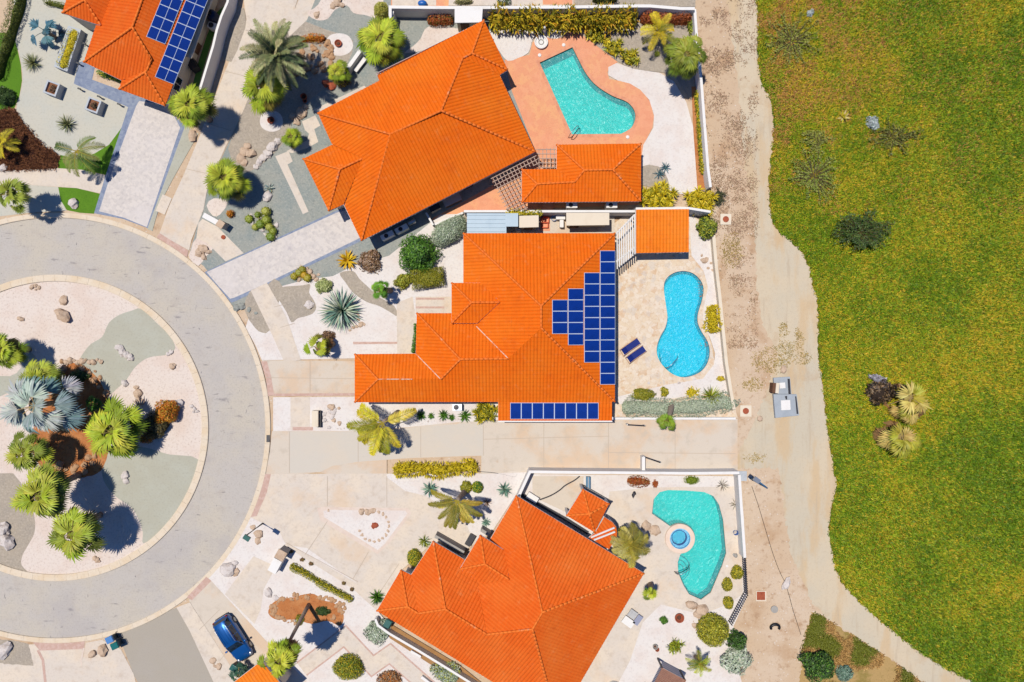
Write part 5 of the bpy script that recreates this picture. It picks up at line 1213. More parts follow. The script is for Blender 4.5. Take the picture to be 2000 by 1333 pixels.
# --- upper garden
feather_palm(541, 108, 62, 5.0, 'grey green date palm with many arching fronds', FE, 46, lean=(578, 146), seed=6, els=(78, -25), droop=.9, name='date_palm', nl=30, wl=.2, rach=(160, 150, 100))
fan_palm(516, 170, 53, 3.6, 'bright round fan palm below the date palm', YG, 42, seed=13)
fan_palm(660, 138, 26, 1.8, 'small bright fan palm at the end of the low thick wall', YG, 24, seed=14)
shrub(668, 160, 16, 9, .7, 'brown and yellow shrub at the foot of the small bright fan palm', BRN+YEL[:1], .16)
fan_palm(744, 76, 53, 3.8, 'bright fan palm beside the top wall and large roof', YG, 42, seed=15, lean=(762, 104))
fan_palm(571, 269, 25, 1.7, 'small bright fan palm beside stepped paving blocks', YG[1:]+GRN[:1], 30, seed=16)
fan_palm(440, 350, 48, 3.2, 'bright round fan palm beside the beige lane', YG, 42, seed=17)
shrub(744, 18, 17, 18, 1.8, 'round yellow green shrub at the top wall corner', [(176, 170, 60), (150, 148, 44), (196, 188, 84)], .15, lump=.12)
hedge([(834, 38), (884, 36)], 25, 1.2, 'short reddish hedge below the top wall', RED, .17, seed=2)
hedge([(577, 80), (600, 73), (634, 74)], 16, .8, 'orange leaved low shrub row among rocks', ORG_+RED[:1], .16, seed=7)
rosette(526, 368, 12, .5, 'blue grey agave beside a boulder in the blue grey gravel', BLU, 24, .12)
shrub(448, 417, 9, 9, .8, 'small round orange shrub beside the mailbox pillar', ORG_, .1, 260, lump=.1)
def cactus_clump(spots, label, group, cols, rad=.42):
    for i, (x, y, r, h) in enumerate(spots):
        c = P(x, y, h*.6); t = thing('barrel_cactus', label, 'cactus', (c.x, c.y, 0), group); rnd = random.Random(i); mb = MB(); n = 18; cc = C(cols[i % len(cols)])
        rr = r/20; prof = [(0.02, h), (rr*.5, h*.97), (rr*.85, h*.78), (rr, h*.5), (rr*.85, h*.2), (rr*.6, 0)]; vs = []; fs = []
        for q, z in prof:
            for k in range(n): a = 2*math.pi*k/n; f = q*(1 if k % 2 else .8); vs.append((c.x+f*math.cos(a), c.y+f*math.sin(a), z))
        for j in range(len(prof)-1):
            for k in range(n): fs.append((j*n+k, (j+1)*n+k, (j+1)*n+(k+1) % n, j*n+(k+1) % n))
        mb.add(vs, fs, col=cc); mb.build('ribbed_body', LEAF, t, tint=True)
        mb = MB()
        for k in range(70):
            th = rnd.uniform(0, 6.28); ph = rnd.uniform(.05, 1.5); d = Vector((math.cos(th)*math.sin(ph), math.sin(th)*math.sin(ph), math.cos(ph)))
            p = Vector((c.x+d.x*rr*.95, c.y+d.y*rr*.95, h*.5+d.z*h*.48)); blade(mb, p, d+Vector((rnd.uniform(-.4, .4), rnd.uniform(-.4, .4), 0)), .16, .035, .1, jit(C(cols[(i+1) % len(cols)]), rnd), 1)
        mb.build('spines', LEAF, t, tint=True)
CA = [(150, 160, 50), (116, 138, 36), (176, 176, 70)]
cactus_clump([(486, 428, 9, .6), (503, 420, 7, .6), (519, 413, 10, .9), (520, 430, 10, .9), (508, 438, 10, .7), (526, 444, 9, .8), (533, 452, 8, .7), (528, 462, 10, .7), (498, 444, 7, .5)], 'green barrel cactus in the clump above the long driveway', 'barrel cacti above the driveway', CA)
cactus_clump([(574, 540, 8, .6), (584, 533, 9, .7), (594, 538, 8, .7), (600, 543, 9, .7), (590, 527, 8, .6)], 'olive barrel cactus in the clump below the long driveway', 'barrel cacti below the driveway', [(176, 160, 40), (150, 150, 44), (206, 160, 30)])
rosette(678, 509, 22, .7, 'bright yellow leaved agave beside the long driveway', [(226, 176, 20), (238, 196, 44), (200, 150, 24)], 34, .16, els=(70, 4))
shrub(722, 508, 24, 26, 1.1, 'dry brown thatched clump beside the yellow agave', BRN+[(196, 166, 138), (180, 150, 126)], .26, lump=.3, name='dry_shrub')
shrub(816, 494, 42, 40, 3.0, 'large round bright green bush below the large house', GRN, .26, seed=3)
shrub(876, 450, 44, 25, 2.2, 'elongated silvery green clipped bush at the roof corner', SIL[:2]+[(164, 178, 142), (140, 158, 120)], .15, rot=-38, seed=4, lump=.1)
shrub(835, 543, 37, 22, 1.5, 'broad clipped olive bush beside the entrance walk', OLV, .13, rot=-8, seed=5, lump=.1, shape='box')
shrub(788, 548, 22, 16, 1.0, 'small loose olive bush touching the broad clipped one', OLV+GG[:1], .2, rot=-30)
fan_palm(741, 566, 22, 3.0, 'small green fan palm casting a dark shadow on the white gravel', [(110, 160, 36), (88, 136, 28), (140, 176, 54)], 16, lean=(762, 568), seed=18, dead=4)
shrub(632, 558, 18, 16, .8, 'pale green shrub beside the large yucca', [(176, 184, 110), (150, 164, 88), (196, 200, 134)], .2)
rosette(665, 606, 44, 1.8, 'large silvery green yucca in the white front garden', SIL[:3]+AGV[:2], 170, .095, name='yucca', cat='yucca', els=(84, -4), droop=.45)
fan_palm(624, 674, 34, 2.4, 'small fan palm with few green fronds in the white front garden', YG+GRN[:1], 9, lean=(650, 672), seed=19, dead=5, segs=12, spread=80)
shrub(640, 655, 14, 9, .5, 'dry brown shrub at the foot of the sparse fan palm', BRN+[(70, 56, 50)], .16)
hedge([(806, 690), (812, 655), (810, 632)], 9, .9, 'narrow green hedge along the orange roof edge', GRN, .14, seed=9)
# --- below the long roof
feather_palm(748, 826, 66, 3.4, 'yellow green feather palm leaning over the wide lane', [(206, 190, 40), (176, 168, 32), (220, 204, 70), (146, 148, 28)], 11, lean=(778, 806), seed=8, azs=(160, 200, 225, 250, 275, 300, 185, 20, 145, 215, 262), wl=.23, nl=30)
for x, y, r, l in ((822, 812, 12, 'first low green plant in the row below the roof'), (842, 813, 8, 'small low plant between two larger ones below the roof'), (866, 811, 13, 'middle low green plant in the row below the roof'), (882, 816, 8, 'small low plant right of the middle one below the roof'), (908, 813, 15, 'last and broadest low green plant in the row')):
    rosette(x, y, r, .6, l, GRN, 40, .09, name='low_plant', cat='plant', els=(70, 5))
tuft(946, 806, 26, 22, 1.2, 'yellow green leafy bush beside the porch roof', OLV+YEL[:1], 260, .7, .09, seed=3)
hedge([(768, 920), (800, 918), (826, 916), (852, 922), (880, 918), (904, 916), (932, 910)], 27, 1.0, 'long yellow hedge between wide lane and white bed', YEL, .24, 1.0, seed=3, blades=True)
# --- right of the middle house
tuft(1289, 383, 42, 29, 1.7, 'broad yellow bush beside the pavilion', YEL+OLV[:1], 640, .75, .085, seed=4, spots=13)
tuft(1370, 391, 34, 30, 1.6, 'round yellow bush at the boundary wall', YEL, 520, .75, .085, seed=5, spots=11)
shrub(1383, 442, 22, 24, 1.8, 'dark green shrub below the round yellow bush', GG+DKG[:1]+OLV[:1], .26, seed=6)
hedge([(1396, 596), (1394, 620), (1396, 650)], 30, 1.1, 'bright yellow hedge beside the middle pool', YEL[:3], .22, seed=6, blades=True)
for x, y, l in ((1300, 328, 'upper blue agave in the white gravel'), (1288, 340, 'lower blue agave beside the tan gravel')):
    rosette(x, y, 13, .5, l, [(96, 130, 134), (130, 160, 160), (70, 104, 112)], 18, .1)
hedge([(1216, 798), (1250, 796), (1300, 800), (1360, 796), (1400, 792), (1426, 782), (1428, 800)], 42, 1.0, 'long silvery green hedge mass below the middle pool', SIL[:2]+[(168, 178, 148), (140, 154, 122)], .15, 1.1, seed=8, wob=.1)
shrub(1257, 771, 26, 13, 1.1, 'olive bush at the left end of the silvery hedge', OLV, .16, rot=8)
shrub(1299, 766, 9, 10, .9, 'small yellow green shrub behind the silvery hedge', OLV+YEL[:1], .16)
tuft(1352, 767, 15, 10, .8, 'small yellow tuft behind the silvery hedge', YEL+OLV[:1], 90, .4, .06)
rosette(1391, 776, 24, 1.2, 'spiky dark green plant in the silvery hedge', GG+OLV[:1], 120, .06, name='spiky_grass', cat='ornamental grass', els=(84, 8))
shrub(1408, 740, 9, 6, .5, 'tiny yellow shrub beside the low cream wall', YEL+BRN[:1], .12)
fan_palm(1304, 820, 27, 3.2, 'bright green fan palm leaning over the low white wall', [(130, 156, 36), (110, 136, 28), (160, 176, 60)], 18, lean=(1312, 790), seed=21, sector=(180, 360), droop=1.0)
# --- top right garden
hedge([(956, 34), (1020, 36), (1090, 36), (1150, 36), (1200, 34), (1246, 32)], 42, 2.0, 'long yellow green leafy hedge below the top wall', [(196, 168, 30), (164, 146, 26), (130, 126, 24), (216, 186, 44), (206, 150, 30), (100, 100, 20)], .42, 1.4, seed=10, blades=True)
hedge([(1252, 33), (1300, 33), (1352, 32)], 27, 1.5, 'reddish brown hedge in the top right corner', RED[:3]+[(120, 60, 34)], .15, seed=11)
for x, y, r, l in ((1164, 66, 19, 'yellow green rosette bush nearest the birdbath'), (1201, 91, 20, 'yellow green rosette bush in the middle of three'), (1232, 110, 19, 'round yellow green bush ringed by brown mulch')):
    tuft(x, y, r, r, .9, l, YEL[:2]+OLV+GG[:1], 200, .6, .08, spots=6)
tuft(1184, 80, 10, 9, .6, 'small yellow tuft between two rosette bushes', YEL, 70, .4, .06)
feather_palm(1286, 62, 36, 2.2, 'yellow leaved small palm below the reddish hedge', YEL[:3]+OLV[:1], 14, seed=9, wl=.3, nl=20)
fan_palm(1340, 108, 48, 4.6, 'large shaggy olive green palm at the right boundary wall', [(150, 156, 44), (126, 136, 36), (176, 176, 70), (100, 116, 30)], 34, lean=(1330, 140), seed=22, droop=1.1)
hedge([(1362, 176), (1366, 230), (1370, 290), (1374, 340)], 12, .7, 'narrow yellow green planting along the right boundary wall', YEL[:1]+OLV+GRN[:1], .17, seed=12)
shrub(1284, 104, 7, 7, .5, 'tiny pale shrub on the tan gravel under the yellow palm', GG, .1, 120)
hedge([(1346, 40), (1354, 66)], 12, .9, 'small leafy green shrub at the wall beside the shaggy palm', GG, .2, seed=2)
hedge([(1158, -4), (1206, -4)], 16, 1.2, 'dark clipped hedge beyond the top wall', [(70, 78, 24), (92, 96, 30)], .14, seed=5, box=True)
shrub(985, -2, 16, 9, 1.0, 'white flowering shrub beyond the top wall', [(226, 226, 216), (120, 140, 70), (90, 110, 50)], .15)
shrub(905, 2, 20, 6, .6, 'dry pale shrub beyond the top wall', DUS+[(200, 186, 130)], .14)
hedge([(988, 414), (1014, 416), (1040, 417), (1060, 416)], 15, .7, 'yellow flowering vine spilling over the white wall', YEL[:2]+OLV, .2, seed=4, z0=1.6)
# --- lower front garden
for x, y, r, l in ((840, 956, 18, 'blue green agave below the long yellow hedge'), (985, 957, 17, 'blue green agave near the white wall corner'), (949, 1021, 10, 'small blue green agave beside the house corner')):
    rosette(x, y, r, .7, l, AGV, 48, .11)
feather_palm(893, 978, 56, 3.8, 'golden olive feather palm in the white bed', [(186, 160, 40), (156, 138, 34), (204, 180, 72), (124, 116, 30)], 12, lean=(908, 960), seed=10, azs=(165, 200, 225, 245, 265, 285, 305, 325, 350, 190, 255, 295), wl=.17, nl=32)
shrub(910, 952, 14, 12, .8, 'loose olive shrub behind the golden palm', OLV, .2)
shrub(932, 953, 12, 13, .9, 'round bright green bush beside the golden palm', GRN+YEL[:1], .12, lump=.08)
rosette(951, 982, 11, .4, 'dry pinkish brown rosette right of the golden palm', BRN+[(190, 160, 140)], 30, .07, name='dry_plant', cat='plant')
rosette(829, 1058, 15, .7, 'green bushy rosette at the grey parapet', GG+SIL[:1], 50, .09, name='low_plant', cat='plant')
shrub(808, 1092, 15, 18, 1.2, 'round yellow green bush between the roof wings', OLV+YEL[:1]+GRN[:1], .13, lump=.1)
rosette(736, 1168, 17, .8, 'green plant at the left tip of the lower roof', GRN, 60, .1, name='low_plant', cat='plant')
shrub(739, 1237, 30, 26, 1.0, 'silvery shrub beside the white wall and bin', SIL+[(110, 126, 98)], .22, seed=7)
shrub(872, 1318, 32, 24, 1.0, 'silvery green shrub at the bottom edge beside the wall', SIL[:2]+GG[:1]+[(110, 126, 98)], .22, rot=30)
shrub(678, 1308, 33, 26, 1.6, 'round yellow green bush on the zigzag path', OLV+YEL[:1]+GRN[:1], .15, lump=.12)
hedge([(566, 1106), (602, 1126), (626, 1142), (650, 1154), (688, 1174)], 15, .8, 'low olive hedge beside the concrete walk', OLV+YEL[:1], .15, seed=4)
for x, y, l in ((569, 1078, 'tiny brown shrub at the start of the walk'), (590, 1094, 'tiny olive shrub above the low hedge'), (607, 1102, 'tiny reddish shrub above the low hedge'), (671, 1140, 'tiny brown shrub near the end of the low hedge'), (687, 1152, 'tiny reddish brown shrub at the end of the low hedge')):
    shrub(x, y, 6, 5, .4, l, BRN+OLV[:1], .1, 90)
shrub(585, 1212, 9, 11, .5, 'small yellow green shrub beside the tall palm trunk', OLV, .12)
shrub(630, 1196, 16, 10, .6, 'small dark green shrub in the stone ringed soil bed', DKG, .14)
fan_palm(548, 1288, 46, 7.6, 'tall leaning fan palm with bowed trunk at the bottom', YG, 34, lean=(604, 1180), seed=23, dead=16, droop=1.4)
fan_palm(468, 1318, 24, 1.5, 'dark green small palm beside the asphalt at the bottom', [(56, 96, 70), (40, 76, 56), (80, 112, 84)], 12, seed=24, segs=12)
shrub(762, 1330, 26, 20, .7, 'dry orange brown shrub at the bottom edge', ORG_[:1]+BRN+[(214, 160, 110)], .18)
# --- lower pool garden
feather_palm(1230, 1064, 40, 3.0, 'drooping olive palm beside the bar roof', [(176, 160, 56), (142, 132, 42), (196, 182, 96), (100, 98, 32)], 20, seed=12, els=(75, -40), droop=1.6, wl=.34, lean=(1226, 1058))
fan_palm(1272, 1156, 24, 2.6, 'small bright palm at the right corner of the lower roof', YG+GRN[:1], 14, lean=(1270, 1142), seed=25, sector=(170, 370))
for x, y, rx, ry, l in ((1441, 1121, 13, 15, 'round olive shrub highest along the picket fence'), (1422, 1144, 11, 14, 'round olive shrub in the middle below the pool'), (1424, 1180, 11, 13, 'round yellow olive shrub lowest of three below the pool')):
    shrub(x, y, rx, ry, 1.0, l, OLV+YEL[:1], .14, lump=.12)
shrub(1396, 1236, 33, 34, 2.2, 'large round yellow green bush at the fence corner', [(176, 166, 36), (150, 148, 28), (196, 186, 54), (116, 122, 24)], .2, seed=8, lump=.1)
shrub(1444, 1256, 22, 20, 1.8, 'dark green shrub behind the large round bush', DKG+GRN[:2], .2)
shrub(1440, 1292, 31, 32, 1.7, 'silvery grey shrub below the large round bush', SIL, .26, seed=9)
tuft(1319, 1264, 16, 13, .8, 'yellow green tuft beside the small stone ring', YG+OLV[:1], 130, .55, .07)
feather_palm(1366, 1296, 25, 1.6, 'small yellow green palm below the large round bush', YG+OLV[:1], 14, seed=14, wl=.3, nl=16)
shrub(1297, 1213, 9, 9, .6, 'small green shrub left of the rusty pot', GRN, .13)
hedge([(1226, 940), (1270, 944)], 22, .8, 'rust red flowering shrub at the white wall', RED[:3]+[(150, 120, 50)], .15, seed=13)
shrub(1281, 946, 6, 8, .6, 'small rust red shrub right of the larger one', RED[:3], .12)
shrub(1352, 939, 17, 10, .8, 'half round clipped green shrub against the white wall', [(120, 140, 24), (100, 120, 20), (140, 156, 36)], .1, 500, lump=.08)
rosette(1411, 948, 15, .5, 'dry grey rosette in the upper right corner of the pool yard', [(150, 136, 120), (120, 110, 98), (178, 164, 146)], 22, .08, name='dry_plant', cat='plant', els=(50, 2))
rosette(1437, 986, 14, .4, 'dry twiggy plant leaning on the right white wall', [(150, 140, 116), (120, 112, 92)], 16, .08, name='dry_plant', cat='plant', els=(40, 2))
# --- field
def dead_palm(px, py, r, lab, seed, sector, lean=None):
    fan_palm(px, py, r, 1.6, lab, [(180, 172, 52), (206, 182, 96), (160, 152, 46), (196, 160, 104), (150, 110, 66)], 30, seed=seed, pet=(190, 160, 110), dead=8, sector=sector, lean=lean, droop=.9)
dead_palm(1774, 776, 60, 'half dry fan palm in the field with a grey dead side', 31, (190, 420), (1740, 765))
dead_palm(1758, 850, 52, 'sprawling half dry palm lower in the field', 32, (170, 380))
shrub(1722, 764, 30, 28, 1.3, 'dark burnt looking clump beside the upper field palm', [(66, 50, 36), (96, 76, 54), (44, 34, 26), (140, 112, 78)], .34, lump=.45, name='dead_shrub')
shrub(1718, 742, 20, 9, .9, 'grey dead frond heap behind the dark burnt clump', [(176, 170, 176), (150, 144, 150), (120, 112, 118)], .3, rot=25, name='dead_shrub')
def spreading(px, py, rx, ry, lab, cols, n=26, h=.9, seed=0):
    rnd = random.Random(seed+int(px)); c = P(px, py, h*.5); t = thing('field_bush', lab, 'bush', (c.x, c.y, 0)); cs = [C(q) for q in cols]; mb = MB()
    for i in range(n):
        a = i*2.39996; f = rnd.uniform(.35, 1); tip = Vector((c.x+math.cos(a)*rx/20*f, c.y+math.sin(a)*ry/20*f, h*rnd.uniform(.5, 1)))
        p = Vector((c.x+rnd.uniform(-.2, .2), c.y+rnd.uniform(-.2, .2), .05)); mb.tube([p, p.lerp(tip, .5)+Vector((0, 0, .15)), tip], [.05, .035, .01], 4, cap=False, col=C((96, 84, 50)))
        for k in range(46):
            q = p.lerp(tip, rnd.uniform(.25, 1)); q += Vector((rnd.uniform(-.2, .2), rnd.uniform(-.2, .2), rnd.uniform(-.1, .15)))
            leaf_quad(mb, q, Vector((rnd.uniform(-.6, .6), rnd.uniform(-.6, .6), 1)).normalized(), .2, rnd, pick(cs, rnd))
    mb.build('branches', LEAF, t, tint=True)
spreading(1685, 452, 66, 46, 'broad dark green spreading bush in the field', DKG+[(76, 98, 28), (90, 112, 34)], 74, 1.7)
spreading(1745, 268, 58, 40, 'dark olive spreading bush in the upper field', [(96, 108, 32), (120, 124, 38), (140, 134, 44)], 22, .6)
spreading(1590, 345, 62, 60, 'grey green feathery bush beside the track', [(140, 152, 54), (116, 134, 42), (154, 158, 70)], 40, .45)
spreading(1545, 80, 70, 60, 'grey green feathery bush at the top of the field', [(150, 154, 56), (130, 140, 44), (160, 156, 70), (120, 124, 40)], 34, .4)
spreading(1595, 272, 34, 30, 'small dusty green bush in the field', [(150, 152, 62), (130, 134, 50)], 16, .4)
shrub(1708, 240, 13, 17, .8, 'silvery white shrub in the upper field', [(206, 212, 206), (176, 186, 180), (150, 164, 156)], .16, rot=-30)
shrub(1584, 24, 7, 8, .6, 'tiny pale shrub at the top of the field', [(206, 212, 206), (170, 180, 170)], .13)
rosette(1648, 228, 14, .6, 'bright yellow rosette plant in the upper field', [(222, 206, 40), (200, 180, 60), (214, 190, 120)], 16, .22, name='agave', cat='agave')
shrub(1604, 1308, 38, 30, 2.6, 'dark green tree like bush at the bottom beside the track', GRN[1:]+DKG, .24, seed=10)
shrub(1652, 1318, 16, 18, 1.2, 'bluish green shrub beside the dark bush at the bottom', [(120, 150, 128), (96, 126, 104), (150, 172, 150)], .18)
tuft(1405, 385, 12, 20, .6, 'dark grey green weed clump behind the round yellow bush', [(92, 92, 60), (72, 74, 48)], 110, .5, .05)

# ================================================================ ROCKS
PEND = []
def rocks(spots, label, group, mat=None):
    for (x, y, r) in spots: PEND.append((r, x, y, label, group, mat or STONE))
def lay_rocks(most):
    PEND.sort(key=lambda q: -q[0])
    for r, x, y, label, group, mat in PEND[:most]: rock(x, y, r, label, mat, group=group)
    mats = [STONE, STONEW, STONEB, RUST, BLUEG]; mb = MB()
    for r, x, y, label, group, mat in PEND[most:]:
        c = P(x, y, r/20*.3); a = r/20; mb.blob((c.x, c.y, a*.27), (a, a*.9, a*.6), int(x*13+y*7), 1, .2, mi=mats.index(mat))
    tag(mb.build('pebbles', mats), 'smallest loose stones edging the beds and the lane', None, None, 'stuff')
rock(123, 588, 9, 'flat grey brown boulder on the upper island gravel', flat=.5); rock(123, 616, 14, 'large tan boulder on the upper island gravel', el=1.2, flat=.7); rock(40, 623, 6, 'small tan stone on the upper left island gravel')
rocks([(62, 561, 5), (69, 558, 4), (76, 562, 4), (70, 566, 3)], 'small brown stone in the group at the top of the island', 'small stones at the top of the island')
rocks([(231, 679, 8), (238, 688, 8), (246, 693, 7), (255, 699, 7)], 'tan boulder in the row on the green gravel bed', 'boulders on the green gravel bed', STONEW)
rocks([(334, 688, 5), (328, 692, 4)], 'pale stone at the kerb end of the green gravel bed', 'pale stones near the kerb', STONEW)
rock(243, 749, 7, 'single pale boulder at the lower tip of the green gravel', STONEW); rock(337, 716, 7, 'pinkish stone right of the green gravel bed')
rocks([(265, 757, 5), (269, 768, 9), (270, 780, 6), (276, 786, 6), (268, 786, 5)], 'tan boulder in the column left of the orange shrub', 'boulders left of the orange shrub')
rocks([(374, 794, 4), (380, 799, 4), (385, 804, 4), (378, 805, 3)], 'small grey stone beside the right kerb of the island', 'small stones beside the kerb', STONEW)
rocks([(244, 929, 8), (246, 940, 6)], 'pale boulder on the lower green gravel', 'pale boulders on the lower green gravel', STONEW)
rocks([(148, 1008, 6), (155, 1012, 5), (150, 1018, 5)], 'brown stone above the lowest island palm', 'stones above the lowest palm'); rocks([(185, 1091, 5), (190, 1094, 5), (193, 1097, 4)], 'small grey stone near the bottom of the island', 'stones near the bottom of the island')
rock(6, 1035, 14, 'large pale grey boulder on the tan bed, upper of two', STONEW); rock(14, 1058, 15, 'large pale grey boulder on the tan bed, lower of two', STONEW)
rnd = random.Random(3); pile = []
for i in range(64):
    a = rnd.uniform(0, 6.28); q = rnd.uniform(.82, 1.04); pile.append((138+math.cos(a)*76*q, 818+math.sin(a)*112*q, rnd.uniform(3, 7)))
rocks([p for p in pile if p[0] > 90 or p[1] > 895 or p[1] < 735], 'small pinkish tan stone edging the orange soil bed', 'stones edging the orange soil bed', STONEB)
rocks([(122+i*7.5, 706+3*math.sin(i*1.9), 4+2*((i*7) % 3)/2) for i in range(11)], 'tan stone in the row above the green island palm', 'stones above the green island palm')
rock(350, 788, 10, 'pale stone behind the orange shrub', STONEW)
rock(143, 398, 10, 'white boulder on the small lawn beside the kerb', STONEW); rock(376, 265, 10, 'tan boulder beside the lane and fan palm', el=1.3, flat=.5); rock(6, 328, 8, 'white stone at the end of the brown mulch bed', STONEW)
rocks([(476, 298, 10), (490, 300, 11), (470, 310, 9), (483, 286, 8), (477, 318, 7)], 'large pinkish boulder in the heap beside the lane', 'boulders beside the beige lane')
rocks([(532, 286, 12), (524, 300, 9), (514, 308, 8), (506, 318, 7), (500, 326, 6), (542, 276, 8)], 'pale boulder in the row below the dark shadow', 'pale boulders in a row', STONEW)
rocks([(588, 222, 11), (580, 238, 8), (572, 228, 7), (596, 210, 6)], 'tan boulder beside the stepped paving blocks', 'boulders beside the paving blocks')
rnd = random.Random(5); rocks([(rnd.uniform(585, 650), rnd.uniform(82, 140), rnd.uniform(3, 7)) for i in range(46)], 'small pinkish stone in the rockery below the orange shrubs', 'rockery stones below the orange shrubs', STONEB)
rocks([(636, 163, 8), (648, 168, 9), (655, 160, 7)], 'round reddish boulder at the small fan palm', 'reddish boulders at the small fan palm', RUST)
rocks([(658, 6, 8), (650, 12, 6), (668, 10, 6), (662, -2, 8), (618, 30, 6), (622, 26, 4)], 'pinkish boulder at the top beside the white gravel', 'boulders at the top edge')
rock(522, 384, 10, 'pale boulder below the blue grey agave', STONEW)
rocks([(397, 487, 9), (388, 494, 8), (398, 503, 6), (407, 492, 6), (392, 482, 5)], 'sandy boulder in the corner beside the concrete pad', 'boulders beside the concrete pad')
rocks([(493, 436, 5), (508, 425, 5), (512, 449, 5), (540, 440, 5), (536, 462, 6), (518, 458, 4), (490, 420, 4)], 'pale stone among the barrel cacti above the driveway', 'stones among the upper cacti', STONEW)
rocks([(606, 532, 6), (612, 540, 6), (618, 546, 5), (584, 546, 5), (600, 527, 5), (622, 537, 4)], 'brownish stone among the barrel cacti below the driveway', 'stones among the lower cacti')
rock(604, 595, 9, 'single pale stone on the tan gravel bed', STONEW)
rocks([(462, 602, 7), (472, 598, 7), (486, 605, 5), (500, 612, 4)], 'blue grey stone at the kerb below the driveway', 'stones at the kerb below the driveway', BLUEG)
rnd = random.Random(8); rocks([(662+i*7, 632+rnd.uniform(-8, 10)+i*1.2, rnd.uniform(3, 5)) for i in range(8)]+[(702+rnd.uniform(-6, 6), 620+i*7-10, 4) for i in range(4)], 'small brown stone around the large yucca', 'stones around the yucca')
rnd = random.Random(9); rocks([(rnd.uniform(630, 655), rnd.uniform(798, 838), rnd.uniform(2.5, 6)) for i in range(22)], 'small pale stone beside the dark narrow planter', 'stones beside the dark planter', STONEW)
rocks([(648, 796, 7), (662, 798, 4), (652, 821, 5), (663, 827, 5)], 'tan stone on the white gravel right of the dark planter', 'tan stones right of the dark planter')
rocks([(560+0, 0-40, 3)], 'small stone at the top edge', None) if False else None
rnd = random.Random(11); rocks([(660+i*6.2, 838-i*.6+rnd.uniform(-1, 1), rnd.uniform(2, 3.2)) for i in range(8)]+[(800+i*6, 826-i*.5+rnd.uniform(-1, 1), rnd.uniform(2, 3.2)) for i in range(18)], 'small edging stone between white gravel strip and lane', 'edging stones along the lane', STONEW)
a = arc(730, 1028, 1, 0, 360, 20)[:-1]; rocks([(731+29*(x-730), 1028+29*(y-1028), 4.2) for i, (x, y) in enumerate(a) if i not in (10, 11, 12, 13)], 'tan stone in the ring on the triangular bed', 'ring of stones on the triangular bed')
rocks([(706, 1000, 7), (718, 1000, 7), (728, 998, 6)], 'flat tan stone at the top of the triangular bed', 'flat stones on the triangular bed'); rock(732, 1027, 7, 'brown stone in the middle of the stone ring', RUST); rock(642, 997, 4, 'small brown stone in the left tip of the triangular bed')
rocks([(444, 1112, 15), (458, 1100, 7)], 'large pale boulder beside the kerb and concrete pad', 'large boulders beside the kerb', STONEW); rock(460, 1118, 8, 'brown boulder right of the large pale boulder')
rock(494, 1030, 6, 'small brown boulder beside the street lamp'); rocks([(505, 1044, 9), (504, 1056, 7)], 'pinkish boulder below the street lamp', 'boulders below the street lamp')
rocks([(524, 1158, 9), (538, 1168, 6)], 'pale boulder in the white front garden above the soil bed', 'boulders above the soil bed', STONEW)
rnd = random.Random(12); ringp = []
for i in range(110):
    t_ = i/110*6.283; ringp.append((600+72*math.cos(t_)*rnd.uniform(.82, 1.03), 1190+29*math.sin(t_)*rnd.uniform(.75, 1.1), rnd.uniform(2.6, 5.5)))
rocks([p for p in ringp if not (590 < p[0] < 664 and p[1] > 1210)], 'small tan stone edging the soil bed of the tall palm', 'stones edging the soil bed of the tall palm', STONEB)
rocks([(416, 1290, 7), (428, 1302, 7), (420, 1300, 5)], 'tan stone between grey road and blue car', 'stones near the blue car'); rock(200, 1272, 11, 'large tan boulder below the wheelie bins'); rock(180, 1278, 8, 'small pinkish boulder left of the large tan one')
rock(10, 1270, 13, 'white boulder at the bottom left edge', STONEW, el=1.4)
rocks([(1262, 1027, 10), (1279, 1036, 11)], 'flat peach stepping stone beside the hot tub', 'stepping stones beside the hot tub'); rocks([(1352, 1182, 11), (1372, 1192, 13), (1362, 1200, 9)], 'peach boulder at the lower tip of the green pool', 'boulders below the green pool')
rocks([(1356, 1222, 6), (1364, 1216, 4), (1350, 1230, 3), (1360, 1230, 4), (1354, 1214, 4)], 'small pinkish stone left of the large round bush', 'stones left of the large round bush')
a = arc(0, 0, 19, 150, 390, 8); rocks([(1313+x, 1252+y, 2.8) for x, y in a], 'small brown stone in the ring around the tuft', 'ring of stones around the tuft')
rocks([(1376, 509, 7), (1388, 514, 4), (1383, 524, 4), (1391, 528, 4), (1370, 500, 4)], 'brownish stone on the white gravel above the middle pool', 'stones above the middle pool')
rocks([(1266, 749, 4), (1326, 748, 4), (1356, 741, 4), (1290, 748, 3)], 'pale stepping stone below the middle pool', 'stepping stones below the middle pool', STONEW)
rock(1535, 1141, 9, 'white boulder on the dirt beside a cable', STONEW, el=1.5); rock(1484, 818, 6, 'small pale stone beside the manhole'); rock(1531, 722, 7, 'pale stone above the utility slab')
for x, y in ((1236, 58),): rock(1240+(-1), 60, 4, 'small round white stone on the tan gravel', STONEW)

lay_rocks(250)
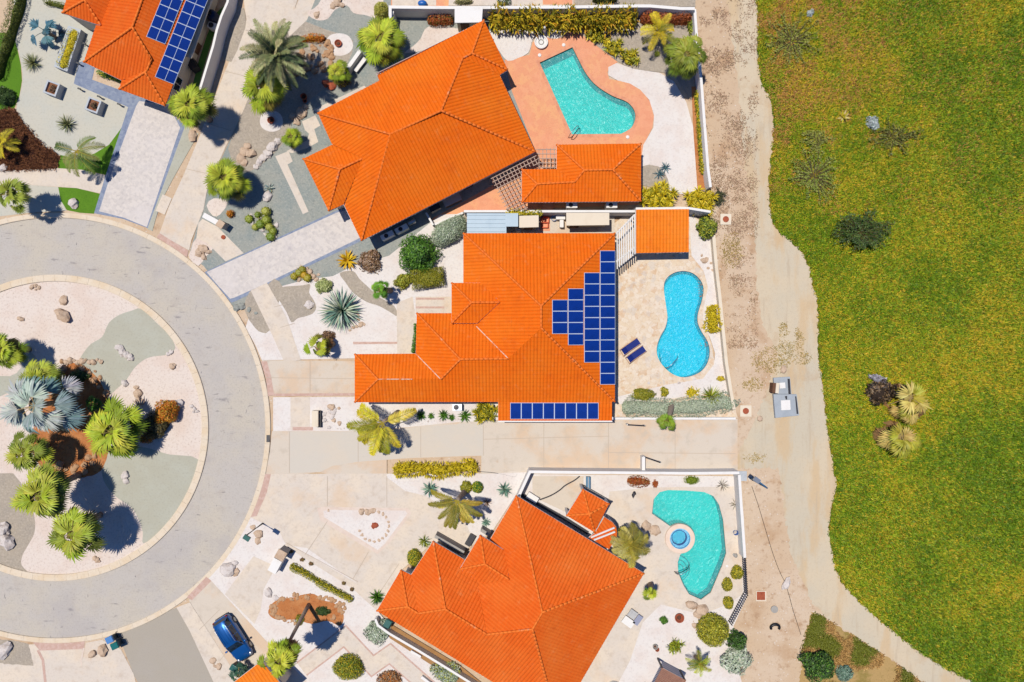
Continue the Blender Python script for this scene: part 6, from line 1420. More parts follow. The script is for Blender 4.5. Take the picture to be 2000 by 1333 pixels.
# ================================================================ SMALL THINGS
def dome(px, py, r, lab, mat=RUST, h=.3, name='fire_bowl', cat='bowl'):
    c = P(px, py, .1); t = thing(name, lab, cat, (c.x, c.y, 0)); s = r/20
    MB().lathe((c.x, c.y, 0), [(s*.7, 0), (s, h*.7), (s, h), (s*.86, h), (s*.6, h*.5), (.02, h*.45)], 20).build('bowl', mat, t, smooth=False)
    MB().lathe((c.x, c.y, h*.5), [(s*.5, 0), (s*.4, .06)], 14).build('lid', M_CORE((120, 80, 60)), t)
dome(661, 86, 7, 'rusty round dome on the upper white gravel circle'); dome(530, 236, 7, 'brown round dome on the lower white gravel circle')
dome(595, 191, 6, 'reddish pot with pale rim beside the boulders', h=.5, name='plant_pot', cat='pot'); dome(596, 198, 4, 'small brown pot in front of the reddish pot', h=.3, name='plant_pot', cat='pot')
dome(1326, 1206, 9, 'rusty round pot in the white yard', h=.4, name='plant_pot', cat='pot'); dome(1279, 1262, 5, 'small grey pot near the stone ring', GREYW, .4, 'plant_pot', 'pot'); dome(1283, 1268, 4, 'small brown pot touching the grey pot', h=.3, name='plant_pot', cat='pot')
# bird bath and statue
c = P(1057, 82, .3); t = thing('birdbath', 'round cream birdbath at the edge of the terracotta terrace', 'birdbath', (c.x, c.y, 0))
MB().lathe((c.x, c.y, 0), [(.62, 0), (.66, .28), (.66, .34), (.56, .34), (.5, .24), (.02, .22)], 28).build('basin', WHITE, t, smooth=False); MB().lathe((c.x, c.y, .22), [(.28, 0), (.28, .06), (.2, .06), (.18, 0)], 16).build('ring', GREYW, t)
c = P(1063, 60, .6); t = thing('garden_statue', 'white garden statue behind the birdbath', 'statue', (c.x, c.y, 0)); MB().lathe((c.x, c.y, 0), [(.22, 0), (.22, .25), (.12, .3), (.14, .5), (.2, .85), (.15, 1.05), (.07, 1.1)], 14).build('figure', WHITE, t, smooth=True); mb = MB(); mb.blob((c.x, c.y, 1.22), (.13, .13, .16), 2, 2, .04); mb.build('head', WHITE, t, smooth=True)
for x, y, l in ((1101, 88, 'small white round deck lid above the straight pool end'), (1054, 108, 'small white round deck lid at the left pool corner'), (1226, 268, 'small white round deck lid below the rounded pool foot'), (1420, 1106, 'small white round lid beside the olive shrubs')):
    c = P(x, y, .1); mb = MB(); mb.lathe((c.x, c.y, 0), [(.17, 0), (.17, .1), (.12, .13), (.03, .14)], 18); tag(mb.build('deck_lid', WHITE), l, 'lid')
def disc(px, py, r, mat, lab, h=.05, name='manhole_cover', cat='manhole'):
    c = P(px, py); mb = MB(); mb.lathe((c.x, c.y, 0), [(r/20, 0), (r/20, h-.01), (r/20-.03, h), (.02, h)], 24); return tag(mb.build(name, mat), lab, cat)
def hatch(px, py, s, r, lab, sq=False):
    c = P(px, py); t = thing('manhole', lab, 'manhole', tuple(c)); MB().box(c, (s/20, s/20, .1)).build('slab', CREAM, t)
    if sq: MB().box((c.x-.03, c.y+.03, .1), (r/10, r/10, .03)).build('cover', RUST, t)
    else: MB().lathe((c.x, c.y, .1), [(r/20, 0), (r/20, .03), (r/20-.05, .035), (.02, .035)], 24).build('cover', RUST, t)
hatch(1417, 429, 21, 6, 'round rusty manhole cover on a white slab below the yellow bush'); hatch(1456, 803, 22, 6, 'round rusty manhole cover on a white slab beside the low cream wall'); hatch(1486, 1164, 20, 8, 'square rusty hatch in the dirt beside the picket fence', True)
disc(1512, 1190, 7, GREYW, 'plain round grey cover in the dirt below the rusty hatch', .13); disc(437, 464, 4.2, RUST, 'small red round lid on the beige concrete pad', .15, 'drain_lid', 'lid')
c = P(524, 857, .1); mb = MB(); mb.box((c.x, c.y, 0), (.32, .7, .16)); [mb.box((c.x, c.y-.28+.11*i, .16), (.26, .04, .012)) for i in range(6)]; tag(mb.build('storm_drain', DARK), 'dark storm drain grate in the kerb of the wide lane', 'drain')
# tyre
c = P(1513, 1223); t = thing('old_tyre', 'half buried black tyre lying in the dirt', 'tyre', tuple(c)); mb = MB(); vs = []; 
pts = [(c.x+.42*math.cos(a/12*math.pi), c.y+.32*math.sin(a/12*math.pi)-.1, .12+.1*math.sin(a/12*math.pi)) for a in range(-2, 15)]; mb.tube(pts, .13, 8); mb.build('rubber', BLACK, t, smooth=True)
# cable
pts = [(1468, 950), (1480, 985), (1492, 1025), (1504, 1065), (1514, 1095), (1524, 1120), (1532, 1136), (1540, 1160), (1548, 1190), (1556, 1215), (1564, 1240)]
mb = MB(); mb.tube([P(*p)+Vector((0, 0, .05)) for p in smooth(pts, 4, False)], .022, 5); tag(mb.build('cable', DARK), 'thin dark cable running across the dirt from the lamp post', 'cable')
mb = MB(); mb.tube([P(*p)+Vector((0, 0, .09)) for p in smooth([(934, 921), (960, 923), (985, 927), (1004, 931), (1010, 926)], 4, False)], .035, 5); tag(mb.build('hose', DARK), 'thin dark garden hose lying between yellow hedge and white wall', 'hose')
mb = MB(); mb.tube([P(*p)+Vector((0, 0, .12)) for p in smooth([(1054, 976), (1075, 968), (1092, 958), (1104, 948), (1122, 938), (1132, 930)], 4, False)], .07, 6); tag(mb.build('hose', DARK), 'thick dark hose curving through the dusty corner', 'hose')
# street lamps
def lamp(base, top, h, lab, head_m, post_m, plinth=None, arm=None):
    B, T = P(*base), P(*top, h); t = thing('street_lamp', lab, 'street lamp', tuple(B))
    d = Vector((T.x-B.x, T.y-B.y, 0)); 
    MB().tube([B, Vector((B.x, B.y, h-.4)), Vector((B.x, B.y, h-.05))+d*.25, T], [.09, .07, .06, .05], 8).build('post', post_m, t, smooth=True)
    an = math.atan2(d.y, d.x) if d.length > .05 else 0
    MB().box((T.x, T.y, h-.08), (.62, .42, .18), an).build('lamp_head', head_m, t); MB().box((T.x, T.y, h-.13), (.42, .3, .05), an).build('lens', GLASS, t)
    MB().box((B.x, B.y, 0), (.4, .4, .12), .3).build('base_plate', CONC, t)
    if plinth: q = P(*plinth); MB().box((q.x, q.y, 0), (1.0, .95, .09)).build('plinth', PLANTER, t)
lamp((514, 1022), (482, 1051), 4.6, 'tall street lamp with teal head beside the ring road', GREENPL, DARK)
lamp((1464, 934), (1478, 938), 5.0, 'street lamp on a white plinth at the corner of the lower garden', STEEL, M('blue_grey_post', (56, 110, 150), rough=.5), plinth=(1448, 930))
# utility slab
c = P(1528, 775); t = thing('utility_slab', 'grey concrete utility slab with two white covers on the track', 'utility slab', tuple(c))
SL = M('utility_concrete', (176, 182, 186), [('noise', 1, .4, .7, (160, 166, 170), .6)])
def pxprism(pts, z0, z1): return MB().prism([(P(*p).x, P(*p).y) for p in pts], z0, z1)
pxprism([(1508, 770), (1553, 770), (1558, 811), (1512, 816)], 0, .35).build('slab', SL, t); pxprism([(1509, 738), (1541, 736), (1544, 769.5), (1511, 769.5)], 0, .25).build('slab', SL, t)
pxprism([(1522, 782), (1540, 781), (1541, 800), (1523, 801)], .35, .4).build('cover', WHITE, t); pxprism([(1520, 748), (1531, 747), (1532, 758), (1521, 759)], .25, .3).build('cover', WHITE, t)
pxprism([(1536, 740), (1540, 740), (1542, 770), (1538, 770)], .25, .32).build('channel', DARK, t); pxprism([(1550, 774), (1552, 774), (1556, 808), (1553, 808)], .35, .4).build('channel', DARK, t)
pxprism([(1530, 774), (1534, 773), (1534, 780), (1532, 780)], .35, .42).build('latch', DARK, t)
c = P(1512, 758, .5); t = thing('electric_box', 'brown and cream electric box standing on the utility slab', 'electric box', (c.x, c.y, 0))
MB().box((c.x, c.y, .0), (.55, .95, .85), R(-5)).build('cabinet', BROWNW, t); MB().box((c.x+.16, c.y, .85), (.3, .99, .06), R(-5)).build('lid', CREAM, t); MB().box((c.x+.29, c.y-.25, .4), (.04, .1, .2), R(-5)).build('handle', DARK, t)
# bins
def bin_(px, py, rot, body, lid, lab):
    c = P(px, py, 1.0); t = thing('wheelie_bin', lab, 'bin', (c.x, c.y, 0), rotz=R(rot)); mb = MB()
    mb.add([(-.24, -.22, .06), (.24, -.22, .06), (.24, .22, .06), (-.24, .22, .06), (-.36, -.3, 1.0), (.36, -.3, 1.0), (.36, .3, 1.0), (-.36, .3, 1.0)], [(3, 2, 1, 0), (0, 1, 5, 4), (1, 2, 6, 5), (2, 3, 7, 6), (3, 0, 4, 7), (4, 5, 6, 7)]); mb.build('body', body, t, local=True, bevel=.03)
    mb = MB(); mb.add([(-.39, -.33, 1.0), (.4, -.33, 1.0), (.4, .33, 1.0), (-.39, .33, 1.0), (-.33, -.28, 1.12), (.34, -.28, 1.06), (.34, .28, 1.06), (-.33, .28, 1.12)], [(3, 2, 1, 0), (0, 1, 5, 4), (1, 2, 6, 5), (2, 3, 7, 6), (3, 0, 4, 7), (4, 5, 6, 7)]); mb.build('lid', lid, t, local=True, bevel=.02)
    MB().tube([(-.45, -.26, .98), (-.45, .26, .98)], .03, 6).build('handle', body, t, local=True)
    for s in (-1, 1): MB().tube([(-.3, s*.25, .11), (-.3, s*.31, .11)], .11, 12).build('wheel', BLACK, t, local=True)
BNAVY = M('dark_green_plastic', (20, 46, 60), rough=.4, spec=.4)
bin_(214, 1250, 205, BNAVY, M('blue_bin_lid', (90, 140, 196), rough=.4), 'dark wheelie bin with pale blue lid beside the asphalt'); bin_(224, 1262, 205, BNAVY, M('green_bin_lid', (30, 110, 108), rough=.4), 'dark wheelie bin with green lid, nearer the boulder')
bin_(457, 1306, 150, BNAVY, GREENPL, 'dark green bin under the small palm at the bottom'); bin_(757, 1219, 60, BNAVY, GREENPL, 'teal lidded bin behind the white wall of the lower house')
# loungers
def lounger(px, py, rot, lab):
    c = P(px, py, .3); t = thing('sun_lounger', lab, 'sun lounger', (c.x, c.y, 0), rotz=R(rot), group='navy sun loungers beside the middle pool'); W_ = M_L
    mb = MB(); mb.add([(-.45, -.3, .33), (.95, -.3, .33), (.95, .3, .33), (-.45, .3, .33), (-1.0, -.3, .62), (-1.0, .3, .62)], [(0, 1, 2, 3), (4, 0, 3, 5)]); 
    n = len(mb.v); mb.v += [(x, y, z-.03) for x, y, z in mb.v[:6]]; mb.c += [(1, 1, 1)]*6; mb.f += [tuple(n+i for i in reversed(f)) for f in mb.f[:2]]+[(1, 0, n, n+1), (2, 1, n+1, n+2), (3, 2, n+2, n+3), (0, 4, n+4, n), (5, 3, n+3, n+5), (4, 5, n+5, n+4)]; mb.m += [0]*6
    mb.build('sling', W_, t, local=True)
    for s in (-1, 1):
        MB().tube([(-1.15, s*.34, .5), (-.4, s*.34, .3), (1.0, s*.34, .3)], .035, 6).build('frame_rail', TEAK, t, local=True)
        for x in (-.7, .8): MB().box((x, s*.34, 0), (.06, .06, .32)).build('leg', TEAK, t, local=True)
    MB().tube([(-1.12, -.36, .5), (-1.12, .36, .5)], .035, 6).build('headrest_bar', TEAK, t, local=True)
M_L = M('navy_sling', (16, 36, 110), rough=.7, k=.8); TEAK = M('teak', (200, 160, 132))
lounger(1232, 677, 35, 'navy sun lounger nearer the solar panel roof'); lounger(1243, 692, 35, 'navy sun lounger nearer the figure eight pool')
# white sunbeds behind the lower house
c = P(1236, 1208, .4); t = thing('sunbed', 'white and grey folding sunbed beside the lower roof', 'sunbed', (c.x, c.y, 0)); r0 = R(-36)
SUNB = M('grey_canvas', (196, 194, 190), [('noise', 3, .4, .7, (170, 170, 172), .6)])
for dx, dy, m, s in ((-.25, .3, SUNB, (.8, .75)), (.5, .15, M('grey_slats', (158, 160, 178)), (.55, 1.0)), (-.15, -.55, WHITE, (1.15, .75))):
    MB().box((c.x+dx*math.cos(r0)-dy*math.sin(r0), c.y+dx*math.sin(r0)+dy*math.cos(r0), .38), (*s, .06), r0).build('cushion', m, t)
for dx, dy in ((-.5, .6), (.6, .6), (-.5, -.8), (.4, -.8)): MB().box((c.x+dx*math.cos(r0)-dy*math.sin(r0), c.y+dx*math.sin(r0)+dy*math.cos(r0), 0), (.05, .05, .38), r0).build('leg', STEEL, t)
# timber shelter at the bottom edge
q = [P(*p, 2.2) for p in ((1293, 1304), (1340, 1329), (1316, 1380), (1266, 1356))]; t = thing('timber_shelter', 'brown slatted timber roof at the bottom edge of the yard', 'shelter', (q[0].x, q[0].y, 0)); mb = MB()
for i in range(18):
    a, b = q[0].lerp(q[3], (i+.5)/18), q[1].lerp(q[2], (i+.5)/18); m = (a+b)/2; d = b-a; mb.box((m.x, m.y, 2.2), (d.length, .13, .05), math.atan2(d.y, d.x))
mb.build('slat_roof', M('reddish_timber', (168, 122, 98), [('noise', 3, .4, .7, (146, 102, 82), .6)]), t)
for v in q: p = v*.95+sum(q, Vector())/4*.05; MB().box((p.x, p.y, 0), (.14, .14, 2.18)).build('post', DARK, t)
c = P(1198, 1345); disc(1198, 1342, 14, WHITE, 'round white table top at the bottom edge', .7, 'garden_table', 'table')
# side yard
q = [P(*p, 2.4) for p in ((912, 417), (1012, 417), (1012, 443), (989, 443), (989, 457), (912, 457))]
METAL = M('pale_blue_metal_sheet', (186, 204, 212), [('noise', .8, .4, .7, (172, 192, 202), .6)], rough=.5)
t = thing('carport', 'pale blue metal carport roof in the narrow side yard', 'carport', (q[0].x, q[0].y, 0)); MB().prism([(v.x, v.y) for v in q], 2.35, 2.42).build('roof_sheet', METAL, t)
mb = MB()
for i in range(5): a, b = q[0].lerp(q[5], .1+.2*i), q[0].lerp(q[5], .1+.2*i)+Vector((3.6, 0, 0)); mb.tube([a+Vector((0, 0, .035)), b+Vector((0, 0, .035))], .025, 5)
mb.build('roof_rib', METAL, t)
for p in ((916, 420), (1008, 420), (1008, 440), (916, 452)): v = P(*p, 2.35); MB().box((v.x, v.y, 0), (.1, .1, 2.34)).build('post', WHITE, t)
def slabroof(pts, h, lab, m=CREAM):
    q = [P(*p, h) for p in pts]; t = thing('outbuilding', lab, 'outbuilding', (q[0].x, q[0].y, 0)); MB().prism([(v.x, v.y) for v in q], h-.14, h).build('flat_roof', m, t)
    poly = offset_poly([(v.x, v.y) for v in q], -.18); MB().prism(poly, 0, h-.145, top=False).build('wall', BEIGEW, t)
    a = min(q, key=lambda v: v.y); MB().box((a.x+.9 if a.x < q[1].x else a.x-.9, a.y+.16, 0), (.8, .06, 1.9)).build('door', BROWNW, t)
slabroof([(1014, 422), (1052, 421), (1052, 444), (1014, 445)], 2.2, 'small cream flat roofed shed under the yellow vine'); slabroof([(1106, 416), (1190, 416), (1190, 440), (1106, 441)], 2.2, 'long cream flat roofed shed in the narrow side yard')
slabroof([(888, 14), (943, 14), (941, 44), (888, 45)], 2.3, 'white flat roofed pump house between the reddish and green hedges', WHITE)
def boxthing(px, py, sx, sy, h, rot, m, lab, name, cat, top=None):
    c = P(px, py, h); t = thing(name, lab, cat, (c.x, c.y, 0)); r_ = R(rot)
    MB().box((c.x, c.y, .0), (sx, sy, h-.05), r_).build('casing', m, t, bevel=.02); MB().box((c.x, c.y, h-.05), (sx*1.04, sy*1.04, .05), r_).build('lid', top or m, t)
    if name == 'air_conditioner':
        MB().lathe((c.x-.1*math.cos(r_), c.y-.1*math.sin(r_), h), [(min(sx, sy)*.42, 0), (min(sx, sy)*.42, .02), (.04, .03)], 18).build('fan_grille', DARK, t)
boxthing(756, 460, 1.25, .5, 1.0, 27, WHITE, 'white air conditioner left of its twin below the large roof', 'air_conditioner', 'air conditioner'); boxthing(784, 447, 1.25, .5, 1.0, 27, WHITE, 'white air conditioner right of its twin below the large roof', 'air_conditioner', 'air conditioner')
boxthing(414, 50, .8, .6, .9, -22, WHITE, 'white air conditioner behind the tall white wall', 'air_conditioner', 'air conditioner')
boxthing(893, 796, .85, .6, .8, 0, STEEL, 'grey air conditioner below the long roof beside green plants', 'air_conditioner', 'air conditioner')
boxthing(1250, 408, .1, .1, .3, 0, WHITE, 'tiny white post at the wall corner of the lean-to', 'garden_post', 'post')
c = P(803, 433, 1.0); t = thing('gas_tank', 'small grey tank lying under the edge of the large roof', 'tank', (c.x, c.y, 0)); d = Vector((math.cos(R(25)), math.sin(R(25)), 0))*.42; MB().tube([Vector((c.x, c.y, .7))-d, Vector((c.x, c.y, .7))-d*.9, Vector((c.x, c.y, .7))+d*.9, Vector((c.x, c.y, .7))+d], [.1, .26, .26, .1], 14).build('tank', STEEL, t, smooth=True); MB().box((c.x, c.y, 0), (.5, .3, .5), R(25)).build('stand', DARK, t)
c = P(410, 26, 1.6); t = thing('water_tank', 'dark blue round water tank between house and white wall', 'tank', (c.x, c.y, 0)); MB().lathe((c.x, c.y, 0), [(.5, 0), (.52, .1), (.52, 1.3), (.4, 1.5), (.16, 1.6)], 22).build('tank', M('navy_tank', (22, 34, 66), rough=.35), t, smooth=True); MB().lathe((c.x, c.y, 1.6), [(.18, 0), (.18, .07)], 12).build('lid', BLACK, t)
boxthing(372, 122, 1.3, .7, 1.0, -60, DARK, 'dark plastic storage chest beside the upper left house', 'storage_chest', 'chest')
patch('lawn', [(440, 10), (430, 36), (420, 62), (410, 92), (396, 140), (386, 176), (376, 168), (388, 120), (404, 70), (424, 24)], M('turf_strip', (88, 138, 58), [('noise', 6, .4, .7, (76, 122, 48), .6)]), 'strip of green artificial turf behind the tall white wall')
boxthing(882, 389, 1.7, .85, 1.0, 25, DARK, 'dark covered barbecue on the terracotta terrace', 'barbecue', 'barbecue', STEEL); boxthing(848, 404, 1.0, .7, .9, 27, GREYW, 'grey storage box beside the covered barbecue', 'storage_box', 'box', DARK)
wall('boundary_wall', 'short white wall between terracotta terrace and blue grey gravel', 'wall', [(832, 416), (846, 440)], .9, .18, WHITE)
wall('boundary_wall', 'low white curb wall along the slanted terrace edge', 'wall', [(846, 440), (870, 430), (904, 416)], .5, .2, WHITE)
for x, y, s, m, l in ((1065, 431, .4, ORANGEPL, 'orange red crate in the side yard, upper of two'), (1064, 441, .36, ORANGEPL, 'orange red crate in the side yard, lower of two')):
    c = P(x, y); t = thing('plastic_crate', l, 'crate', tuple(c)); mb = MB()
    for dx, dy, sx, sy in ((0, -s*.7, s*1.6, .05), (0, s*.7, s*1.6, .05), (-s*.8, 0, .05, s*1.4), (s*.8, 0, .05, s*1.4)): mb.box((c.x+dx, c.y+dy, .05), (sx, sy, .4), 0)
    mb.build('sides', m, t); MB().box((c.x, c.y, .05), (s*1.5, s*1.3, .04)).build('base', RUST, t)
def bucket(px, py, r, lab, m=BLUEPL):
    c = P(px, py, .2); t = thing('bucket', lab, 'bucket', (c.x, c.y, 0)); s = r/20; MB().lathe((c.x, c.y, 0), [(s*.7, 0), (s, .42), (s*.93, .42), (s*.65, .06), (.02, .06)], 18).build('pail', m, t); MB().tube([(c.x+s*math.cos(a), c.y+s*.4*math.sin(a), .42+.12*math.sin(a)) for a in np.linspace(0, math.pi, 7)], .012, 5).build('handle', STEEL, t)
bucket(1082, 427, 6, 'blue bucket in the narrow side yard'); bucket(1436, 1040, 5, 'bright blue bucket beside the right white wall')
boxthing(1095, 424, .85, .45, .8, 0, WHITE, 'white appliance beside the blue bucket', 'washing_machine', 'appliance'); boxthing(1097, 437, .35, .7, .8, 0, WHITE, 'narrow white cabinet below the white appliance', 'cabinet', 'cabinet')
boxthing(1012, 450, .45, .3, .6, 0, WHITE, 'small white box beside the carport', 'meter_box', 'box')
for x, l in ((1117, 'left white wall unit below the pavilion roof'), (1195, 'right white wall unit below the pavilion roof')): boxthing(x, 401, 1.0, .5, 1.6, 0, WHITE, l, 'air_conditioner', 'air conditioner')
boxthing(1070, 405, .95, .8, .6, 0, TERRA, 'terracotta tiled box behind the white wall', 'planter_box', 'planter')
mb = MB(); c = P(825, 7, .3); mb.blob((c.x, c.y, .3), (.45, .3, .3), 3, 3, .03); tag(mb.build('beach_ball', BLUEPL, smooth=True), 'bright blue ball beyond the top wall', 'ball')
mb = MB(); c = P(1435, 1084); mb.blob((c.x, c.y, .15), (.22, .22, .18), 5, 2, .2); tag(mb.build('rock', GREYW), 'small grey stone beside the right white wall', 'rock')
boxthing(1040, 973, 1.1, .6, .7, -32, WHITE, 'white cabinet at the top corner of the lower roof', 'storage_box', 'box', WHITE); boxthing(918, 1056, .55, 1.1, .6, -30, GREYW, 'grey bench box between portico and house wing', 'storage_box', 'box', DARK)
q = P(1148, 944); t = thing('downpipe_channel', 'blue drain channel between white wall and gazebo', 'channel', tuple(q)); MB().box((q.x, q.y, 0), (.4, 1.4, .5)).build('trough', M('blue_painted_metal', (80, 130, 160), rough=.5), t); MB().box((q.x, q.y, .5), (.12, 1.4, .05)).build('lip', STEEL, t)
wall('boundary_wall', 'low dark strip standing in for shade behind the lower roof', 'wall', [(1018, 968), (1060, 990), (1110, 1018), (1148, 1042)], .5, .3, DARK)  # dark low wall added where only shaded house wall and shadow lie
wall('boundary_wall', 'grey curb behind the gazebo', 'wall', [(1140, 952), (1192, 982)], .9, .25, GREYW)
c = P(1237, 965); mb = MB(); mb.blob((c.x, c.y, .2), (.2, .3, .2), 9, 2, .25); tag(mb.build('rock', DARK), 'small dark stone below the rust red shrub', 'rock')
boxthing(832, 1330, 1.1, .25, .5, -38, WHITE, 'short white bench beside the silvery shrub', 'garden_bench', 'bench')
boxthing(812, 1278, 1.1, .2, .4, -30, WHITE, 'narrow white step block beside the wall', 'step_block', 'block')
# ================================================================ BLUE CAR
def car(px, py, rot, lab):
    c = P(px, py); t = thing('parked_car', lab, 'car', tuple(c), rotz=R(rot))
    body = M('metallic_blue_paint', (10, 82, 146), rough=.3, spec=.5, metal=.5, coat=1.0, k=.9); glass = GLASS
    L = 4.7; rnd = None
    # cross sections front (+x) to rear: x, half width, sill z, belt z
    st = [(2.34, .58, .42, .62), (2.26, .76, .30, .74), (2.0, .88, .26, .84), (1.5, .93, .25, .93), (.95, .94, .25, 1.0), (.2, .95, .25, 1.03), (-.8, .95, .25, 1.05), (-1.6, .94, .26, 1.06), (-2.05, .90, .30, 1.02), (-2.28, .80, .40, .92), (-2.34, .66, .5, .8)]
    vs = []; fs = []; m = 12
    for x, w_, z0, z1 in st:
        cr = [(-w_*.55, z1+.03), (-w_*.86, z1), (-w_*.98, z1-.14), (-w_, (z0+z1)/2), (-w_*.97, z0+.1), (-w_*.8, z0)]
        ring_ = cr+[(-a, b) for a, b in reversed(cr)]
        vs += [(x, a, b) for a, b in ring_]
    for i in range(len(st)-1):
        for j in range(m): a, b = i*m+j, i*m+(j+1) % m; fs.append((a, b, b+m, a+m))
    fs.append(tuple(range(m-1, -1, -1))); e = (len(st)-1)*m; fs.append(tuple(range(e, e+m)))
    mb = MB(); mb.add(vs, fs); o = mb.build('body', body, t, smooth=True, local=True); s = o.modifiers.new('sub', 'SUBSURF'); s.levels = 1; s.render_levels = 2
    # cabin: glasshouse then roof skin
    g = [(1.05, .74, 1.0, .74), (.30, .76, 1.5, .62), (-.3, .77, 1.62, .63), (-1.5, .76, 1.58, .61), (-1.95, .73, 1.45, .56), (-2.2, .7, 1.02, .7)]
    gh = MB(); vs = []; fs = []
    base = [(1.08, .76), (.32, .84), (-.3, .85), (-1.5, .84), (-2.0, .8), (-2.22, .72)]; topz = [(1.0, .74, 1.0), (.28, .63, 1.50), (-.3, .64, 1.58), (-1.5, .62, 1.54), (-1.95, .58, 1.42), (-2.2, .7, 1.0)]
    for (x, w_), (tx, tw, tz) in zip(base, topz): vs += [(x, -w_, .98), (tx, -tw, tz), (tx, tw, tz), (x, w_, .98)]
    for i in range(len(base)-1):
        for j in range(3): a = i*4+j; fs.append((a, a+4, a+5, a+1))
    gh.add(vs, [tuple(reversed(f)) for f in fs]); gh.build('windows', glass, t, local=True, smooth=False)
    rf = MB(); vs = []; fs = []; rs = [(.36, .60, 1.50), (.05, .64, 1.58), (-.5, .65, 1.63), (-1.2, .64, 1.62), (-1.7, .62, 1.56), (-2.02, .58, 1.44)]
    for x, w_, z in rs:
        for k in (-1, -.86, -.4, 0, .4, .86, 1): vs.append((x, w_*k, z+.05*(1-k*k)-(.05 if abs(k) == 1 else 0)+.012))
    for i in range(len(rs)-1):
        for j in range(6): a = i*7+j; fs.append((a, a+1, a+8, a+7))
    rf.add(vs, fs); ro = rf.build('roof_panel', body, t, local=True, smooth=True)
    for s_ in (-1, 1):
        for y in (.18, .4): MB().tube([(.1, s_*y, 1.665), (-.6, s_*y, 1.7), (-1.6, s_*y, 1.65)], .018, 5).build('roof_groove', body, ro, local=True)
    for s_ in (-1, 1):
        MB().tube([(.2, s_*.58, 1.60), (.1, s_*.58, 1.67), (-1.6, s_*.57, 1.66), (-1.75, s_*.56, 1.58)], .028, 6).build('roof_rail', STEEL, t, local=True, smooth=True)
        for (x1, x2) in ((1.02, .3), (-.35, -.36), (-1.3, -1.32), (-2.15, -1.93)):
            z2 = 1.5 if x2 > .2 else (1.58 if x2 > -1 else (1.55 if x2 > -1.5 else 1.43)); MB().tube([(x1, s_*(.77 if abs(x1) > 1 and x1 > 0 else .84 if x1 > -2 else .76), .99), (x2, s_*.63, z2)], .045, 6).build('pillar', body, t, local=True)
        mm = MB(); mm.blob((.72, s_*1.04, 1.08), (.1, .15, .09), 1, 2, .02); mm.build('mirror', body, t, local=True, smooth=True)
        hl = MB(); hl.blob((2.1, s_*.66, .76), (.24, .16, .09), 2, 2, .02); hl.build('headlight', STEEL, t, local=True, smooth=True)
        tl = MB(); tl.blob((-2.2, s_*.72, .9), (.1, .13, .13), 3, 2, .02); tl.build('taillight', M_CORE((170, 20, 20)), t, local=True, smooth=True)
        for x in (1.42, -1.42):
            wm = MB(); wm.tube([(x, s_*.74, .36), (x, s_*.96, .36)], .36, 24); w_ = wm.build('tyre', BLACK, t, local=True)
            rm = MB(); rm.tube([(x, s_*.955, .36), (x, s_*.972, .36)], .23, 18); rm.build('rim', STEEL, w_, local=True)
    MB().box((2.33, 0, .48), (.08, 1.0, .18)).build('grille', BLACK, t, local=True); MB().box((-2.33, 0, .36), (.12, 1.3, .14)).build('rear_bumper', BLACK, t, local=True); MB().box((2.385, 0, .42), (.02, .5, .11)).build('number_plate', WHITE, t, local=True)
    MB().tube([(.98, -.3, 1.03), (.62, .1, 1.3)], .014, 5).build('wiper', BLACK, t, local=True)
car(461, 1241, math.degrees(math.atan2(-.84, .54)), 'blue car parked on the stained concrete driveway at the bottom')

# ================================================================ GRASS AND STUBBLE (uncountable)
def scatter(name, n, region, label, cols_fn, size, hgt, seed, blades=3, mask=None):
    rg = np.random.default_rng(seed); x0, x1, y0, y1 = region; poly = mask
    X = rg.uniform(x0, x1, n); Y = rg.uniform(y0, y1, n)
    if poly is not None:
        ins = np.zeros(n, bool); a = np.array(poly)
        for i in range(len(a)):
            (ax, ay), (bx, by) = a[i], a[i-1]
            if ay == by: continue
            ins ^= ((ay > Y) != (by > Y)) & (X < (bx-ax)*(Y-ay)/(by-ay)+ax)
        X, Y = X[ins], Y[ins]
    keep = cols_fn(X, Y, rg); X, Y, Cc = X[keep[1]], Y[keep[1]], keep[0][keep[1]]
    m = len(X); wx = (X-1000)/20; wy = (666.5-Y)/20
    V = []; Cl = []
    for b in range(blades):
        a = rg.uniform(0, 6.283, m); r = size*rg.uniform(.5, 1.3, m); ox = rg.normal(0, size*.5, m); oy = rg.normal(0, size*.5, m)
        h = hgt*rg.uniform(.4, 1.2, m); hw = size*.16
        bx, by = wx+ox, wy+oy; px_, py_ = -np.sin(a)*hw, np.cos(a)*hw
        tri = np.stack([np.stack([bx-px_, by-py_, np.full(m, .02)], 1), np.stack([bx+px_, by+py_, np.full(m, .02)], 1), np.stack([bx+np.cos(a)*r+px_*.6, by+np.sin(a)*r+py_*.6, h], 1), np.stack([bx+np.cos(a)*r-px_*.6, by+np.sin(a)*r-py_*.6, h], 1)], 1)
        V.append(tri.reshape(-1, 3)); k = rg.uniform(.7, 1.3, (m, 1)); Cl.append(np.repeat(np.clip(Cc*k, 0, 1), 4, 0))
    V = np.concatenate(V); Cl = np.concatenate(Cl); q = len(V)//4
    me = bpy.data.meshes.new(name); me.vertices.add(len(V)); me.vertices.foreach_set('co', V.ravel())
    me.loops.add(q*4); me.loops.foreach_set('vertex_index', np.arange(q*4)); me.polygons.add(q)
    me.polygons.foreach_set('loop_start', np.arange(q)*4); me.polygons.foreach_set('loop_total', np.full(q, 4))
    at = me.color_attributes.new('tint', 'FLOAT_COLOR', 'POINT'); at.data.foreach_set('color', np.concatenate([Cl, np.ones((len(Cl), 1))], 1).ravel())
    me.materials.append(LEAF); me.update(); me.validate()
    o = bpy.data.objects.new(name, me); COL.objects.link(o); return tag(o, label, None, None, 'stuff')
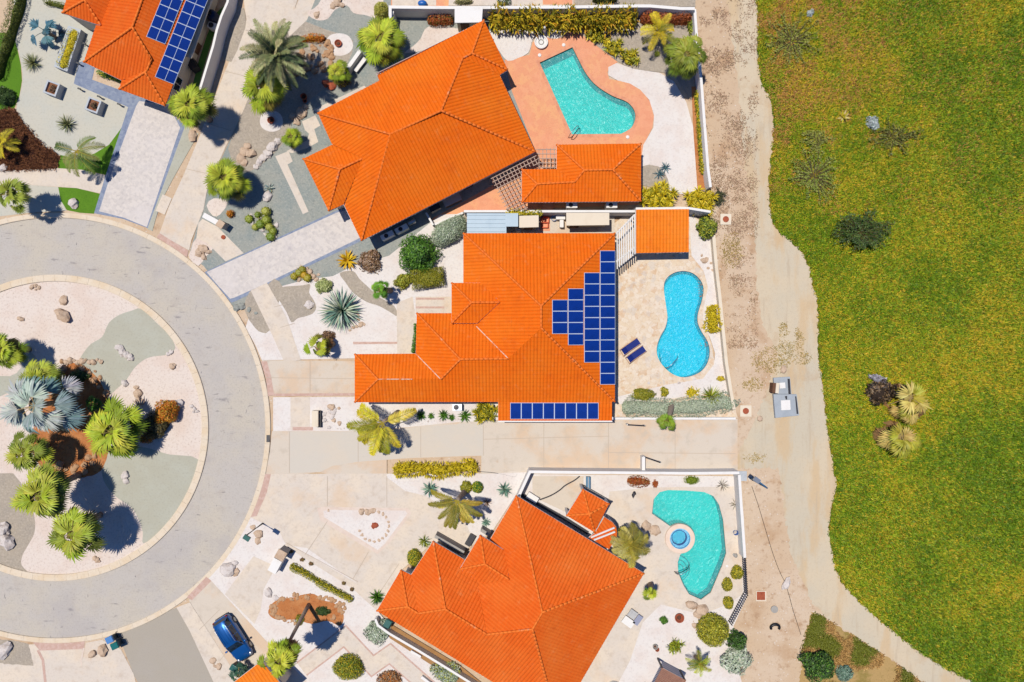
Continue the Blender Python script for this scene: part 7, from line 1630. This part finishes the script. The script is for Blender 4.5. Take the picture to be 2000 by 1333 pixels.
def vnoise(X, Y, s, seed):
    rg = np.random.default_rng(seed); g = rg.random((200, 200)); x = X/s+40; y = Y/s+40; i = np.floor(x).astype(int); j = np.floor(y).astype(int); fx = x-i; fy = y-j
    fx = fx*fx*(3-2*fx); fy = fy*fy*(3-2*fy); i %= 199; j %= 199
    return (g[i, j]*(1-fx)+g[i+1, j]*fx)*(1-fy)+(g[i, j+1]*(1-fx)+g[i+1, j+1]*fx)*fy
def lc(c): return np.array(C(c))
def fieldcol(X, Y, rg):
    n1 = .5*vnoise(X, Y, 150, 1)+.3*vnoise(X, Y, 60, 2)+.2*vnoise(X, Y, 24, 3); r = rg.random(len(X))
    green = lc((144, 172, 26)); green2 = lc((98, 132, 16)); yel = lc((224, 188, 46)); ol = lc((176, 178, 32)); br = lc((206, 150, 78))
    left = np.clip((1800-X)/260, 0, 1)*np.clip((520-Y)/300, 0, 1)
    w_ = .47+(n1-.5)*.5+rg.normal(0, .13, len(X))-.05*np.clip((X-1750)/250, 0, 1)+.05*left
    col = np.where((w_ < .42)[:, None], green2, np.where((w_ < .52)[:, None], green, np.where((w_ < .63)[:, None], ol, yel)))
    brown = (vnoise(X, Y, 45, 9)*.7+vnoise(X, Y, 14, 19)*.3+rg.normal(0, .12, len(X)) > .56) & (rg.random(len(X)) < .12+.6*left) & (Y < 420)
    col = np.where(brown[:, None], br, col)
    return col, np.ones(len(X), bool)
fe = FIELD_EDGE+[(2100, 1420), (2100, -60), (1476, -60)]
scatter('field_grass', 170000, (1470, 2080, -50, 1400), 'dense yellow green grass covering the whole field', fieldcol, .17, .22, 4, 3, fe)
def dirtcol(X, Y, rg):
    n = vnoise(X, Y, 40, 5)*.6+vnoise(X, Y, 14, 6)*.4; near = np.exp(-((X-1410-(.05*Y))/70)**2)
    keep = (n+rg.normal(0, .12, len(X)) > .55) & (rg.random(len(X)) < .4*near+.04)
    c = np.where((rg.random(len(X)) < .5)[:, None], lc((166, 130, 102)), np.where((rg.random(len(X)) < .5)[:, None], lc((186, 150, 118)), lc((150, 124, 88))))
    return c, keep
scatter('dry_stubble', 42000, (1365, 1480, -40, 680), 'dry brown stubble on the dirt strip beside the white wall', dirtcol, .13, .08, 6, 2)
def weedcol(X, Y, rg):
    keep = np.zeros(len(X), bool)
    for cx, cy, rx, ry in ((1532, 690, 26, 26), (1505, 705, 40, 30), (1530, 645, 12, 16), (1560, 660, 10, 26), (1570, 700, 16, 16), (1428, 490, 22, 40), (1470, 750, 26, 16), (1440, 1110, 0, 0), (1475, 895, 26, 10)):
        if rx: keep |= ((X-cx)/rx)**2+((Y-cy)/ry)**2 < rg.uniform(.1, 1.1, len(X))
    keep &= rg.random(len(X)) < .55
    return np.where((rg.random(len(X)) < .5)[:, None], lc((186, 154, 84)), lc((160, 140, 70))), keep
scatter('dry_weeds', 26000, (1400, 1600, 430, 920), 'dry straw coloured weeds along the sandy track', weedcol, .14, .12, 7, 2)
def scrubcol(X, Y, rg):
    n = vnoise(X, Y, 30, 8); keep = n > .4
    return np.where((n > .62)[:, None], lc((120, 124, 36)), np.where((rg.random(len(X)) < .5)[:, None], lc((206, 164, 96)), lc((176, 132, 74)))), keep
scatter('dry_scrub', 22000, (1540, 1810, 1190, 1380), 'orange brown and olive dry scrub below the sandy track', scrubcol, .18, .2, 8, 3, [(1590, 1196), (1660, 1240), (1742, 1292), (1805, 1336), (1860, 1380), (1550, 1380), (1570, 1250)])
def mulchcol(X, Y, rg): return np.where((rg.random(len(X)) < .5)[:, None], lc((150, 98, 62)), lc((96, 58, 40))), np.ones(len(X), bool)
scatter('brown_groundcover', 5200, (-20, 122, 215, 334), 'brown dry ground cover in the mulch bed at the left edge', mulchcol, .22, .28, 9, 3, [(-20, 222), (28, 213), (52, 250), (84, 284), (116, 306), (110, 330), (0, 333)])
